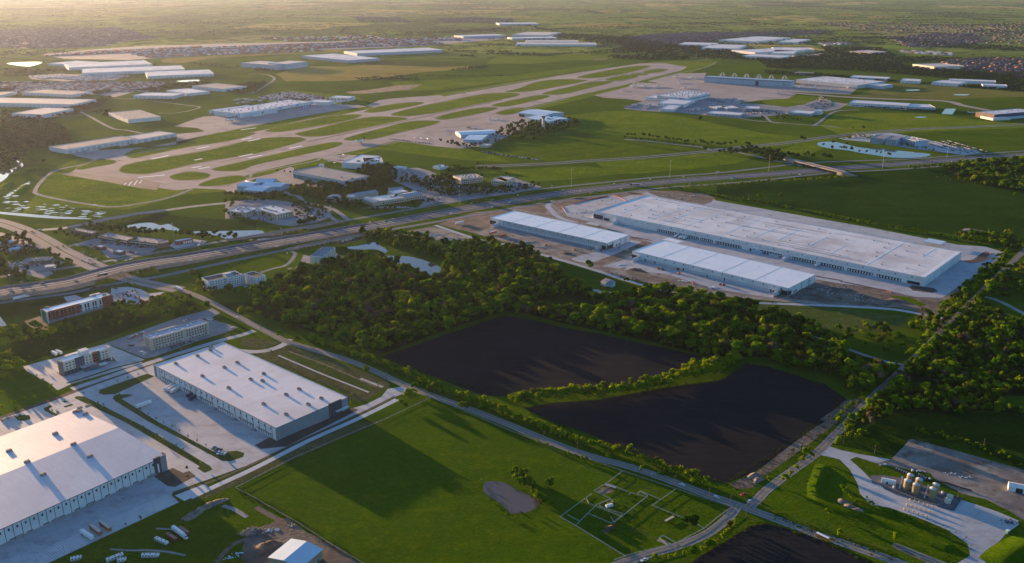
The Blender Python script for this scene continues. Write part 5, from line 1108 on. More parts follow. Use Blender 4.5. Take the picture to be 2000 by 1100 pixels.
def pool_col(kind):
    c = bpy.data.collections.new('kinds_of_' + kind)
    for m in CR[kind]:
        c.objects.link(bpy.data.objects.new('crown_kind', m))
    return c
PCOL = {}
def scatter(name, kind, pts, sizes, mats=None):
    """a mass nobody could count: one object, trees set on its points"""
    if not len(pts): return
    if kind not in PCOL: PCOL[kind] = pool_col(kind)
    me = bpy.data.meshes.new(name); me.from_pydata([tuple(p) for p in pts], [], [])
    a = me.attributes.new('size', 'FLOAT_VECTOR', 'POINT')
    rr = np.random.default_rng(len(pts)); s = np.array(sizes, dtype=np.float32)
    if s.ndim == 1: s = np.stack([s * rr.uniform(.75, 1.1, len(s)), s * rr.uniform(.75, 1.1, len(s)), s * rr.uniform(.9, 1.3, len(s))], 1)
    a.data.foreach_set('vector', s.astype(np.float32).ravel())
    b = me.attributes.new('turn', 'FLOAT', 'POINT'); b.data.foreach_set('value', rr.uniform(0, 6.28, len(pts)).astype(np.float32))
    o = link(name, me)
    ng = bpy.data.node_groups.new('planting', 'GeometryNodeTree')
    ng.interface.new_socket('Geometry', in_out='INPUT', socket_type='NodeSocketGeometry'); ng.interface.new_socket('Geometry', in_out='OUTPUT', socket_type='NodeSocketGeometry')
    N = ng.nodes; gi = N.new('NodeGroupInput'); go = N.new('NodeGroupOutput'); ip = N.new('GeometryNodeInstanceOnPoints'); ci = N.new('GeometryNodeCollectionInfo')
    mp = N.new('GeometryNodeMeshToPoints')
    ci.inputs[0].default_value = PCOL[kind]; ci.inputs[1].default_value = True; ci.inputs[2].default_value = True
    ip.inputs['Pick Instance'].default_value = True
    sz = N.new('GeometryNodeInputNamedAttribute'); sz.data_type = 'FLOAT_VECTOR'; sz.inputs[0].default_value = 'size'
    tn = N.new('GeometryNodeInputNamedAttribute'); tn.data_type = 'FLOAT'; tn.inputs[0].default_value = 'turn'
    cx = N.new('ShaderNodeCombineXYZ'); L_ = ng.links
    L_.new(gi.outputs[0], mp.inputs[0]); L_.new(mp.outputs[0], ip.inputs[0]); L_.new(ci.outputs[0], ip.inputs['Instance']); L_.new(tn.outputs[0], cx.inputs[2]); L_.new(cx.outputs[0], ip.inputs['Rotation'])
    L_.new(sz.outputs[0], ip.inputs['Scale']); L_.new(ip.outputs[0], go.inputs[0])
    md = o.modifiers.new('planting', 'NODES'); md.node_group = ng
    return tag(o, kind='stuff')
def inside(p, poly):
    c = False; x, y = p
    for i in range(len(poly)):
        x1, y1 = poly[i - 1]; x2, y2 = poly[i]
        if (y1 > y) != (y2 > y) and x < (x2 - x1) * (y - y1) / (y2 - y1) + x1: c = not c
    return c
ROADS = []
def road_excl(s, w): ROADS.append(([G(*p) for p in f(s)], w))
road_excl('350,565 425,597 500,637 560,667 620,685 725,722 805,758 925,802 1000,832 1125,882 1250,918 1375,964 1475,1000', 8)
road_excl('1462,992 1500,955 1547,920 1595,885 1640,840 1705,775 1770,715 1830,657 1915,572 1998,492 2040,450', 4.2)
road_excl('1440,985 1410,1022 1375,1046 1325,1066 1215,1100', 7)
road_excl('1575,652 1625,670 1675,689 1725,705 1765,712', 4)
ribs = [('C', '780,560 830,600 900,610 960,630 1020,690 1130,720 1250,750 1400,790 1500,850 1560,900 1620,940')]
for k_, s_ in ribs: ROADS.append(([G(*p) for p in q(k_, s_)], 7))
ROADS.append(([G(*p) for p in f('-60,424 62,457 170,513 275,551 350,566')], 18)); ROADS.append(([G(*p) for p in f('0,570 125,552 250,521 380,500 500,480 640,456 750,437 1000,393 1250,360 1500,340 1750,320 2000,302')], 40))
def clear(p):
    for w, d in ROADS:
        for i in range(len(w) - 1):
            a, b_ = w[i], w[i + 1]; e = b_ - a; t = max(0, min(1, ((p.x - a.x) * e.x + (p.y - a.y) * e.y) / (e.x ** 2 + e.y ** 2)))
            if (a.x + e.x * t - p.x) ** 2 + (a.y + e.y * t - p.y) ** 2 < d * d: return False
    return True
EXC = [q('A', '1540,260 1880,130 1900,470 1700,500 1540,480'), q('A', '150,640 1000,560 1010,640 860,720 640,800 160,760'), f('745,697 790,682 880,650 985,617 1030,622 1100,640 1240,668 1300,680 1392,702 1300,742 1150,768 1020,777 850,737'),
       f('1022,797 1175,780 1300,757 1412,742 1437,722 1457,710 1500,716 1575,740 1645,778 1622,812 1500,893 1415,945 1250,892 1080,825'),
       f('1020,603 1060,584 1110,578 1160,592 1172,605 1165,612 1100,606 1040,606'), f('760,505 800,502 860,520 872,535 860,545 815,528 770,510'), f('676,485 700,477 740,472 770,492 740,490 690,488'),
       q('P', '1180,420 1500,420 1560,520 1760,540 1600,640 1180,640 880,330 1000,330')]
TREES = []      # (x, y, size, kind, cluster)
CL = {}
def cluster(key, label, group): CL[key] = (label, group)
def wood(key, kind, poly, spacing, size, jit=.35, exc=True, p=1.0, prob=None):
    w = [G(x, y) for x, y in poly]; P2 = [(v.x, v.y) for v in w]
    x0, x1 = min(a for a, _ in P2), max(a for a, _ in P2); y0, y1 = min(b for _, b in P2), max(b for _, b in P2)
    y = y0; k = 0
    while y < y1:
        x = x0 + (k % 2) * spacing / 2
        while x < x1:
            pt = Vector((x + rng.uniform(-jit, jit) * spacing, y + rng.uniform(-jit, jit) * spacing, 0)); x += spacing
            if rng.random() > p or not inside((pt.x, pt.y), P2) or not clear(pt): continue
            px = PX(pt)
            if not (-60 < px[0] < 2060 and -10 < px[1] < 1160): continue
            if exc and any(inside(px, e) for e in EXC): continue
            r = rng.random(); s = rng.uniform(*size) * (1.3 if r > .88 else 1) * rng.choice((.6, .75, .9, 1, 1, 1.15, 1.3)); nv_ = mnoise.noise((pt.x / 45, pt.y / 45, 3)); 
            if kind == 'leaf' and nv_ < -.42: continue
            kk = 'bare' if (kind == 'leaf' and r < .035 + (.12 if nv_ > .3 else 0)) else ('bush' if kind == 'leaf' and r < .27 + nv_ * .3 else 'oak' if kind == 'leaf' and r > .80 + nv_ * .3 else kind)
            TREES.append((pt.x, pt.y, s, kk, key))
        y += spacing * .87; k += 1
def hedge(key, kind, pts, wid, n, size, z=0):
    w = path_world(pts, 4); seg = [(w[i + 1] - w[i]).length for i in range(len(w) - 1)]; T = sum(seg)
    for i in range(n):
        d = T * (i + rng.random()) / n; j = 0
        while j < len(seg) - 1 and d > seg[j]: d -= seg[j]; j += 1
        a = w[j].lerp(w[j + 1], min(1, d / seg[j])); dr = (w[j + 1] - w[j]).normalized()
        a = a + Vector((-dr.y, dr.x, 0)) * rng.uniform(-wid, wid) / 2
        if not clear(a): continue
        TREES.append((a.x, a.y, rng.uniform(*size), kind, key))
def dots(key, kind, pts, size, n=1, spread=0):
    for x, y in pts:
        c = G(x, y)
        for _ in range(n): TREES.append((c.x + rng.uniform(-spread, spread), c.y + rng.uniform(-spread, spread), rng.uniform(*size), kind, key))
cluster('creekwood', 'round-crowned green tree of the creek woodland above the ploughed fields', 'trees of the creek woodland')
wood('creekwood', 'leaf', f('475,607 500,577 545,548 600,528 640,518 700,502 740,510 850,550 874,542 865,520 885,500 950,489 1040,491 1075,512 1095,540 1130,556 1175,590 1225,578 1290,560 1350,572 1450,600 1500,612 1560,640 1650,665 1660,700 1655,720 1640,715 1600,695 1560,690 1500,700 1440,700 1380,697 1240,664 1100,635 1030,617 985,612 880,645 745,695 640,662 560,640 500,617'), 9.5, (9, 14))
wood('creekwood', 'leaf', q('23', '0,230 260,330 330,440 420,540 620,600 740,640 860,680 1000,720 990,790 880,900 780,900 600,860 520,780 430,700 200,700 0,650'), 9.5, (9, 14))
wood('creekwood', 'leaf', q('11', '810,730 950,730 1250,750 1500,800 1700,800 1860,810 1880,870 2000,880 1500,960 1440,930 1330,890 1200,860 1060,840 980,790 860,770'), 9, (8, 12))
cluster('eastwood', 'tree of the dense dark wood right of the straight county road', 'trees of the eastern wood')
wood('eastwood', 'leaf', f('1838,655 1850,625 1875,595 1900,580 1925,600 1975,630 2010,632 2060,650 2060,780 1965,768 1955,790 2010,815 1920,806 1870,812 1780,804 1720,824 1655,850 1625,872 1610,868 1700,792 1765,722'), 8, (7, 11))
wood('eastwood', 'leaf', f('1800,615 1850,590 1880,560 1920,525 1960,490 1990,470 2010,480 1960,528 1905,572 1870,605 1830,640 1790,665 1770,650'), 8, (6, 10), p=.75)
wood('eastwood', 'leaf', f('1920,560 1960,535 2010,500 2060,500 2060,600 2000,592 1960,585 1925,580'), 10, (8, 12), p=.6)
wood('eastwood', 'leaf', q('23', '530,380 700,370 900,350 1040,420 1180,340 1200,400 1100,480 1000,580 860,560 640,500'), 9, (6, 10), p=.6)
cluster('corner wood', 'tree of the thick wood at the right below the highway', 'trees of the wood below the highway')
wood('corner wood', 'leaf', f('1835,327 1890,321 2060,306 2060,385 1925,364 1875,355 1866,350 1880,342 1890,335 1850,331'), 9, (9, 13))
cluster('fieldhedge', 'bright yellow-green tree in the curved hedgerow between the two ploughed fields', 'trees of the hedgerow between the ploughed fields')
hedge('fieldhedge', 'bush', q('22', '0,950 100,925 250,915 400,895 560,885 740,870 900,850 1050,835 1200,805 1320,740 1450,715 1600,680 1680,640 1760,610'), 15, 190, (6, 12))
hedge('fieldhedge', 'bush', q('22', '1350,730 1480,720 1620,690'), 22, 60, (9, 14))
cluster('roadhedge', 'bushy tree in the long hedgerow along the county road', 'trees of the hedgerow along the county road')
hedge('roadhedge', 'bush', f('600,663 680,690 745,712 800,733 860,765 920,785 1000,815 1080,845 1150,870 1250,900 1330,930 1380,952'), 10, 230, (4.5, 9))
hedge('roadhedge', 'bush', q('32', '0,60 200,150 400,230 620,310') , 3, 12, (3, 5))
cluster('lonetree', 'single leafy tree standing by a road or field edge', 'single trees by the roads')
dots('lonetree', 'bush', q('21', '1130,970 1180,900 1230,880 1250,930 1170,990'), (8, 11)); dots('lonetree', 'leaf', q('21', '1240,835 1365,870 1630,1000 180,420 335,480 880,700'), (6, 9), 2, 3)
dots('lonetree', 'leaf', q('32', '80,450 110,420 60,480 130,490 290,510 300,490 1010,390 1160,430 750,290 1700,830 1530,970 1370,1020 1410,1030 1120,1080'), (6, 9)); dots('lonetree', 'oak', q('32', '1395,840'), (13, 13.5))
dots('lonetree', 'bush', q('33', '470,725 555,895 990,920 610,550 590,560 810,170 850,190 300,260 340,280 260,320 220,370 180,430 130,470 540,180 570,150'), (6, 8)); dots('lonetree', 'leaf', q('13', '100,445 1925,440'), (8, 10)); dots('lonetree', 'leaf', q('12', '1925,450'), (9, 10))
dots('lonetree', 'leaf', q('P', '1130,290 1160,300 1620,480 800,290'), (9, 12)); dots('lonetree', 'leaf', q('30', '1460,370 1465,435'), (3, 4))
hedge('lonetree', 'bush', q('33', '560,10 640,120 800,130'), 12, 10, (6, 9)) ; hedge('roadhedge', 'bush', q('33', '0,480 180,400 330,290 370,260'), 5, 20, (5, 8))
hedge('roadhedge', 'bush', q('32', '880,1095 1150,1075 1360,1040 1560,990 1640,920 1760,790'), 3, 22, (3, 5.5))
hedge('roadhedge', 'leaf', q('23', '520,1090 620,1010 700,960 820,880'), 4, 16, (4, 6)); wood('lonetree', 'bush', q('33', '640,560 900,600 850,720 600,640'), 9, (3, 5), p=.5)
hedge('lonetree', 'bush', q('33', '1150,60 1350,120 1500,150 1700,230 1900,290'), 8, 22, (3, 6)); wood('lonetree', 'bush', q('N', '700,900 1100,850 1900,950 2000,1050 1400,1060 900,1000'), 14, (3, 6), p=.35)
cluster('pond tree', 'tree on the bank of the brown field pond', 'trees round the brown field pond'); hedge('pond tree', 'leaf', f('1000,925 1015,935 1040,962 1060,985 1080,990'), 8, 22, (4, 8)); hedge('pond tree', 'bush', f('942,935 935,955 960,985 990,1008 1020,1012 1050,998'), 3, 16, (1.5, 2.8))
cluster('hotelhedge', 'tree of the overgrown belt between the hotels', 'trees of the belt between the hotels')
wood('hotelhedge', 'leaf', q('20', '0,460 0,400 200,350 430,370 560,320 800,280 900,190 1000,160 1100,190 1300,120 1450,120 1560,190 1640,200 1560,250 1300,290 1000,330 700,400 400,440 200,490'), 8, (5, 9), p=.9)
wood('hotelhedge', 'bush', q('20', '-60,560 100,590 180,660 170,740 60,780 -60,760'), 8, (6, 10)); dots('hotelhedge', 'bush', q('20', '20,890 110,965 195,930 270,920 20,1010 400,830'), (4, 7)); wood('hotelhedge', 'bush', q('20', '0,500 500,440 560,500 400,590 180,640 0,590'), 11, (1.5, 3), p=.6)
wood('hotelhedge', 'leaf', q('A', '0,620 160,640 160,750 640,760 860,790 1100,620 1180,600 1380,500 1500,470 1650,430 1900,380 2000,440 2000,700 1200,1000 900,900 860,830 700,820 300,840 0,830'), 9, (7, 11), p=.95)
dots('hotelhedge', 'bush', q('A', '660,1050 720,1090 800,1080 640,1080'), (7, 9), 2, 3)
cluster('campustree', 'dark oak of the office park beyond the highway', 'oaks of the office park')
wood('campustree', 'oak', q('11', '290,370 700,310 960,190 1040,260 1100,300 1060,360 900,420 700,480 560,500 300,420'), 12, (8, 12), exc=False, p=.8)
wood('campustree', 'oak', q('D', '0,300 240,280 430,360 420,480 560,420 760,440 1000,390 1040,430 1060,560 1000,650 760,570 560,500 300,480 0,560'), 11, (7, 11), exc=False, p=.75)
wood('campustree', 'oak', q('D', '700,560 1100,560 1180,600 1640,580 1600,600 1200,630 1000,650 900,640'), 11, (6, 8.5), exc=False, p=.8); wood('campustree', 'oak', q('D', '1040,540 1400,540 1680,540 1960,500 1560,400 1620,400 1980,520 1700,600 1200,640'), 10, (5, 7.5), exc=False, p=.7)
wood('campustree', 'oak', q('D', '830,420 1020,420 1060,540 840,540'), 14, (5, 7.5), exc=False, p=.7); hedge('campustree', 'oak', q('D', '1000,520 1200,530 1400,545 1640,540'), 6, 16, (5, 7))
hedge('campustree', 'oak', q('D', '180,700 300,690 450,660 640,640'), 8, 26, (6, 9)); hedge('campustree', 'oak', q('D', '200,800 330,780 430,760 560,730 720,700 840,690'), 8, 26, (6, 9)); hedge('campustree', 'oak', q('D', '0,740 140,790 270,770'), 6, 6, (5, 7))
hedge('campustree', 'oak', q('D', '1020,350 1200,350 1400,340 1560,350'), 18, 22, (6, 9)); hedge('campustree', 'oak', q('D', '870,340 1020,310 1100,360'), 14, 12, (6, 9))
hedge('campustree', 'oak', q('D', '950,50 1100,90 1250,100 1400,60 1600,40 1800,20 1900,10'), 40, 46, (6, 10)); dots('campustree', 'oak', q('D', '890,50 1070,95 1290,310 1090,330 970,610 1340,430'), (9, 12))
hedge('campustree', 'oak', q('C', '0,600 150,610 350,620 550,620 700,600'), 14, 46, (6, 9)); hedge('campustree', 'oak', q('C', '20,720 90,690 220,690 420,690 560,670 800,650'), 16, 26, (6, 9)); wood('campustree', 'oak', q('C', '30,720 150,730 260,880 180,930 0,880'), 11, (5, 8), exc=False, p=.7)
wood('campustree', 'oak', q('C', '780,650 1100,680 1180,760 1340,790 1360,900 1220,960 900,900 860,760'), 11, (5.5, 8.5), exc=False, p=.6); hedge('campustree', 'oak', q('C', '930,1000 1060,980 1200,950'), 10, 12, (7, 10)); hedge('campustree', 'oak', q('C', '310,870 430,850 580,900 900,880'), 8, 12, (5, 7))
wood('campustree', 'oak', q('C', '1050,590 1280,560 1360,620 1180,680 1320,700 1560,700 1640,640 1680,700 1800,720 1760,790 1560,800 1400,720 1180,700'), 10, (7, 10), exc=False, p=.7)
wood('campustree', 'oak', q('C', '900,560 1100,480 1250,480 1500,470 1780,420 1780,500 1600,560 1300,560 1080,600'), 11, (8, 11), exc=False, p=.8)
dots('campustree', 'oak', q('C', '680,305 770,320 850,325 790,520 860,515'), (6, 8)); dots('campustree', 'leaf', q('C', '1580,790 1640,790 1900,810 1740,780 140,920 310,940 440,950 500,960 600,960'), (5, 7))
cluster('shoptree', 'dark oak round the shops and restaurants by the interchange', 'oaks round the interchange shops')
wood('shoptree', 'oak', q('G', '1000,130 1200,110 1250,170 1400,170 1700,200 2000,230 2000,280 1700,250 1400,230 1260,290 1210,220 1080,140'), 11, (8, 11), exc=False)
wood('shoptree', 'oak', q('I', '0,-40 1500,0 2200,20 2200,80 1500,60 1100,10 400,-10'), 11, (8, 11), exc=False); dots('shoptree', 'oak', q('G', '730,260 790,230 840,270 880,290 990,300 1090,330 970,240 1270,320 1355,290 1575,370 1900,390 1750,370'), (7, 9))
wood('shoptree', 'oak', q('G', '0,300 100,290 300,240 420,320 560,380 580,440 500,480 600,500 200,560 0,560 -60,400'), 10, (7, 10), exc=False, p=.8); wood('shoptree', 'oak', q('G', '600,450 640,430 800,500 780,560 640,530'), 8, (8, 10), exc=False)
wood('shoptree', 'oak', q('G', '860,570 1010,580 1000,640 760,690 650,710 660,680 850,650'), 9, (6, 9), exc=False); wood('shoptree', 'oak', q('G', '-60,560 100,580 60,700 160,720 260,740 430,720 460,790 250,840 0,850 -60,800'), 9, (7, 10), exc=False, p=.9)
hedge('shoptree', 'leaf', q('I', '250,120 520,120 700,150 950,110'), 8, 8, (5, 7)); dots('shoptree', 'leaf', q('I', '430,810 520,840 210,890'), (5, 6))
cluster('avenue', 'dark round tree of the avenue across the grass by the airport', 'trees of the avenue by the airport')
hedge('avenue', 'oak', q('E', '0,600 160,600 280,625 420,640 560,660 700,670 820,690 960,690 1030,680'), 9, 26, (8, 12)); hedge('avenue', 'oak', q('E', '0,620 200,640 400,665 600,690 700,700'), 4, 18, (5, 7)); dots('avenue', 'oak', q('E', '740,740 690,460 1655,640 1760,800 1870,810 1900,810 1700,790 1550,790 1600,800'), (9, 13), 2, 6)
wood('avenue', 'oak', q('E', '860,760 1080,740 1150,700 1240,730 1340,750 1500,780 1480,830 1380,860 1320,840 1290,790 1180,770 900,775'), 13, (9, 12), exc=False); dots('avenue', 'oak', q('F', '40,680 135,660 265,670 125,700 210,705 240,710 315,725 390,740 460,745 560,755 600,760 680,775 60,800 100,800 330,520 430,515'), (8, 11))
wood('avenue', 'oak', q('02', '0,970 200,950 330,930 480,950 540,990 380,1040 200,1080 0,1080 -200,1080 -100,1020'), 15, (8, 12), exc=False, p=.7); wood('avenue', 'oak', q('E', '1080,370 1400,370 1440,400 1300,440 1160,400'), 22, (6, 8), exc=False, p=.4); wood('avenue', 'oak', q('E', '1360,400 1480,380 1560,430 1700,460 1560,470 1380,450'), 18, (6, 8), exc=False, p=.6)
hedge('avenue', 'leaf', q('F', '210,620 400,590 600,640 900,690 1180,740'), 24, 40, (5, 8)); wood('avenue', 'oak', q('F', '1060,650 1550,740 1400,760 1180,720'), 20, (4, 6), exc=False, p=.4); hedge('avenue', 'oak', q('F', '330,290 600,310 880,330 1140,345'), 8, 50, (5, 7))
cluster('sitehedge', 'scrubby tree in the hedge behind the largest distribution building', 'trees of the hedge behind the distribution building')
hedge('sitehedge', 'leaf', q('12', '1180,365 1300,380 1420,400 1600,440 1760,470 2000,495') + q('13', '200,540 500,600 800,660 1100,705 1400,765 1600,790 1800,810 1920,830'), 7, 170, (4, 7)); hedge('sitehedge', 'bush', q('12', '1350,370 1500,365 1700,350 2000,330') + q('13', '200,320 420,305 650,290'), 10, 60, (5, 8)); wood('sitehedge', 'leaf', q('13', '1450,740 1720,720 1900,740 1960,800 1850,830 1500,770'), 9, (6, 9))
wood('sitehedge', 'bush', q('12', '1580,440 1760,400 2000,430 2000,490 1700,460'), 16, (2, 4), p=.5); hedge('corner wood', 'leaf', q('13', '1100,225 1350,205 1560,215 1640,200 1800,170'), 14, 60, (6, 10)); wood('sitehedge', 'bush', q('13', '1260,250 1500,240 1480,320 1300,310'), 14, (1.5, 2.5), p=.6)
cluster('westwood', 'tree of the sunlit creek wood at the left edge below the road', 'trees of the wood at the left edge')
wood('westwood', 'far', q('00', '-60,950 240,935 440,960 520,1040 560,1120 -60,1160'), 15, (10, 14), exc=False); wood('westwood', 'far', q('10', '-60,-60 560,-30 500,40 230,80 170,180 90,210 0,240 -60,200'), 14, (9, 13), exc=False); dots('westwood', 'far', q('10', '250,165 335,170 280,175 90,260 500,85 540,90'), (9, 12), 2, 6)
cluster('laneside', 'leafy tree crowding the straight county road', 'trees along the straight county road')
hedge('laneside', 'leaf', f('1690,782 1730,745 1770,708 1830,648 1875,605 1915,564 1960,522'), 9, 60, (8, 12)); hedge('laneside', 'leaf', f('1712,790 1780,722 1838,664 1880,622 1922,580 1968,538'), 9, 60, (8, 13)); hedge('laneside', 'bush', f('1625,858 1660,828 1700,796'), 8, 16, (6, 10))
# young trees on the parking islands and streets
young = q('20', '835,825 918,790 998,762 1080,735 935,900 1100,1010 1160,1045 1220,1080 655,880 770,960 812,975 805,1000 290,745 345,690 40,1055 150,1027 388,955 410,1020 450,1045') + q('30', '1035,15 1120,45 1230,105 1285,140 1380,185 1430,220 1610,190 1675,225 1540,155 1470,120 1405,80 1345,45 1570,340 1280,170 1280,10 985,810 1100,760') + q('21', '25,580 105,600 185,630 260,655 285,685 335,715 465,765 545,775 600,795 615,825 698,832 710,860 748,895 955,828 897,852 120,555 175,475 355,545 30,490 305,525 250,512 640,860 740,955') + q('12', '505,580 555,545 580,555 625,560 640,590 705,480 550,600 780,470 475,580 810,490 600,520')
# rule: the 300 that show largest are things, the others masses
def shown(t): return t[2] / ((Vector((t[0], t[1], 0)) - Vector((0, 0, CAM_H))).length)
TREES.sort(key=shown, reverse=True)
NIND = 262
LM = [((610, 500), 'near the tall narrow hotel'), ((520, 560), 'near the white L-shaped block'), ((800, 520), 'by the river pond'), ((640, 640), 'along the county road left of the ploughed fields'), ((740, 600), 'in the middle of the creek wood'),
      ((870, 650), 'along the upper left edge of the upper ploughed field'), ((960, 520), 'in the wood below the left site warehouse'), ((1080, 620), 'between the clearing and the upper ploughed field'), ((1080, 570), 'just above the grassy clearing'), ((1170, 540), 'by the farmhouse'),
      ((1230, 600), 'above the right part of the upper ploughed field'), ((1330, 660), 'along the upper right edge of the upper ploughed field'), ((1340, 590), 'below the woodside warehouse'), ((1450, 650), 'in the wood above the hedgerow end'), ((1550, 700), 'along the top edge of the lower ploughed field'),
      ((1600, 660), 'left of the curved country lane'), ((1680, 740), 'at the top right corner of the lower ploughed field'), ((1730, 690), 'where the country lane meets the straight road'), ((1840, 620), 'beside the upper part of the straight road'), ((1780, 720), 'right of the straight road opposite the lane'),
      ((1900, 680), 'in the middle of the eastern wood'), ((1980, 720), 'at the right edge of the photo'), ((1700, 820), 'along the lower part of the straight road'), ((1830, 790), 'at the lower edge of the eastern wood'), ((1940, 830), 'at the lower right of the eastern wood'), ((1200, 750), 'in the middle of the hedgerow between the fields'),
      ((1080, 775), 'at the left end of the hedgerow between the fields'), ((1390, 720), 'at the bushy right end of the hedgerow between the fields'), ((800, 780), 'by the junction near the basin'), ((1040, 950), 'beside the brown field pond'), ((1350, 1030), 'in the paddock corner'), ((1640, 960), 'on the banks left of the gas pad'), ((1240, 890), 'along the county road below the lower field'),
      ((20, 720), 'on the green slope at the left edge'), ((250, 620), 'behind the brick hotel'), ((100, 660), 'below the green-ended hotel'), ((1400, 1070), 'along the curved road at the bottom')]
def nearest(px, lm): return min(lm, key=lambda l: (l[0][0] - px[0]) ** 2 + ((l[0][1] - px[1]) * 1.6) ** 2)[1]
KW = {'leaf': 'fresh green tree', 'oak': 'dark green round tree', 'bush': 'bright yellow-green tree', 'far': 'green tree', 'bare': 'greyish budding tree'}
KN = {'leaf': 'broadleaf_tree', 'oak': 'oak_tree', 'bush': 'hedge_tree', 'far': 'broadleaf_tree', 'bare': 'budding_tree'}
for x, y, s, k, c in TREES[:NIND]:
    t = thing(KN[k], ('tall ' if s > 14 else 'low ' if s < 8.5 else 'small ' if s < 10 else '') + KW[k] + ' ' + nearest(PX((x, y, 0)), LM), 'tree', (x, y, 0), rng.uniform(0, 6.28), 'trees ' + nearest(PX((x, y, 0)), LM)); w_ = s * rng.uniform(.95, 1.3)
    link('trunk', rng.choice(TRUNKS), None, t, scale=(s * .9, s * .9, s * .95)); link('crown', rng.choice(CR[k]), None, t, scale=(w_, w_, s))
rest = {}
for x, y, s, k, c in TREES[NIND:]: rest.setdefault((c, k), []).append((x, y, s))
for (c, k), l in rest.items(): scatter('woodland', k, [(a, b_, -.12 * s) for a, b_, s in l], [s * 1.1 for _, _, s in l])
yw = [Vector(G(x, y)) for x, y in young]
ym = CR['bush'][0]
for i, p in enumerate(yw):
    t = thing('young_tree', 'thin young tree ' + nearest(PX(p), [((210, 745), 'on the mulched island by the hotel street'), ((260, 790), 'at the upper part of the right-hand long island'), ((180, 780), 'at the upper part of the left-hand long island'), ((320, 850), 'in the middle of the long islands'), ((400, 880), 'at the lower end of the long islands'), ((80, 725), 'in the multicoloured hotel car park'), ((20, 815), 'by the car park at the left edge'),
        ((105, 800), 'on the hooked island behind the ribbed warehouse'), ((365, 925), 'on the mulch bed below the dark corner entrance'), ((250, 1020), 'on the lower edge of the concrete court'), ((530, 700), 'along the upper side of the grass basin'), ((590, 730), 'behind the white-roofed warehouse beside the basin'), ((670, 760), 'at the lower end of the grass basin'), ((620, 690), 'between the basin and the county road'), ((1145, 415), 'in the new car park left of the distribution building'), ((1185, 400), 'in the new car park near the highway')]), 'young tree', p, rng.uniform(0, 6.28), 'young planted trees')
    s = rng.uniform(3, 4.2); link('trunk', TRUNKS[0], None, t, scale=(s, s, s)); link('crown', rng.choice(CR['bush']), None, t, scale=(s * .7, s * .7, s))
FLOOR = surf('forest_floor', (.018, .03, .006), (.03, .035, .012), .05, rough=1, spec=0)  # leaf litter, its dark colour also standing in for shade between crowns
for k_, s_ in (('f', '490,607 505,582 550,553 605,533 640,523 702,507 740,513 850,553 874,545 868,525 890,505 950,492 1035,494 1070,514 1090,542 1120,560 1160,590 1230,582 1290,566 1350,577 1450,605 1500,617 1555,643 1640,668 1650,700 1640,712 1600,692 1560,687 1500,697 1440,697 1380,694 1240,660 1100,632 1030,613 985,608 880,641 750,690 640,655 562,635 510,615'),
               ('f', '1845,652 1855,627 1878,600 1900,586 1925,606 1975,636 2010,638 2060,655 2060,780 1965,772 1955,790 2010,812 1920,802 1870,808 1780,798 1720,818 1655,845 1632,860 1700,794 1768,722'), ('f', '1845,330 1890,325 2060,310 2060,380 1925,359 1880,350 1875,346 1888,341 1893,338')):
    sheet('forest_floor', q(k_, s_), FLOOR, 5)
sheet('meadow', f('1022,603 1060,584 1110,578 1160,592 1170,605 1163,611 1100,605 1040,606'), DARKGRASS, 7)
# rank weeds and tufts along field edges and over the pastures
WE = []
def weeds(key, s_, n, spread, size, closed=True):
    w = [G(x, y) for x, y in q(key, s_)]; w = w + [w[0]] if closed else w
    L_ = [(w[i + 1] - w[i]).length for i in range(len(w) - 1)]; T = sum(L_)
    for _ in range(n):
        d = rng.random() * T; j = 0
        while j < len(L_) - 1 and d > L_[j]: d -= L_[j]; j += 1
        a = w[j].lerp(w[j + 1], d / L_[j]); s = rng.uniform(*size) * (1 + (rng.random() > .93)); WE.append(((a.x + rng.gauss(0, spread), a.y + rng.gauss(0, spread), -.25 * s), (s * 1.8, s * 1.8, s)))
weeds('f', '745,697 790,682 880,650 985,617 1030,622 1100,640 1240,668 1300,680 1392,702 1300,742 1150,768 1020,777 850,737', 700, 1.6, (.5, 1.5))
weeds('f', '1022,797 1175,780 1300,757 1412,742 1437,722 1457,710 1500,716 1575,740 1645,778 1622,812 1500,893 1415,945 1250,892 1080,825', 800, 1.6, (.5, 1.5))
weeds('f', '1345,1104 1375,1082 1425,1052 1462,1029 1490,1022 1530,1030 1600,1054 1700,1097', 260, 1.5, (.5, 1.4), False); weeds('f', '1660,805 1625,838 1560,885 1490,935 1440,955', 260, 6, (.4, 1.3), False)
weeds('f', '460,954 500,975 580,1021 715,1105', 200, 2, (.5, 1.2), False); weeds('33', '0,700 400,860 700,950 1000,1060', 200, 3, (.5, 1.4), False); weeds('33', '400,620 600,720 900,800 1200,900 1500,1040', 240, 9, (.4, 1.1), False); weeds('33', '600,640 700,640 900,700 1100,760 1400,850 1560,960', 200, 4, (.4, 1.2), False)
weeds('f', '946,945 985,943 1010,957 1055,978 1040,1000 1000,1003 965,975', 110, 1.4, (.3, .9)); weeds('f', '745,826 843,780 1000,847 1125,892 1320,959 1425,994', 260, 2, (.4, 1.0), False); weeds('O', '0,250 300,340 600,450 900,500 1200,520 1700,560', 260, 3, (.5, 1.8), False); weeds('33', '1100,130 1500,190 2000,340', 200, 4, (.6, 2.0), False)
def tufts(key, s_, n, size):
    P = [(lambda v: (v.x, v.y))(G(x, y)) for x, y in q(key, s_)]; x0, x1 = min(a for a, _ in P), max(a for a, _ in P); y0, y1 = min(b for _, b in P), max(b for _, b in P); k = 0
    for _ in range(n * 8):
        if k >= n: break
        x, y = rng.uniform(x0, x1), rng.uniform(y0, y1)
        if inside((x, y), P): k += 1; s = rng.uniform(*size); WE.append(((x, y, -.25 * s), (s * 1.9, s * 1.9, s)))
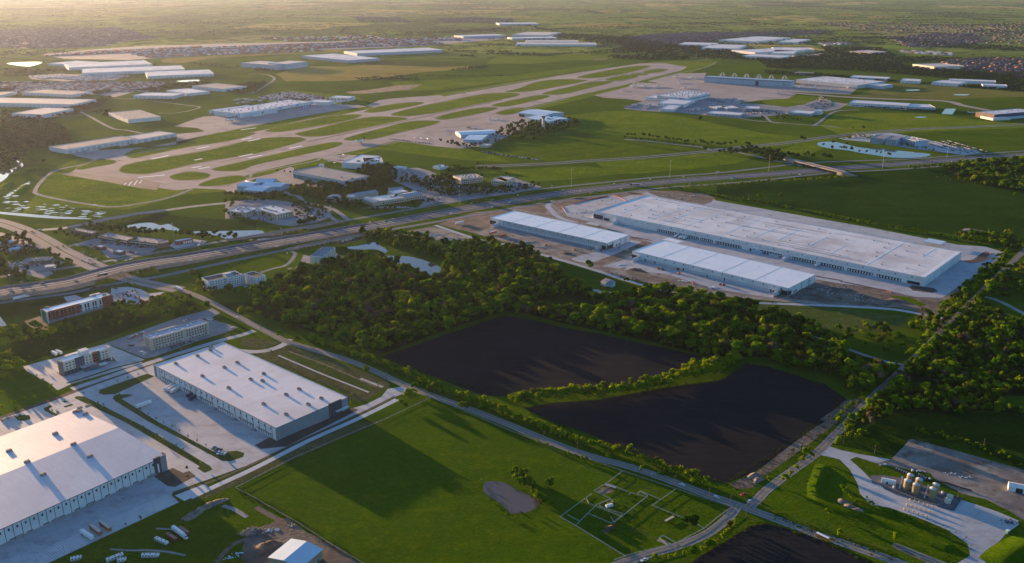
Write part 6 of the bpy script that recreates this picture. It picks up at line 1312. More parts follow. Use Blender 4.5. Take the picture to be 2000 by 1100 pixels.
tufts('f', '460,955 745,824 843,778 1000,845 1212,921 1420,1000 1300,1070 1190,1112 715,1112 580,1022', 1100, (.25, .55)); tufts('f', '1540,925 1600,885 1680,930 1700,980 1860,1060 1700,1090 1500,1005', 420, (.25, .7)); tufts('32', '380,740 640,540 1080,590 1390,775 1150,910 880,1040', 420, (.3, .8))
tufts('30', '1200,830 1700,620 2000,700 2000,1100 900,1100 1000,950', 260, (.25, .6)); tufts('20', '0,500 420,420 800,360 900,440 600,520 180,640 0,590', 420, (.5, 1.6)); tufts('13', '1000,330 1500,260 2000,400 2000,650 1300,700 300,520 0,380', 900, (.35, .9)); tufts('N', '0,900 800,750 1900,780 2000,1090 1100,1000 300,1000', 300, (.5, 1.5))
scatter('weeds_and_tufts', 'tuft', [a for a, _ in WE], [b_ for _, b_ in WE])
# far woods and tree lines
def farscatter(key, poly, n, size, wide=2.2, kind='far'):
    P = [(lambda v: (v.x, v.y))(G(x, y)) for x, y in q(key, poly)]
    x0, x1 = min(a for a, _ in P), max(a for a, _ in P); y0, y1 = min(b for _, b in P), max(b for _, b in P); out = []
    for _ in range(n * 6):
        if len(out) >= n: break
        x, y = rng.uniform(x0, x1), rng.uniform(y0, y1)
        if inside((x, y), P): out.append((x, y))
    return [((x, y, -1), (s * wide, s * wide, s)) for x, y in out for s in (rng.uniform(*size),)]
FW = []
for k_, s_, n_, z_ in (('02', '880,280 1100,320 1280,350 1500,370 1700,395 1800,440 2000,450 2400,470 2000,480 1500,460 1200,440 900,410 700,400 880,370 800,340', 1400, (9, 13)),
        ('02', '350,260 880,290 900,330 700,350 540,320 360,300', 500, (9, 13)), ('02', '-200,415 300,425 700,400 900,410 1000,420 500,420 200,440 -200,430', 160, (8, 11)), ('02', '740,440 1000,430 1300,440 1450,470 1000,470 760,460', 240, (8, 12)),
        ('03', '-100,460 200,455 450,400 400,370 640,370 900,380 1000,440 900,480 1100,520 1400,545 1600,560 2050,610 2100,700 1900,690 1600,640 1250,600 900,570 500,545 0,535', 2600, (8, 12)),
        ('03', '400,310 900,300 1250,370 1700,390 2000,400 2000,370 1500,340 1000,290 600,290', 700, (8, 12)), ('03', '900,440 1400,450 1600,460 1900,450 2000,460 1700,470 1000,500', 260, (8, 11)),
        ('03', '330,590 600,595 900,620 1000,640 700,625 340,605', 200, (8, 11)), ('03', '1200,650 1900,690 2000,700 2000,720 1600,690', 160, (7, 9)), ('03', '-20,555 340,570 600,600 200,590 -20,580', 160, (7, 10)),
        ('01', '770,615 990,600 1300,620 1290,630 780,628', 70, (7, 10)), ('01', '1500,555 1700,520 1820,515 1800,525 1620,545', 50, (7, 9)), ('01', '1500,390 1760,405 2000,400 1990,415 1500,400', 80, (7, 10)), ('01', '1000,580 1300,590 2000,590 2000,597 1100,600', 60, (4, 6)), ('01', '1600,435 1700,430 1700,445 1600,445', 24, (8, 10)),
        ('00', '0,700 80,690 140,700 60,720 0,730', 50, (8, 11)), ('00', '500,850 720,790 880,760 800,830 600,880 480,870', 160, (8, 11)), ('00', '620,740 850,700 860,720 650,770', 80, (7, 10)), ('00', '1050,710 1300,670 1640,630 1640,650 1200,720', 180, (7, 10)), ('00', '0,400 300,400 600,400 500,420 300,440 0,440', 130, (7, 10)),
        ('00', '800,225 1300,240 1860,250 1880,270 1500,300 1250,260', 260, (8, 12)), ('00', '1100,165 1400,160 2000,180 2000,200 1500,190', 200, (8, 12)), ('00', '540,520 1200,500 1200,520 560,540', 40, (6, 8)), ('00', '0,540 500,545 520,560 300,585 0,600', 180, (7, 9)), ('00', '1460,490 1700,500 2000,530 2000,545 1600,520', 60, (6, 9)),
        ('00', '1700,700 2000,640 2000,720 1850,740', 120, (8, 11)), ('00', '0,870 200,900 480,880 620,880 600,905 0,930', 110, (7, 10)), ('00', '720,880 900,870 910,900 860,920 740,890', 30, (8, 11)), ('01', '0,520 150,540 140,550 0,560', 40, (7, 9)), ('01', '0,640 80,640 60,680 0,690', 30, (7, 9)),
        ('01', '700,280 1100,270 1500,280 1600,300 1500,310 800,300', 150, (7, 10)), ('01', '700,260 800,265 830,290 720,290', 40, (8, 12)), ('01', '1050,270 2000,215 2000,235 1100,285', 260, (8, 12))):
    FW += farscatter(k_, s_, n_, z_)
for _ in range(340):           # tree belts of the far plain, one after another to the horizon
    y = 3 + 87 * rng.random() ** 1.3; x = rng.uniform(-50, 2050); c = G(x, y); ang = rng.choice([.2, .2, -.1, .35, 1.75]) + rng.gauss(0, .08); L_ = rng.uniform(150, 900) * (1 + (90 - y) / 90)
    if y > 66 and x < 980: continue
    n_ = int(L_ / 34)
    for i in range(n_):
        d = (i / n_ - .5) * L_; s = rng.uniform(8, 12)
        FW.append(((c.x + d * math.cos(ang) + rng.gauss(0, 12), c.y + d * math.sin(ang) + rng.gauss(0, 14), -1), (s * 3.6, s * 3.0, s)))
scatter('far_woods', 'far', [a for a, _ in FW], [b_ for _, b_ in FW])
# ================================================================ VEHICLES, POLES, FENCES, PLANT
CARP = {n: surf('car_paint_' + n, c, rough=.25, spec=.6) for n, c in (('white', (.7, .7, .7)), ('silver', (.35, .36, .38)), ('black', (.02, .02, .025)), ('red', (.35, .02, .02)), ('blue', (.04, .09, .25)), ('grey', (.12, .125, .13)), ('yellow', (.75, .38, .02)), ('orange', (.55, .13, .04)), ('rust', (.25, .06, .04)), ('tan', (.55, .42, .28)))}
TYRE = surf('tyre_rubber', (.02, .02, .02), rough=.9)
TRW = surf('trailer_white', (.70, .71, .72), (.62, .63, .64), .5, rough=.4); YEL = surf('school_bus_yellow', (.60, .24, .02), rough=.4); REDM = surf('machine_red', (.5, .07, .03), rough=.5); ORM = surf('machine_orange', (.6, .22, .05), rough=.5)
_cars = {}
def carmesh(kind='car'):
    if kind in _cars: return _cars[kind]
    L_, W_, H_ = {'car': (4.7, 1.9, 1.45), 'suv': (5.0, 2.0, 1.8), 'pickup': (5.8, 2.0, 1.8)}[kind]
    b = MB(); x = L_ / 2; y = W_ / 2
    prof = [(-x, .35), (x, .35), (x, .75), (x * .55, .95), (-x * .95, 1.0), (-x, .8)]
    n = len(prof); b.add([(a, -y, z) for a, z in prof] + [(a, y, z) for a, z in prof], [tuple(range(n)), tuple(range(n, 2 * n))[::-1]] + [((i + 1) % n, i, n + i, n + (i + 1) % n) for i in range(n)])
    cab = {'car': (-1.5, 1.0), 'suv': (-2.3, 1.0), 'pickup': (-.6, 1.3)}[kind]
    g = MB(); a0, a1 = cab; z0, z1 = .95, H_
    g.add([(a0 - .25, -y * .93, z0), (a1 + .6, -y * .93, z0), (a1 + .6, y * .93, z0), (a0 - .25, y * .93, z0), (a0, -y * .78, z1 - .06), (a1, -y * .78, z1 - .06), (a1, y * .78, z1 - .06), (a0, y * .78, z1 - .06)], [(0, 1, 5, 4), (1, 2, 6, 5), (2, 3, 7, 6), (3, 0, 4, 7)])
    r = MB(); r.box(a0 - .02, a1 + .02, -y * .8, y * .8, z1 - .06, z1)
    w = MB()
    ww = MB().cyl((0, 0), .34, .34, -.12, .12, 10)
    wv = [(v[0], v[2], v[1]) for v in ww.v]
    wm = mesh('wheel', wv, [t[::-1] for t in ww.f]); wm.materials.append(TYRE)
    _cars[kind] = (b.mesh('body'), g.mesh('windows'), r.mesh('roof_panel'), wm, L_, W_)
    return _cars[kind]
_tint = {}
def tinted(me, mat):
    k = (me.name, mat.name)
    if k not in _tint:
        m = me.copy(); m.materials.clear(); m.materials.append(mat); _tint[k] = m
    return _tint[k]
def car(x, y, ang, col, label, group, kind='car', z=0.03, cat='car', world_=False):
    b, g, r, w, L_, W_ = carmesh(kind); p = x if world_ else G(x, y)
    t = thing({'car': 'parked_car' if 'park' in label else 'car', 'suv': 'car', 'pickup': 'pickup_truck'}[kind], label, cat, (p.x, p.y, z), ang, group)
    link('body', tinted(b, CARP[col]), None, t); link('window_band', tinted(g, GLASS), None, t); link('roof_panel', tinted(r, CARP[col]), None, t)
    for sx in (-.31, .31):
        for sy in (-.46, .46): link('wheel', w, None, t, (L_ * sx, W_ * sy, .34))
    return t
def along(pts):     # world angle of a pixel direction
    a, b = G(*pts[0]), G(*pts[1]); d = b - a; return math.atan2(d.y, d.x)
# ---- traffic: positions read off the photograph
def traffic(pts, key, ang, label, z=0.05, cols=None, kinds=('car', 'suv', 'pickup'), group='cars driving on the highway', zpix=0.0):
    for i, (x, y) in enumerate(q(key, pts)):
        p = G(x, y, zpix); p.z = 0
        cc = rng.choice(cols or ('white', 'white', 'silver', 'black', 'red', 'grey')); kk = rng.choice(kinds); car(p, 0, ang, cc, (label if cc in label else cc + ' ' + label.replace('car ', {'car': 'saloon ', 'suv': 'tall car ', 'pickup': 'pickup '}[kk])), group, kk, z=zpix + z, world_=True)
HA = along(((250, 521), (700, 446))); HA2 = along(((1000, 393), (1250, 360))); HA3 = along(((1500, 340), (2000, 302)))
traffic('125,970 300,990 430,975 125,1035 545,893 285,888 985,860', 'G', HA, 'car on the highway left of the underpass', zpix=5.2)
traffic('300,600 805,512 890,508 1120,455 1440,412', 'I', HA, 'car on the highway lanes right above the underpass', zpix=5)
traffic('1705,235 220,430 390,412 470,392', 'I', HA, 'car on the upper side of the highway by the restaurants', zpix=3)
traffic('1440,100 1078,165 1160,155 690,235 800,70', 'A', HA, 'car on the highway above the L-shaped block', zpix=2.5)
traffic('140,912 380,882 1010,820 1460,748 1640,700 1850,680 1740,625 1230,710 1450,675 520,820', 'D', HA2, 'car on the highway beside the office park')
traffic('50,430 400,385 540,395 650,398 800,338 890,330 1020,335 855,378 1080,303 1200,300 1220,315 620,415 1340,285 1450,290 1600,270 1390,340', '12', HA2, 'car on the highway beyond the distribution building')
traffic('40,240 85,243 185,265 250,265 965,172 910,165 1540,128 1600,148 1690,120 1640,158 1900,125 1440,165 1180,160 1840,100 350,205 1280,165', '13', HA3, 'car on the highway at the right by the overpass')
AA = along(((62, 457), (240, 541)))
traffic('745,420 820,410 915,425 1085,490 1090,515 1190,535 1250,575 1170,590 1050,585 1130,615 1150,630 1200,640 1240,640 1330,615', 'G', AA, 'car queuing on the arterial road before the highway', group='cars on the arterial road', cols=('white', 'silver', 'black', 'red', 'grey'))
traffic('415,218 515,195 120,235', 'G', AA + .9, 'car at the upper end of the arterial road', group='cars on the arterial road'); traffic('1185,710', 'G', HA, 'white saloon crossing the arterial junction beside the highway', cols=('white',), zpix=1)
traffic('800,720 580,610', 'I', AA, 'car coming out of the underpass', group='cars on the arterial road'); traffic('1225,590 960,268', 'I', HA, 'dark car on the lower frontage road', cols=('black',), group='cars on the frontage road')
traffic('940,265 460,355', 'A', HA, 'dark car on the frontage road above the L-shaped block', cols=('black',), group='cars on the frontage road')
car(1399, 972, along(((1375, 964), (1430, 983))), 'white', 'white saloon on the county road just left of the junction', None)
car(1332, 948, along(((1375, 964), (1250, 918))), 'white', 'white saloon farther up the county road beside the paddock fence', None)
car(1463, 980, along(((1462, 992), (1500, 955))), 'white', 'white car waiting at the road junction', None)
car(1275, 928, along(((1250, 918), (1375, 964))), 'silver', 'silver car partly under roadside trees on the county road', None)
car(1258, 1095, along(((1215, 1100), (1325, 1066))), 'white', 'white pickup on the curved road at the bottom edge', None, 'pickup', cat='pickup')
car(1452, 967, .4, 'red', 'red pickup parked in the grass by the junction', None, 'pickup', cat='pickup')
car(463, 621, along(((425, 597), (500, 637))), 'white', 'white car on the county road near the beige hotel', None)
# ---- parking rows
def rowcars(key, a, b, n, label, group, ang=None, skip=.15, cols=None):
    (x0, y0), (x1, y1) = q(key, a + ' ' + b); p0, p1 = G(x0, y0), G(x1, y1); d = p1 - p0; g = math.atan2(d.y, d.x) + math.pi / 2 if ang is None else ang
    for i in range(n):
        if rng.random() < skip: continue
        p = p0.lerp(p1, (i + .5) / n); cc = rng.choice(cols or ('white', 'white', 'silver', 'black', 'grey', 'red', 'blue')); car(p, 0, g + rng.gauss(0, .04), cc, (cc + ' ' + label) if not any(w_ in label for w_ in ('white', 'dark', 'black')) else label, group, rng.choice(('car', 'suv', 'pickup')), world_=True, z=.04)
gh = 'cars parked round the beige hotel'
rowcars('L', '0,500', '250,400', 9, 'car parked in the back rows left of the beige hotel', gh); rowcars('L', '60,465', '280,380', 7, 'car parked in the back rows left of the beige hotel', gh, cols=('red', 'silver', 'white', 'black'))
rowcars('L', '0,580', '80,610', 3, 'car parked below the left hotel trees', gh); rowcars('L', '180,690', '290,740', 3, 'white car parked at the front left corner of the beige hotel', gh, cols=('white',))
rowcars('L', '660,640', '1080,510', 9, 'car parked along the front of the beige hotel', gh, skip=.35); rowcars('L', '1160,180', '1330,200', 5, 'car parked behind the right end of the beige hotel', gh); rowcars('L', '850,230', '960,195', 3, 'car parked behind the middle of the beige hotel', gh)
rowcars('L', '1600,350', '1660,320', 2, 'white van parked right of the beige hotel', gh, cols=('white',))
rowcars('20', '10,1090', '130,1050', 9, 'dark car in the car park left of the ribbed warehouse', 'cars in the car park at the left edge', cols=('black', 'grey', 'blue', 'silver'))
rowcars('I', '560,185', '870,150', 11, 'car parked in front of the long brown shops', 'cars parked at the shops', skip=.1); rowcars('I', '700,200', '860,180', 6, 'car parked in front of the long brown shops', 'cars parked at the shops', skip=.1)
rowcars('G', '1420,230', '1600,400', 4, 'car in the shops car park beside the red restaurant', 'cars parked at the shops'); rowcars('G', '200,640', '280,690', 3, 'car behind the flat store left of the arterial', 'cars at the store', skip=0); rowcars('G', '440,670', '520,650', 4, 'car beside the fuel canopy', 'cars at the store', skip=0)
rowcars('30', '1660,200', '1730,225', 3, 'black pickup parked at the end of the planted island', 'pickups by the island in the truck court', cols=('black', 'black', 'blue'), skip=0); rowcars('30', '1700,240', '1770,250', 3, 'car parked at the tip of the planted island', 'pickups by the island in the truck court', skip=0)
rowcars('A', '1470,420', '1510,440', 2, 'car parked left of the tall narrow hotel', 'cars at the tall narrow hotel', skip=0); rowcars('A', '1900,230', '1990,270', 5, 'car parked right of the tall narrow hotel', 'cars at the tall narrow hotel', skip=0)
car(82, 742, .8, 'black', 'black car parked beside the green slope left of the multicoloured hotel', None)
# masses of cars too far to pick apart
MASSM = {n: surf('far_paint_' + n, c, rough=.9, spec=.1) for n, c in (('white', (.48, .48, .5)), ('silver', (.26, .27, .3)), ('black', (.03, .03, .035)), ('grey', (.11, .115, .12)), ('blue', (.05, .09, .2)), ('rust', (.20, .07, .05)), ('orange', (.34, .12, .05)), ('tan', (.35, .28, .2)))}
def carmass(name, key, rows, n, mats=('white', 'silver', 'black', 'grey'), size=(4.6, 2.0, 1.4), jit=1.5):
    mbs = {m: MB() for m in mats}
    for a, b in rows:
        (x0, y0), (x1, y1) = q(key, a + ' ' + b); p0, p1 = G(x0, y0), G(x1, y1); d = (p1 - p0); L_ = d.length; d.normalize(); nn = Vector((-d.y, d.x, 0)); k = n or int(L_ / (size[1] + 1.4))
        for i in range(k):
            if rng.random() < .18: continue
            p = p0 + d * (L_ * (i + .5) / k) + nn * rng.uniform(-jit, jit) * .3; h = d * size[1] / 2; l = nn * size[0] / 2; z = Vector((0, 0, size[2] * rng.uniform(.85, 1.2)))
            v = [p - h - l, p + h - l, p + h + l, p - h + l]; mbs[rng.choice(mats)].add([a_ + Vector((0, 0, .3)) for a_ in v] + [p + (a_ - p) * .85 + z for a_ in v], [(0, 1, 5, 4), (1, 2, 6, 5), (2, 3, 7, 6), (3, 0, 4, 7), (4, 5, 6, 7)])
    for m, mb in mbs.items():
        if mb.v: tag(mb.build(name, MASSM[m]), kind='stuff')
def rows(x0, y0, x1, y1, dx, dy, n): return [('%f,%f' % (x0 + dx * i, y0 + dy * i), '%f,%f' % (x1 + dx * i, y1 + dy * i)) for i in range(n)]
carmass('distant_parked_cars', 'D', rows(800, 430, 1040, 470, -10, 22, 5) + rows(1160, 520, 1440, 560, 10, 18, 3) + rows(1700, 480, 1900, 530, -20, 16, 3) + rows(640, 570, 900, 650, -20, 18, 3) + [('1350,150', '1960,235'), ('1360,156', '1990,245'), ('380,345', '600,350'), ('440,370', '600,380'), ('610,45', '790,60'), ('330,10', '560,35')], None)
carmass('distant_parked_cars', 'C', rows(900, 880, 1060, 960, 40, -20, 5) + rows(920, 760, 1080, 820, 30, -14, 3) + rows(20, 820, 60, 900, 60, 4, 3), None)
carmass('distant_parked_cars', 'G', rows(1300, 330, 1900, 400, 0, 30, 2) + rows(1180, 390, 1230, 430, 0, 0, 1) + rows(1640, 470, 1800, 500, 0, 0, 1) + rows(150, 620, 330, 690, 60, -10, 2), None)
carmass('distant_parked_cars', 'I', rows(1500, 130, 1680, 100, 0, 20, 2) + rows(200, 960, 560, 900, 30, 30, 3), None)
carmass('distant_parked_cars', 'F', rows(240, 600, 460, 600, 40, -10, 4) + rows(1010, 640, 1400, 750, 60, -4, 5) + rows(0, 190, 120, 240, 0, 12, 5), None)
carmass('distant_parked_cars', 'E', rows(1080, 370, 1400, 360, 5, 9, 4) + rows(1690, 320, 1850, 270, 20, 8, 6) + rows(720, 250, 860, 258, 20, 7, 5), None)
carmass('distant_parked_cars', '03', rows(260, 655, 700, 675, 0, 7, 3) + rows(340, 610, 640, 620, 0, 8, 3), None)
carmass('distant_trailers', 'E', rows(0, 335, 120, 300, 12, 3, 3) + rows(150, 345, 230, 305, 14, 2, 4) + rows(590, 370, 660, 340, 14, 2, 4) + rows(660, 360, 740, 340, 10, 4, 3) + rows(900, 275, 980, 255, 22, 3, 8) + [('450,365', '540,335'), ('740,305', '860,310'), ('560,330', '640,300')], None, ('white', 'silver'), (3.0, 14, 4), 0)
carmass('distant_trailers', 'H', rows(600, 165, 740, 150, 6, 6, 1) + rows(590, 135, 690, 122, 0, 0, 1) + rows(700, 125, 870, 138, 0, 5, 2), None, ('white', 'silver'), (13, 3, 4), 0)
carmass('hub_parked_trucks', 'H', rows(820, 110, 1100, 50, 30, 5, 9) + rows(1130, 50, 1480, 110, 0, 9, 6), None, ('white', 'black', 'white', 'grey'), (9, 3, 3.5), 0)
carmass('container_stacks', '00', rows(10, 660, 1280, 652, -6, 7, 10), 120, ('white', 'silver', 'rust', 'grey'), (5, 14, 3.5), 8)
carmass('trailer_rows', '00', rows(230, 600, 500, 585, 20, 4, 5) + rows(440, 612, 700, 632, 60, -6, 6), 40, ('white', 'white', 'silver'), (14, 5, 4), 0)
carmass('rail_freight', '00', rows(360, 440, 1250, 400, 80, -8, 5) + rows(900, 400, 2300, 350, 60, 12, 5) + rows(2000, 360, 2900, 330, 40, 10, 4) + rows(2700, 320, 3500, 295, 30, 6, 4) + rows(3000, 345, 3400, 330, 30, 8, 3), 110, ('white', 'silver', 'rust', 'grey', 'orange'), (8, 20, 6), 16)
carmass('rail_freight', '00', rows(-20, 648, 1340, 646, 0, 0, 1), 140, ('grey', 'rust', 'silver'), (4, 17, 5), 0)
carmass('industrial_clutter', '01', rows(1440, 300, 1600, 310, 30, 6, 3) + rows(0, 300, 900, 285, 60, 7, 4), 26, ('silver', 'blue', 'white', 'grey', 'rust'), (18, 24, 8), 16)
carmass('industrial_clutter', '03', rows(400, 345, 620, 335, 20, 6, 3) + rows(1040, 395, 1440, 420, 0, 8, 3) + rows(200, 440, 440, 430, 0, 6, 2) + rows(210, 575, 340, 580, 0, 4, 2), 14, ('silver', 'white', 'tan', 'grey'), (18, 26, 7), 12)
# suburb houses: counted by nobody from here
def houses(name, key, poly, n, roofs):
    FT = farscatter(key, poly, int(n * .8), (7, 10), 1.6); scatter('suburb_trees', 'far', [a for a, _ in FT], [b_ for _, b_ in FT])
    P = [(lambda v: (v.x, v.y))(G(x, y)) for x, y in q(key, poly)]; x0, x1 = min(a for a, _ in P), max(a for a, _ in P); y0, y1 = min(b for _, b in P), max(b for _, b in P)
    mbs = [MB() for _ in roofs]; wm = MB(); k = 0; t_ = 0
    while k < n and t_ < n * 12:
        t_ += 1; x, y = rng.uniform(x0, x1), rng.uniform(y0, y1); y = round(y / 46) * 46 + rng.uniform(-5, 5)
        if not inside((x, y), P): continue
        k += 1; w, d, h = rng.uniform(9, 13), rng.uniform(7, 9), rng.uniform(3, 5.5); r_ = rng.choice(mbs)
        wm.box(x - w, x + w, y - d, y + d, 0, h); r_.add([(x - w - 1, y - d - 1, h), (x + w + 1, y - d - 1, h), (x + w + 1, y + d + 1, h), (x - w - 1, y + d + 1, h), (x - w * .5, y, h + 4), (x + w * .5, y, h + 4)], [(0, 1, 5, 4), (1, 2, 5), (2, 3, 4, 5), (3, 0, 4)])
    tag(wm.build(name + '_walls', HWALL if 'brick' not in name else WBRICK), kind='stuff')
    for m, r_ in zip(mbs, roofs): tag(r_.build(name + '_roofs', r_m if False else m_of(r_)), kind='stuff') if 0 else (tag(m.build(name + '_roofs', r_), kind='stuff') if m.v else None)
HR = [surf('shingle_grey', (.09, .09, .10), rough=1, spec=.05), surf('shingle_brown', (.10, .08, .07), rough=1, spec=.05), surf('shingle_pale', (.13, .125, .125), rough=1, spec=.05)]
HWALL = surf('house_wall_brown', (.16, .13, .11), rough=1, spec=.05)
houses('suburb_houses', '00', '-60,240 200,225 700,225 900,215 1250,300 1000,320 800,365 400,380 0,375', 1500, HR)
houses('suburb_houses', '02', '880,300 1100,270 1500,255 2000,255 2400,240 2500,250 2300,270 1700,290 1600,320 1300,345 1150,350 1050,340', 1300, HR)
houses('brick_suburb_houses', '03', '1250,520 1450,470 1700,455 2100,460 2100,560 1800,565 1500,540', 520, HR[:2] + [surf('terracotta_roof', (.30, .16, .11), rough=.9)])
houses('suburb_houses', '03', '950,300 1300,260 1600,265 1700,330 1400,370 1100,370', 500, HR); houses('suburb_houses', '03', '300,180 900,170 1500,190 2100,180 2100,350 1700,340 1400,260 900,250', 360, HR)
houses('suburb_houses', '01', '1380,150 1700,135 2000,150 2000,190 1500,180', 260, HR); houses('suburb_houses', '01', '750,130 1150,140 1200,180 800,175', 200, HR)
# ---- trucks, trailers
def trailer(name, p, ang, label, body=TRW, tractor=None, L_=15.5, group=None, cat='trailer', roof=None):
    t = thing(name, label, cat, (p.x, p.y, p.z + .03), ang, group)
    MB().box(-L_ / 2, L_ / 2, -1.28, 1.28, 1.2, 4.05).build('body', body, t)
    MB().box(-L_ / 2, L_ / 2, -1.2, 1.2, 4.05, 4.1).build('roof_panel', roof or TRW, t)
    MB().box(-L_ / 2, L_ / 2 - .5, -.6, .6, .95, 1.2).build('chassis', DOORD, t); MB().box(L_ / 2 - 3, L_ / 2 - 2.6, -.9, .9, 0, 1.0).build('landing_gear', METAL, t)
    wm = carmesh()[3]
    for sx in (-L_ / 2 + 1.2, -L_ / 2 + 2.6):
        for sy in (-1.05, 1.05): link('wheel', wm, None, t, (sx, sy, .5), scale=(1.45, 1.8, 1.45))
    if tractor:
        c = MB(); c.box(L_ / 2 + .3, L_ / 2 + 2.9, -1.2, 1.2, .8, 3.3); c.box(L_ / 2 + 2.9, L_ / 2 + 4.6, -1.0, 1.0, .8, 2.0); c.build('cab', tractor, t); MB().box(L_ / 2 + 2.3, L_ / 2 + 3.0, -1.1, 1.1, 2.1, 3.0).build('windscreen', GLASS, t)
        for sx in (L_ / 2 + .9, L_ / 2 + 3.9):
            for sy in (-1.05, 1.05): link('wheel', wm, None, t, (sx, sy, .5), scale=(1.45, 1.8, 1.45))
    return t
def tr(key, a, b, name, label, **k):
    (x0, y0), (x1, y1) = q(key, a + ' ' + b); z = k.pop('zp', 0.0); p0, p1 = G(x0, y0, z), G(x1, y1, z); return trailer(name, (p0 + p1) / 2, math.atan2(p1.y - p0.y, p1.x - p0.x), label, **k)
tr('20', '1275,865 ', '1375,810', 'semi_trailer', 'white semi-trailer docked at the warehouse, left of three side by side', group='docked trailers'); tr('20', '1300,872', '1400,815', 'semi_trailer', 'white semi-trailer docked at the warehouse, middle of three side by side', group='docked trailers'); tr('20', '1330,885', '1425,825', 'semi_trailer', 'white semi-trailer docked at the warehouse, right of three side by side', group='docked trailers')
tr('20', '1470,910', '1530,880', 'semi_trailer', 'dark green box trailer at the dock, upper of two', body=WNAVY, roof=WNAVY, L_=12); tr('20', '1480,935', '1555,900', 'semi_trailer', 'dark green box trailer at the dock, lower of two', body=WNAVY, roof=WNAVY, L_=13)
tr('20', '1070,995', '1180,955', 'semi_trailer', 'white semi-trailer parked alone beside the long planted island', body=TRW)
ORT = surf('faded_orange_trailer', (.42, .13, .06), (.36, .11, .05), .5, rough=.5)
tr('30', '640,870', '725,925', 'semi_trailer', 'white trailer parked left of the two orange ones in the lower court'); tr('30', '705,825', '795,895', 'semi_trailer', 'orange trailer parked between a white and an orange one', body=ORT, roof=RTAN); tr('30', '780,795', '870,865', 'semi_trailer', 'orange trailer parked rightmost in the lower court', body=ORT, roof=RTAN)
tr('30', '1350,840', '1440,905', 'semi_trailer', 'white lorry trailer standing in the dark grass yard', tractor=TRW, cat='lorry')
def container(a, b, label):
    (x0, y0), (x1, y1) = q('30', a + ' ' + b); p0, p1 = G(x0, y0), G(x1, y1); c = (p0 + p1) / 2
    t = thing('shipping_container', label, 'container', (c.x, c.y, 0), math.atan2(p1.y - p0.y, p1.x - p0.x)); mb = MB().box(-6.1, 6.1, -1.2, 1.2, .1, 2.6)
    mb.build('body', CARP['rust'], t); MB().box(6.1, 6.2, -1.1, 1.1, .2, 2.5).build('door', CARP['rust'], t)
    r_ = MB()
    for i in range(12): r_.box(-5.8 + i, -5.6 + i, -1.26, 1.26, .2, 2.65)
    r_.build('corrugation', CARP['rust'], t)
container('1400,830', '1480,885', 'rust-red container right behind the white lorry trailer'); container('1305,885', '1380,930', 'rust-red container in front of the white lorry trailer')
def rv(a, b, label, key='30'):
    (x0, y0), (x1, y1) = q(key, a + ' ' + b); p0, p1 = G(x0, y0), G(x1, y1); c = (p0 + p1) / 2; L_ = min(13, (p1 - p0).length)
    t = thing('travel_trailer', label, 'camper', (c.x, c.y, 0), math.atan2(p1.y - p0.y, p1.x - p0.x))
    b_ = MB().prism([(-1.25, .6), (1.25, .6), (1.25, 3.0), (1.05, 3.2), (-1.05, 3.2), (-1.25, 3.0)], -L_ / 2, L_ / 2 - 1.2); b_.box(L_ / 2 - 1.2, L_ / 2, -1.2, 1.2, 1.4, 3.1); b_.build('body', TRW, t)
    MB().box(-L_ / 2 + .5, L_ / 2 - 1, -1.29, 1.29, .9, 1.3).build('stripe', WDARK, t)
    wmm = boxmesh('window', 1.1, .1, .8, GLASS)
    for i in range(int(L_ / 2.4)): link('window', wmm, None, t, (-L_ / 2 + 1.4 + 2.2 * i, -1.3, 1.7)); link('window', wmm, None, t, (-L_ / 2 + 1.4 + 2.2 * i, 1.3, 1.7))
    for i in range(3): link('roof_vent', boxmesh('roof_vent', .8, .8, .3, DOORD), None, t, (-L_ / 3 + L_ / 3 * i, 0, 3.2))
    for sy in (-1.1, 1.1):
        for sx in (-.5, .5): link('wheel', carmesh()[3], None, t, (sx, sy, .4), scale=(1.1, 1.2, 1.1))
rv('1215,920', '1315,965', 'white camper trailer nearest the small rust container'); rv('1110,1055', '1245,1055', 'white camper trailer standing side-on at the bottom of the yard'); rv('835,1095', '965,1045', 'long pale camper trailer at the bottom edge pointing uphill'); rv('555,1085', '640,1070', 'white camper at the bottom edge beside the concrete court'); rv('920,1095', '990,1085', 'small white camper tucked beside the long pale one')
tr('20', '105,148', '205,125', 'semi_truck', 'white articulated lorry on the lower frontage road', tractor=TRW, cat='lorry'); tr('20', '1425,78', '1375,55', 'semi_truck', 'white articulated lorry turning off the arterial by the belt of trees', tractor=TRW, cat='lorry')
tr('G', '1390,785', '1315,800', 'box_truck', 'dark-sided lorry on the highway above the underpass', body=CARP['black'], roof=RBRT, tractor=CARP['black'], L_=10, cat='lorry', zp=6.5); tr('12', '990,350', '940,350', 'semi_truck', 'dark articulated lorry on the far highway lanes', body=CARP['grey'], roof=TRW, tractor=CARP['black'], cat='lorry')
tr('12', '1270,760', '1300,742', 'semi_trailer', 'white trailer docked at the distribution building, first of four', group='trailers at the distribution building')
for i, (a, b) in enumerate((('1300,770', '1340,750'), ('1318,772', '1358,752'), ('1338,775', '1375,755'))): tr('12', a, b, 'semi_trailer', 'white trailer docked at the distribution building, one of three close together', group='trailers at the distribution building')
tr('13', '365,990', '405,970', 'semi_trailer', 'white trailer docked alone farther along the distribution building')
tr('K', '130,360', '260,430', 'semi_trailer', 'pale box trailer behind the multicoloured hotel, left of two', L_=10); tr('K', '230,335', '370,400', 'semi_trailer', 'pale box trailer behind the multicoloured hotel, right of two', L_=11)
tr('D', '1045,940', '1150,920', 'semi_trailer', 'white trailer standing on bare dirt by the highway')
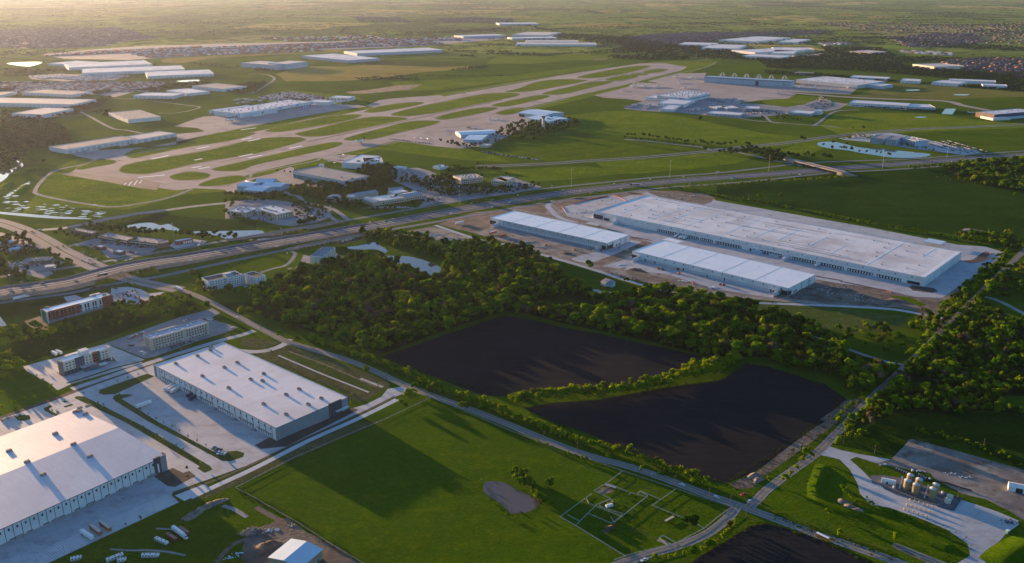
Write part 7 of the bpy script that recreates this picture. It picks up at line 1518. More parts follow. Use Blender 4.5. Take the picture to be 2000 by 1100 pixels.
tr('D', '1425,1048', '1490,1030', 'semi_trailer', 'red and white trailer by the left site warehouse', body=REDM); tr('D', '1540,1078', '1595,1065', 'semi_trailer', 'red trailer standing in the court of the left site warehouse', body=REDM, roof=REDM, L_=12)
# school bus
(p0x, p0y), (p1x, p1y) = q('33', '375,885 490,940'); p0, p1 = G(p0x, p0y), G(p1x, p1y); c = (p0 + p1) / 2
t = thing('school_bus', 'yellow school bus with white roof on the county road', 'bus', (c.x, c.y, .03), math.atan2(p1.y - p0.y, p1.x - p0.x))
MB().box(-5.8, 4.4, -1.2, 1.2, .7, 2.9).box(4.4, 5.9, -1.0, 1.0, .7, 1.8).build('body', YEL, t); MB().prism([(-1.2, 2.9), (1.2, 2.9), (.9, 3.25), (-.9, 3.25)], -5.8, 4.4).build('roof_panel', RBRT, t)
for i in range(9):
    for s_ in (-1.22, 1.22): link('window', boxmesh('window', .8, .06, .7, GLASS), None, t, (-5 + 1.1 * i, s_, 1.9))
for sy in (-1.22, 1.22): link('stripe', boxmesh('stripe', 10, .05, .12, DOORD), None, t, (-.7, sy, 1.4))
for sx in (-3.6, 4.6):
    for sy in (-1.05, 1.05): link('wheel', carmesh()[3], None, t, (sx, sy, .45), scale=(1.4, 1.6, 1.4))
# construction machines
def machine(key, s, label, col=REDM):
    for i, (x, y) in enumerate(q(key, s)):
        p = G(x, y); t = thing('construction_machine', label, 'digger', p, rng.uniform(0, 6.28), 'machines on the building site')
        MB().box(-1.8, 1.4, -1.1, 1.1, .9, 2.0).build('body', col, t); MB().box(-.2, 1.2, -.9, .3, 2.0, 3.0).build('cab', GLASS, t); MB().bar((1.2, .5, 1.6), (3.6, .5, 3.2), .3).bar((3.6, .5, 3.2), (5, .5, 1.2), .25).build('arm', col, t)
        for sy in (-.95, .95): link('track', boxmesh('track', 3.6, .5, .9, TYRE), None, t, (0, sy, 0))
machine('O', '530,228 725,272', 'yellow digger in the court of the woodside warehouse', YEL); machine('O', '575,238 720,235 1010,300 870,372 1170,388 1135,385', 'red machine in the court of the woodside warehouse'); machine('12', '700,865 835,840 265,820 1300,1040 490,855', 'machine beside the left site warehouse', ORM); machine('I', '355,1050 600,1030 920,1005 820,1050', 'red machine in the lot behind the brick hotel')
machine('20', '1210,130 1230,120 1060,130', 'red machine among trees behind the brick hotel')
# stacks and scraps on the site
def scraps(name, key, s, n, sx, sy, mat, h=1.0, sz=1.2):
    for x, y in q(key, s):
        c = G(x, y); mb = MB()
        for _ in range(n):
            a, b, r = rng.gauss(0, sx), rng.gauss(0, sy), rng.uniform(.4, 1) * sz; x_, y_ = c.x + a, c.y + b; zz_ = rng.uniform(.2, h)
            mb.bar((x_ - r, y_ - r * rng.uniform(-1, 1), zz_ * .5), (x_ + r, y_ + r * rng.uniform(-1, 1), zz_ * .6), r * .8, zz_)
        tag(mb.build(name, mat), kind='stuff')
scraps('building_scraps', '12', '230,830 150,790 60,790 870,850 560,560 660,860 1560,1040', 26, 5, 2, WLG, 1.2); scraps('building_scraps', 'O', '1050,408 800,345 300,230 170,185', 22, 5, 2, RBRT, .7); scraps('building_scraps', '12', '1200,430 1330,450 1400,430', 30, 8, 4, WLG, .6)
scraps('building_scraps', '23', '560,40 490,95 450,60 760,150 680,110', 20, 7, 4, WLG, .5); scraps('building_scraps', '11', '1290,720 1400,740 1500,770 1580,775', 40, 8, 5, WATER, .25, 2.5)
scraps('rubble_pile', 'M', '1330,345 1290,370', 90, 2.6, 1.8, surf('broken_concrete', (.20, .18, .165), (.30, .28, .26), 1.0, rough=1), 1.6, .7); scraps('scrap_heap', 'M', '1550,340 1470,350 1140,590 1215,550', 16, 2.2, 1.0, RLB, .7, .7); scraps('scrap_heap', 'M', '1695,300', 8, 1.5, 1, WSTONE, .7, .7)
scraps('debris', '33', '900,330 1180,380 1450,400 1550,430', 24, 3, 1, RBRT, .6, .4); scraps('debris', '33', '1880,780', 30, 3, 2, DOORD, 1.0, .6)
# mounds (earth heaps): rough low domes
def mound(name, key, s, rx, ry, h, mat, ang=0.0, n=18, label=None):
    for x, y in q(key, s):
        c = G(x, y); V = []; Fc = []
        for i in range(7):
            r = i / 6
            for k in range(n):
                a = 2 * math.pi * k / n; w = 1 + .18 * math.sin(3 * a + x) + rng.uniform(-.1, .1); px_, py_ = r * rx * w * math.cos(a), r * ry * w * math.sin(a)
                V.append((c.x + px_ * math.cos(ang) - py_ * math.sin(ang), c.y + px_ * math.sin(ang) + py_ * math.cos(ang), (h * (1 - r * r) ** 1.2 * (1 + rng.uniform(-.25, .25)) if r < 1 else -.05)))
        for i in range(6):
            for k in range(n): Fc.append((i * n + k, (i + 1) * n + k, (i + 1) * n + (k + 1) % n, i * n + (k + 1) % n))
        o = link(name, mesh(name, V, Fc, None, True), mat); tag(o, kind='structure')
HEAP = surf('pale_earth_heap', (.20, .16, .125), (.30, .25, .20), .15, (.10, .08, .06), .5, rough=1, bstr=1, bdist=.8, bscale=.6)
mound('earth_heap', 'M', '830,190 900,150 980,110 1040,90 780,230', 7, 4, 1.8, HEAP, .6); mound('earth_heap', 'M', '1440,490 1380,540 1500,470', 7, 5, 2.6, DIRT, .4); mound('earth_heap', '12', '960,1005 420,880 1340,830', 10, 6, 1.6, DIRT, -.4); mound('earth_heap', '23', '720,170 860,180 1000,150 560,60', 16, 8, 1.5, DIRT, -.3)
mound('earth_heap', '33', '590,620 640,660 700,690', 6, 4, 1.6, HEAP, -.5); mound('earth_heap', '12', '260,480 520,450 1000,860', 14, 6, 1.2, DARKDIRT, .2); mound('earth_heap', '13', '1600,700', 18, 10, 1.2, GRAVEL, -.3); mound('earth_heap', '20', '740,60 800,50', 9, 5, 3, DARKDIRT, .5)
mound('dirt_pile', '32', '1880,420 1920,450', 6, 4, 1.6, HEAP, .7); mound('dirt_pile', '33', '1200,60 1300,120', 14, 4, 1.0, DARKGRASS, -.5)
# the grass berm round the pad: one swept bank
def bank(key, s, wid, h, mat):
    w = path_world(q(key, s), 6); V = []; Fc = []; prof = [(-1, -.05), (-.6, .45), (-.15, 1), (.15, 1), (.6, .45), (1, -.05)]; n = len(w)
    for i, p in enumerate(w):
        d = (w[min(i + 1, n - 1)] - w[max(i - 1, 0)]); d.z = 0; d.normalize(); nn = Vector((-d.y, d.x, 0)); e = min(1, i / 3, (n - 1 - i) / 3)
        for a, z in prof: v = p + nn * a * wid; V.append((v.x, v.y, z * h * e if z > 0 else z))
    m = len(prof)
    for i in range(n - 1):
        for k in range(m - 1): Fc.append((i * m + k, (i + 1) * m + k, (i + 1) * m + k + 1, i * m + k + 1))
    tag(link('grass_bank', mesh('grass_bank', V, Fc, None, True), mat), kind='structure')
bank('33', '440,330 400,420 370,520 390,600 480,650 600,690 800,750 1000,820 1200,900 1340,960 1450,1000', 7, 1.7, FIELD); bank('33', '1800,1135 1870,1070 1980,1000 2120,940', 15, 3.5, FIELD)
bank('10', '0,390 60,340 110,330', 12, 3, AIRGRASS); bank('10', '120,260 200,230 330,220 450,215', 12, 4, AIRGRASS); bank('10', '120,420 180,370 210,340', 8, 2.5, AIRGRASS)

# ---- fences
def fence(key, s, label, mat, h=1.3, step=3.0, rails=(.5, 1.25), pt=.14, rt=.10, group='fences of the paddocks', name='paddock_fence', rail='rail', post='post'):
    pts = [G(x, y) for x, y in q(key, s)]; o = thing(name, label, 'fence', pts[0], 0, group); b = Vector(pts[0]); pm = boxmesh(post, pt, pt, h, mat)
    for i in range(len(pts) - 1):
        a, c = pts[i] - b, pts[i + 1] - b; d = c - a; n = max(1, int(d.length / step))
        for z in rails: MB().bar(a + Vector((0, 0, z)), c + Vector((0, 0, z)), rt).build(rail, mat, o)
        for k in range(n): link(post, pm, None, o, a + d * (k / n))
    return o
FW1 = surf('pale_green_pipe_rail', (.30, .36, .32), rough=.8); FW2 = surf('grey_fence_wire', (.30, .31, .28), rough=.8)
_ft = dict(step=4.5, rt=.17, pt=.22)
fence('32', '860,390 740,480 640,540 760,600 790,625 740,640', 'pale pipe fence winding round the dirt pen of the paddock', FW1, **_ft)
fence('32', '750,490 900,545', 'short pale fence right of the dirt pen', FW1, **_ft); fence('32', '620,565 375,745 490,810 880,1050 1215,965 1150,910', 'pale fence along the left and bottom sides of the paddock', FW1, **_ft)
fence('32', '1150,910 1180,890 1280,950 1500,835 1600,750 1705,675', 'pale fence beside the curved road', FW1, **_ft); fence('32', '580,605 600,640 850,740', 'pale fence crossing the middle of the small pens', FW1, **_ft)
fence('32', '500,810 590,720 660,650 770,605', 'pale fence running up through the left pens', FW1, **_ft); fence('32', '600,720 775,795 860,740 1060,580 1000,545 975,570', 'pale fence on the lower right of the small pens', FW1, **_ft)
fence('32', '915,570 930,555 1050,590', 'short pale fence above the long straight one', FW1, **_ft); fence('32', '1010,545 1160,610 1095,655 1390,775 1500,835', 'stepped pale fence across the right paddock', FW1, **_ft)
fence('32', '1275,530 1170,605', 'short pale fence dividing the upper paddocks', FW1, **_ft); fence('32', '435,730 530,780', 'short pale fence at the left corner pen', FW1, **_ft); fence('32', '800,1080 890,1050', 'short pale fence at the bottom paddock corner', FW1, **_ft)
fence('32', '680,655 700,670 860,720 850,740 800,790 770,745', 'pale chute fence of the cattle pens', FW1, **_ft)
fence('f', '745,823 843,777 900,801 1000,844 1125,889 1212,920 1320,956 1425,991', 'long pale fence between the pasture and the county road', FW1, step=7, rt=.13, pt=.2); fence('f', '460,954 575,895 660,858 745,823', 'pale fence along the concrete channel', surf('white_fence', (.36, .36, .35)), step=6, rt=.13, pt=.2)
fence('f', '460,954 500,975 540,999 580,1021 640,1060 715,1105', 'pale fence between the pasture and the dirt yard', FW2, step=7, rt=.12, pt=.2)
# paddock bits
p = G(*q('32', '760,655')[0]); t = thing('stock_tank', 'white round stock tank in the small pens', 'tank', p, .4); MB().box(-3, 3, -1.4, 1.4, 0, 1.2).build('body', TRW, t); MB().prism([(-1.4, 1.2), (1.4, 1.2), (0, 1.9)], -3, 3).build('lid', TRW, t)
p = G(*q('32', '1230,760')[0]); t = thing('flat_trailer', 'pale flatbed trailer lying in the grass by the dark round tree', 'trailer', p, .7); MB().box(-5, 5, -1, 1, .7, 1.1).build('bed', CARP['tan'], t); [link('wheel', carmesh()[3], None, t, (x_, y_, .35)) for x_ in (-3, -2) for y_ in (-1, 1)]
sheet('dirt_pen', q('32', '700,510 760,505 800,540 720,560 660,545'), DIRT, 6); sheet('mud_pen', q('32', '705,850 750,805 800,820 740,870'), DARKDIRT, 6); p = G(*q('32', '760,820')[0]); t = thing('loading_chute', 'grey wooden loading ramp at the foot of the pens', 'ramp', p, .5); MB().prism([(-1.5, 0), (1.5, 0), (1.5, .4), (-1.5, 1.6)], -3, 3).build('deck', WOODM, t); MB().box(-3, 3, -1.6, -1.5, 0, 2.2).build('side_board', WOODM, t)
p = G(*q('32', '770,515')[0]); t = thing('livestock_shelter', 'grey lean-to shelter in the dirt pen', 'shed', p, -.5); MB().box(-5, 5, -1.5, 1.5, 2.2, 2.4).build('roof', METAL, t); [link('post', boxmesh('post', .2, .2, 2.2, WOODM), None, t, (x_, y_, 0)) for x_ in (-4.8, 0, 4.8) for y_ in (-1.4, 1.4)]
# ---- gas plant
def tank(x, y, r, h, label, mat, roof, key='B', group='tall tan tanks of the gas plant'):
    p = G(*q(key, '%f,%f' % (x, y))[0]); t = thing('storage_tank', label, 'tank', p, 0, group)
    MB().cyl((0, 0), r, r, 0, h, 20).build('shell', mat, t); MB().cyl((0, 0), r + .12, r * .35, h, h + r * .35, 20).cyl((0, 0), r + .12, r + .12, h - .25, h, 20).build('roof', roof, t); MB().cyl((0, 0), .4, .4, h + r * .35, h + r * .35 + .5, 8).build('hatch', METAL, t); MB().box(r, r + .5, -.3, .3, 0, h).build('ladder', METAL, t)
TANT = surf('tan_tank_paint', (.30, .235, .12), (.25, .20, .10), .2, rough=.5)
for a in ((468, 372, 'tall tan tank, front left and most sunlit of the group'), (505, 300, 'tall tan tank behind the sunlit front left one'), (578, 422, 'tall tan tank standing second from the left in front'), (618, 355, 'tall tan tank behind the second front tank'), (797, 480, 'tall tan tank at the front of the right-hand pair'), (835, 425, 'tall tan tank at the back of the right-hand pair')): tank(a[0], a[1], 2.7, 8.6, a[2], TANT, WLG)
for a in ((1030, 495, 'short cream tank, upper of two at the right of the plant'), (1005, 545, 'short cream tank, lower of two at the right of the plant')): tank(a[0], a[1], 2.4, 3.2, a[2], WCREAM, WCREAM, group='short cream tanks')
for x, y, l in ((937, 425, 'small white sphere-topped tank beside the short cream ones'), (305, 350, 'small white drum tank by the plant shed'), (548, 135, 'small white drum tank among the skids'), (770, 250, 'small white drum tank right of the skids')): tank(x, y, .9, 1.5, l, TRW, TRW, group=None)
def wellhead_mesh():
    m = MB(); m.cyl((0, 0), .5, .5, 0, .4, 8).cyl((0, 0), .28, .28, .4, 1.9, 8).box(-.8, .8, -.22, .22, .9, 1.25).box(-.22, .22, -.7, .7, 1.3, 1.6).cyl((0, 0), .5, .5, 1.9, 2.1, 8); me = m.mesh('wellhead'); me.materials.append(surf('wellhead_tan', (.50, .40, .22), rough=.5)); return me
WH = wellhead_mesh()
for j, (a, b, n) in enumerate((((515, 520), (805, 612), 6), ((475, 580), (770, 675), 6), ((437, 640), (735, 738), 6))):
    for i in range(n):
        x, y = a[0] + (b[0] - a[0]) * i / (n - 1), a[1] + (b[1] - a[1]) * i / (n - 1); o = link('wellhead', WH, None, None, G(*q('B', '%f,%f' % (x, y))[0])); tag(o, 'tan wellhead in the %s row of the gas pad' % ('upper', 'middle', 'lower')[j], 'wellhead', 'wellheads of the gas pad')
t = thing('plant_shed', 'white gabled plant shed left of the tanks', 'shed', G(*q('B', '235,290')[0]), -.42); MB().prism([(-2, 0), (2, 0), (2, 2.8), (0, 3.5), (-2, 2.8)], -5.5, 5.5).build('body', TRW, t); MB().box(-5.6, 5.6, -2.2, 2.2, 2.75, 2.9).build('eave', TRW, t); link('door', boxmesh('door', 1.2, .1, 2.0, DOORD), None, t, (-1, -2.05, 0))
t = thing('fabric_shed', 'white arched fabric shed cut by the right edge', 'shed', G(*q('B', '1930,390')[0]), -.45); MB().prism([(-4, 0), (4, 0), (4, 4.5), (0, 6), (-4, 4.5)], -8, 8).build('body', TRW, t); link('door_opening', boxmesh('door_opening', 5, .2, 4, DOORD), None, t, (0, -4.1, 0))
for i in range(6): x, y = 340 + 32 * i, 115 + 13 * i; t = thing('gas_skid', 'dark pipe skid in the row behind the tall tanks', 'machinery', G(*q('B', '%d,%d' % (x, y))[0]), .8, 'pipe skids'); MB().box(-2.4, 2.4, -.8, .8, 0, .4).build('base', DOORD, t); MB().cyl((0, 0), .6, .6, .4, 2, 8).bar((-2, 0, 1), (2, 0, 1), .5).build('vessel', METAL, t)
for i in range(4): x, y = 630 + 30 * i, 195 + 16 * i; t = thing('gas_skid', 'dark pipe skid in the second row near the small drum', 'machinery', G(*q('B', '%d,%d' % (x, y))[0]), .8, 'pipe skids'); MB().box(-2.4, 2.4, -.8, .8, 0, .4).build('base', DOORD, t); MB().cyl((0, 0), .6, .6, .4, 2, 8).bar((-2, 0, 1), (2, 0, 1), .5).build('vessel', METAL, t)
fence('B', '860,590 1080,650 1190,490 960,450', 'low dark containment wall round the short tanks', WDARK, h=.8, step=6, rails=(.3, .6), rt=.5, group=None, name='containment_wall'); fence('B', '340,380 700,520 870,560', 'dark pipe rack in front of the tall tanks', DOORD, h=1.2, step=5, rails=(.5, 1.1), rt=.3, group=None, name='pipe_rack', rail='pipe')
fence('B', '700,250 1000,300 1180,360 1320,400', 'dark pipe rack at the back of the plant', DOORD, h=1.2, step=5, rails=(.5, 1.1), rt=.5, group=None, name='pipe_rack', rail='pipe')
for a, b, l in (((415, 220), (375, 380), 'grey catwalk left of the tall tanks'), ((755, 330), (700, 500), 'grey catwalk left of the right-hand tank pair')):
    p0, p1 = G(*q('B', '%d,%d' % a)[0]), G(*q('B', '%d,%d' % b)[0]); t = thing('catwalk', l, 'walkway', p1, 0); d = p0 - p1; MB().bar((0, 0, 1.2), d + Vector((0, 0, 1.2)), 1.3, .15).build('deck', METAL, t); [link('post', boxmesh('post', .15, .15, 1.2, METAL), None, t, d * k) for k in (0.05, .5, .95)]
t = thing('portable_toilet_unit', 'teal portable cabin at the right end of the pad', 'cabin', G(*q('B', '1785,940')[0]), .4); MB().box(-1.2, 1.2, -1, 1, 0, 2.4).build('body', WTEAL, t); MB().box(-1.3, 1.3, -1.1, 1.1, 2.4, 2.6).build('roof', TRW, t)
fence('33', '980,955 1100,1000 1200,1040 1310,1080', 'grey pipe manifold lying in the grass at the bottom right', METAL, h=1.0, step=4, rails=(.4, .9), rt=.35, group=None, name='pipe_manifold', rail='pipe'); fence('33', '985,975 1100,1015 1190,1060 1300,1095', 'second grey pipe manifold beside the first', METAL, h=1.0, step=4, rails=(.4, .9), rt=.3, group=None, name='pipe_manifold', rail='pipe')
sheet('gravel_strip', q('33', '960,950 1010,945 1320,1070 1400,1100 1250,1100 1000,990'), GRAVEL, 6)
# ---- poles and masts
def pole(key, s, h, label, group, mat=WOODM, r=.22, arm=True, name='utility_pole', cat='utility pole', ang=.6):
    for x, y in q(key, s):
        t = thing(name, label, cat, G(x, y), ang, group); MB().cyl((0, 0), r, r * .7, 0, h, 8).build('pole', mat, t)
        if arm: MB().bar((-1.5, 0, h - .8), (1.5, 0, h - .8), .22).build('crossarm', mat, t); [link('insulator', boxmesh('insulator', .15, .15, .3, DOORD), None, t, (k, 0, h - .7)) for k in (-1.3, 0, 1.3)]
pole('33', '590,160 320,200 1680,210 1480,600 830,260', 11, 'wooden utility pole beside the straight county road or the pad', 'utility poles along the county roads'); pole('32', '1830,735 1705,660 1540,605 1270,500 1945,640 1665,850', 11, 'wooden utility pole near the road junction', 'utility poles along the county roads'); pole('23', '630,1000 775,835 485,1110', 11, 'wooden utility pole at the edge of the ploughed field', 'utility poles along the county roads')
pole('32', '930,1085 510,240 250,150', 11, 'wooden utility pole by the county road beside the pasture', 'utility poles along the county roads'); pole('21', '1500,950 1020,770 680,620 40,390', 10, 'wooden utility pole by the county road beside the basin', 'utility poles along the county roads'); pole('23', '1340,380', 11, 'wooden utility pole above the culvert', 'utility poles along the county roads')
pole('20', '645,820 1050,690 1425,580 1770,480', 10, 'dark street pole between the hotels and the warehouses', 'street poles of the hotel street', METAL, .18)
def mast(x, y, h, label):
    t = thing('high_mast_light', label, 'mast light', G(x, y), 0, 'high mast lights of the highway'); MB().cyl((0, 0), .36, .2, 0, h, 10).build('pole', METAL, t); MB().cyl((0, 0), 1.3, 1.3, h - .6, h - .1, 12).build('lamp_ring', WLG, t)
    for k in range(6): link('lamp', boxmesh('lamp', .6, .6, .4, DOORD), None, t, (1.5 * math.cos(k), 1.5 * math.sin(k), h - .9))
for a in ((1116, 365, 36, 'high mast light by the highway in front of the left green meadow'), (1308, 347, 36, 'high mast light by the highway in front of the humped meadow'), (898, 400, 36, 'high mast light in front of the colonnaded office'), (1501, 335, 36, 'high mast light left of the overpass'), (1723, 330, 34, 'high mast light in front of the curved pond'), (1849, 308, 34, 'high mast light by the large office car park at right'), (341, 480, 36, 'high mast light beside the brick bank'), (648, 440, 34, 'high mast light at the office park entrance road'), (1078, 370, 8, 'low light mast on the frontage road'), (551, 472, 22, 'mast light over the frontage road above the L-shaped block')): mast(*a)
def lamp(key, s, h, label, group): 
    for x, y in q(key, s):
        t = thing('street_lamp', label, 'street lamp', G(x, y), -.7, group); MB().cyl((0, 0), .14, .09, 0, h, 6).build('pole', METAL, t); MB().bar((0, 0, h), (1.6, 0, h + .1), .12).build('arm', METAL, t); link('lamp_head', boxmesh('lamp_head', .8, .35, .15, METAL), None, t, (1.9, 0, h))
lamp('30', '505,1030 1210,710 1190,75 1545,150 1365,40', 9, 'grey lamp post standing in the concrete court of the ribbed warehouse', 'lamp posts of the concrete courts'); lamp('12', '1910,580 700,640 1075,770 1435,790 1790,840', 9, 'lamp post in the courts of the distribution building', 'lamp posts of the building site'); lamp('13', '95,600 295,635 500,670 715,710 930,755 330,1050 1650,1000', 9, 'lamp post along the back court of the distribution building', 'lamp posts of the building site')
lamp('A', '1215,165 1000,230 60,200 540,100 685,90', 10, 'lamp post along the highway above the L-shaped block', 'highway lamp posts'); lamp('13', '635,240 235,225 1190,200 1765,145', 10, 'lamp post along the highway at the right', 'highway lamp posts'); lamp('D', '330,970 1120,790 1560,810', 9, 'lamp post along the highway near the office park', 'highway lamp posts'); lamp('G', '1210,970 1040,940 1330,870 290,830 405,790 1705,890', 9, 'lamp post by the highway near the interchange', 'highway lamp posts')
def sign(key, s, label, h=9, w=3, col=RBRT):
    x, y = q(key, s)[0]; t = thing('pole_sign', label, 'sign', G(x, y), .3); MB().cyl((0, 0), .2, .2, 0, h, 8).build('pole', METAL, t); MB().box(-w / 2, w / 2, -.2, .2, h - w * .7, h).build('sign_board', col, t)
sign('G', '135,870', 'tall white pole sign at the left by the trees', 11, 3); sign('G', '725,750', 'white pole sign beside the fuel canopy', 9, 3); sign('I', '1575,235', 'pale pole sign by the highway below the bank', 10, 4); sign('12', '1605,265', 'pale billboard beside the highway meadow', 8, 8, WSTONE); sign('12', '1722,308', 'overhead gantry sign on the highway', 7, 7, WLG); sign('D', '305,940', 'green road sign over the highway lanes', 8, 5, WGREEN); sign('A', '1295,270', 'small white sign at the tip of the green verge', 4, 2)
# ---- aircraft
def aircraft(key, s, ang, label, L_=45, tail=None, body=TRW, cat='aeroplane', group=None):
    x, y = q(key, s)[0]; k = L_ / 45; t = thing('airliner', label, cat, G(x, y), ang, group)
    pr = [(-22, .4, 5.5), (-17, 1.6, 4.6), (-8, 2.3, 4.2), (14, 2.3, 4.0), (19, 1.6, 3.8), (22, .3, 3.4)]; mb = MB(); n = 12
    for (x0, r0, z0), (x1, r1, z1) in zip(pr, pr[1:]):
        v = []
        for xx, rr, zz_ in ((x0, r0, z0), (x1, r1, z1)): v += [(xx * k, rr * k * math.cos(a * 2 * math.pi / n), (zz_ + rr * math.sin(a * 2 * math.pi / n)) * k) for a in range(n)]
        mb.add(v, [(i, (i + 1) % n, n + (i + 1) % n, n + i) for i in range(n)])
    mb.build('fuselage', body, t)
    for sd in (-1, 1):
        MB().add([(a * k, b * k * sd, c * k) for a, b, c in ((6, 1.5, 3), (0, 1.5, 3), (-9, 20, 4.2), (-6.5, 20, 4.2), (6, 1.5, 3.5), (0, 1.5, 3.5), (-9, 20, 4.4), (-6.5, 20, 4.4))], [(0, 1, 2, 3), (7, 6, 5, 4), (0, 4, 5, 1), (1, 5, 6, 2), (2, 6, 7, 3), (3, 7, 4, 0)]).build('wing', body, t)
        MB().add([(a * k, b * k * sd, c * k) for a, b, c in ((-17, .8, 5.2), (-21, .8, 5.2), (-23, 7, 5.6), (-21, 7, 5.6), (-17, .8, 5.5), (-21, .8, 5.5), (-23, 7, 5.8), (-21, 7, 5.8))], [(0, 1, 2, 3), (7, 6, 5, 4), (0, 4, 5, 1), (1, 5, 6, 2), (2, 6, 7, 3), (3, 7, 4, 0)]).build('tailplane', body, t)
        MB().bar((4.5 * k, 7 * k * sd, 2.2 * k), (-.5 * k, 7 * k * sd, 2.3 * k), 2.1 * k).build('engine', METAL, t); MB().cyl((-1 * k, 2.6 * k * sd), .5 * k, .5 * k, 0, 3 * k, 6).build('landing_gear', METAL, t)
    MB().add([(a * k, b, c * k) for b in (-.25 * k, .25 * k) for a, c in ((-14, 6), (-20.5, 6), (-24, 13), (-21, 13))], [(0, 1, 2, 3), (7, 6, 5, 4), (0, 4, 5, 1), (1, 5, 6, 2), (2, 6, 7, 3), (3, 7, 4, 0)]).build('tail_fin', tail or body, t); MB().cyl((16 * k, 0), .4 * k, .4 * k, 0, 3 * k, 6).build('landing_gear', METAL, t)
ta = along(((1000, 215), (700, 290)))
aircraft('H', '1810,545', ta, 'white airliner with dark tail on the near taxiway', 45, WDARK)
aircraft('H', '555,335', ta, 'white freighter with brown tail at the left end of the cargo hub', 52, WBROWN); aircraft('H', '820,292', ta, 'white freighter with dark tail before the blue corner of the hub', 48, WDARK); aircraft('H', '1505,172', ta, 'white freighter with black tail at the far end of the hub', 52, WDARK); aircraft('H', '1620,155', ta, 'white freighter with orange-red tail behind the black-tailed one', 50, CARP['orange']); aircraft('H', '1285,210', ta, 'blue airliner parked in the middle of the hub apron', 40, WLBLUE, WLBLUE)
aircraft('H', '570,295', ta, 'pale freighter tucked beside the hub wall at left', 40)
aircraft('02', '950,680', ta, 'white freighter with dark tail at the upper left of the parcel apron', 48, WNAVY); aircraft('02', '1035,680', ta, 'white freighter beside the dark-tailed one', 46); aircraft('02', '1132,680', ta, 'white freighter with dark tail above the parcel hub', 40, WNAVY); aircraft('02', '1345,692', ta, 'white freighter with its tail showing behind the parcel hub', 40, WNAVY); aircraft('02', '865,712', ta, 'small dark-tailed freighter alone on the parcel apron', 24, WNAVY)
aircraft('02', '1280,610', ta, 'white airliner nose-in beside the maintenance ramp, left', 44, WNAVY); aircraft('02', '1400,612', ta, 'white airliner at the left end of the immense hangar', 48); aircraft('02', '1310,650', ta, 'white airliner on the lower taxiway left of the immense hangar', 34)
for s_, l in (('240,690', 'first'), ('360,693', 'second'), ('485,705', 'third'), ('625,690', 'fourth')): aircraft('03', s_, ta, 'white airliner parked %s from the left right of the immense hangar' % l, 40, group='airliners on the right ramp')
aircraft('03', '70,735', ta, 'blue and white airliner on the ramp corner', 36, WNAVY, WBLUE); aircraft('01', '1820,935', ta, 'small jet on the near apron, left of two', 20, WDARK); aircraft('01', '1890,940', ta, 'small jet on the near apron, right of two', 22, WDARK); aircraft('01', '1660,1000', ta, 'black-tailed small jet near the angled hangar', 20, WDARK, WDARK); aircraft('01', '1715,1005', ta, 'small white jet near the angled hangar', 20)
aircraft('10', '725,90', ta, 'grey military aircraft with tall tail at the long hangar row', 38, WGREY, WLG); aircraft('10', '970,45', ta, 'second grey aircraft at the long hangar row', 32, WGREY, WLG); aircraft('03', '1590,885', 0, 'white jet beside the dark-walled office at right', 26); aircraft('C', '285,440', 2.2, 'white jet with its tail above the vaulted hangars', 22)
for i, s_ in enumerate(('1460,145', '1540,90', '1360,170', '1480,105', '1420,190')): aircraft('C', s_, ta + i, 'small white private plane on the apron of the white angular hangar', 12, group='small planes by the white angular hangar')
for i, s_ in enumerate(('1480,1020', '1530,1025', '1580,1030', '1490,1045', '1540,1050', '1590,1055', '1240,1080', '1290,1085', '1340,1088')): aircraft('01', s_, ta + .1 * i, 'small white plane in the rows on the near apron', 13, group='small planes on the near apron')
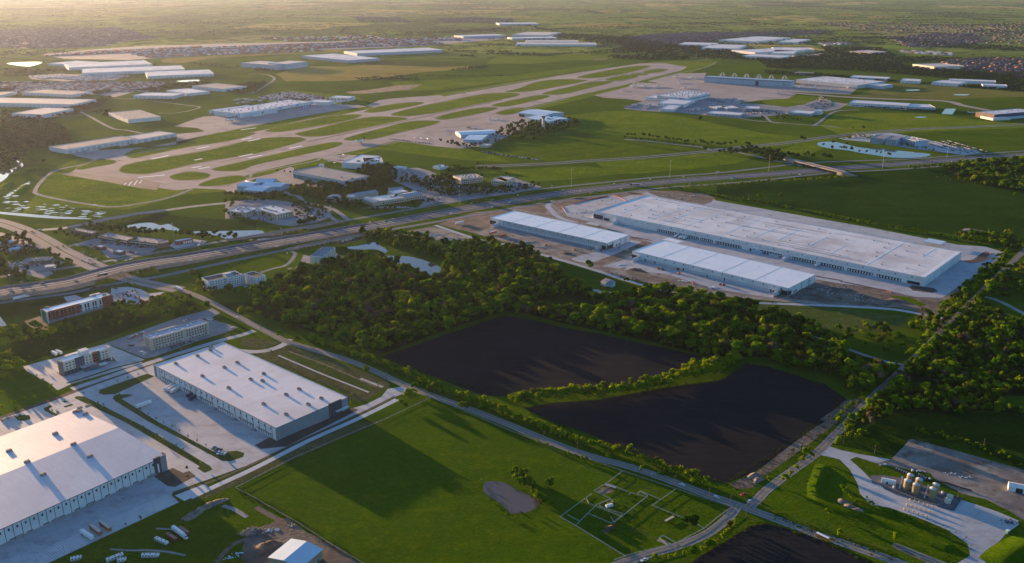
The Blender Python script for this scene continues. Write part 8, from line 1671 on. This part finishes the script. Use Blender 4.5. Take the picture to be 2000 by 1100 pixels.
# red windbreak line of the site
def barrier(key, s, label):
    w = path_world(q(key, s), 4); t = thing('silt_fence', label, 'barrier', w[0], 0, 'orange silt fences of the building site'); b = Vector(w[0]); mb = MB()
    for i in range(len(w) - 1): mb.bar(w[i] - b + Vector((0, 0, .45)), w[i + 1] - b + Vector((0, 0, .45)), .25, .9)
    mb.build('mesh_panel', CARP['orange'], t)
barrier('13', '300,1045 580,1095', 'orange silt fence right of the woodside warehouse'); barrier('23', '560,0 720,30 900,70 960,88', 'orange silt fence at the lower edge of the court'); barrier('13', '1560,955 1640,950 1700,930 1740,880 1690,868', 'orange edging round the corner island'); barrier('12', '390,515 420,560', 'orange edging at the left of the new car park'); barrier('12', '480,495 600,460 700,440 755,435', 'orange edging above the new car park'); barrier('12', '785,425 830,440 890,472', 'orange edging of the dark mound'); barrier('12', '930,752 1040,770 1100,785', 'orange silt fence between the two smaller warehouses'); barrier('12', '900,405 980,410 1050,427', 'orange edging at the back of the dark mound')
# parking stripes of the concrete courts
def stripes(name, key, a, b, n, length, lv, wid=.35):
    (x0, y0), (x1, y1) = q(key, a + ' ' + b); p0, p1 = G(x0, y0), G(x1, y1); d = (p1 - p0); nn = Vector((-d.y, d.x, 0)).normalized() * length; e = d.normalized() * wid / 2; mb = MB(); z = Vector((0, 0, lv * UNIT['n']))
    for i in range(n):
        c = p0 + d * (i / (n - 1)); mb.add([c - e + z, c + e + z, c + e + nn + z, c - e + nn + z], [(0, 1, 2, 3)])
    tag(mb.build(name, WHITE), kind='structure')
stripes('bay_lines', '30', '390,1085', '1380,625', 62, 18, 8, .25); stripes('bay_lines', '30', '1130,70', '1560,350', 26, 9, 8, .2); stripes('bay_lines', '30', '1200,10', '1640,330', 24, -9, 8, .2); stripes('bay_lines', '20', '1060,1010', '1600,1340', 34, 12, 8, .2)
stripes('bay_lines', '20', '-10,1090', '120,1050', 20, -6, 8, .15); stripes('bay_lines', 'K', '700,800', '1500,560', 22, -6, 10, .15); stripes('bay_lines', 'K', '470,960', '760,880', 10, 6, 10, .15); stripes('bay_lines', 'L', '0,470', '260,400', 16, 5, 11, .15)
def oil(name, key, segs, mat, lv=7.5):
    mb = MB()
    for s_ in segs:
        for x, y in q(key, s_):
            c = G(x, y); r = rng.uniform(2, 6); n = 10; mb.add([(c.x + r * rng.uniform(.6, 1.5) * math.cos(a * .628), c.y + r * rng.uniform(.5, 1.3) * math.sin(a * .628), lv * UNIT['n'] + rng.random() * .002) for a in range(n)], [tuple(range(n))])
    tag(mb.build(name, mat), kind='stuff')
STAIN = surf('stained_concrete', (.25, .265, .29), (.31, .325, .35), .1, rough=.7)
oil('court_stains', '30', ('150,880 350,770 550,690 750,610 950,530 1100,470 700,700 900,620 1120,580 740,750 320,940 1000,590',), STAIN)
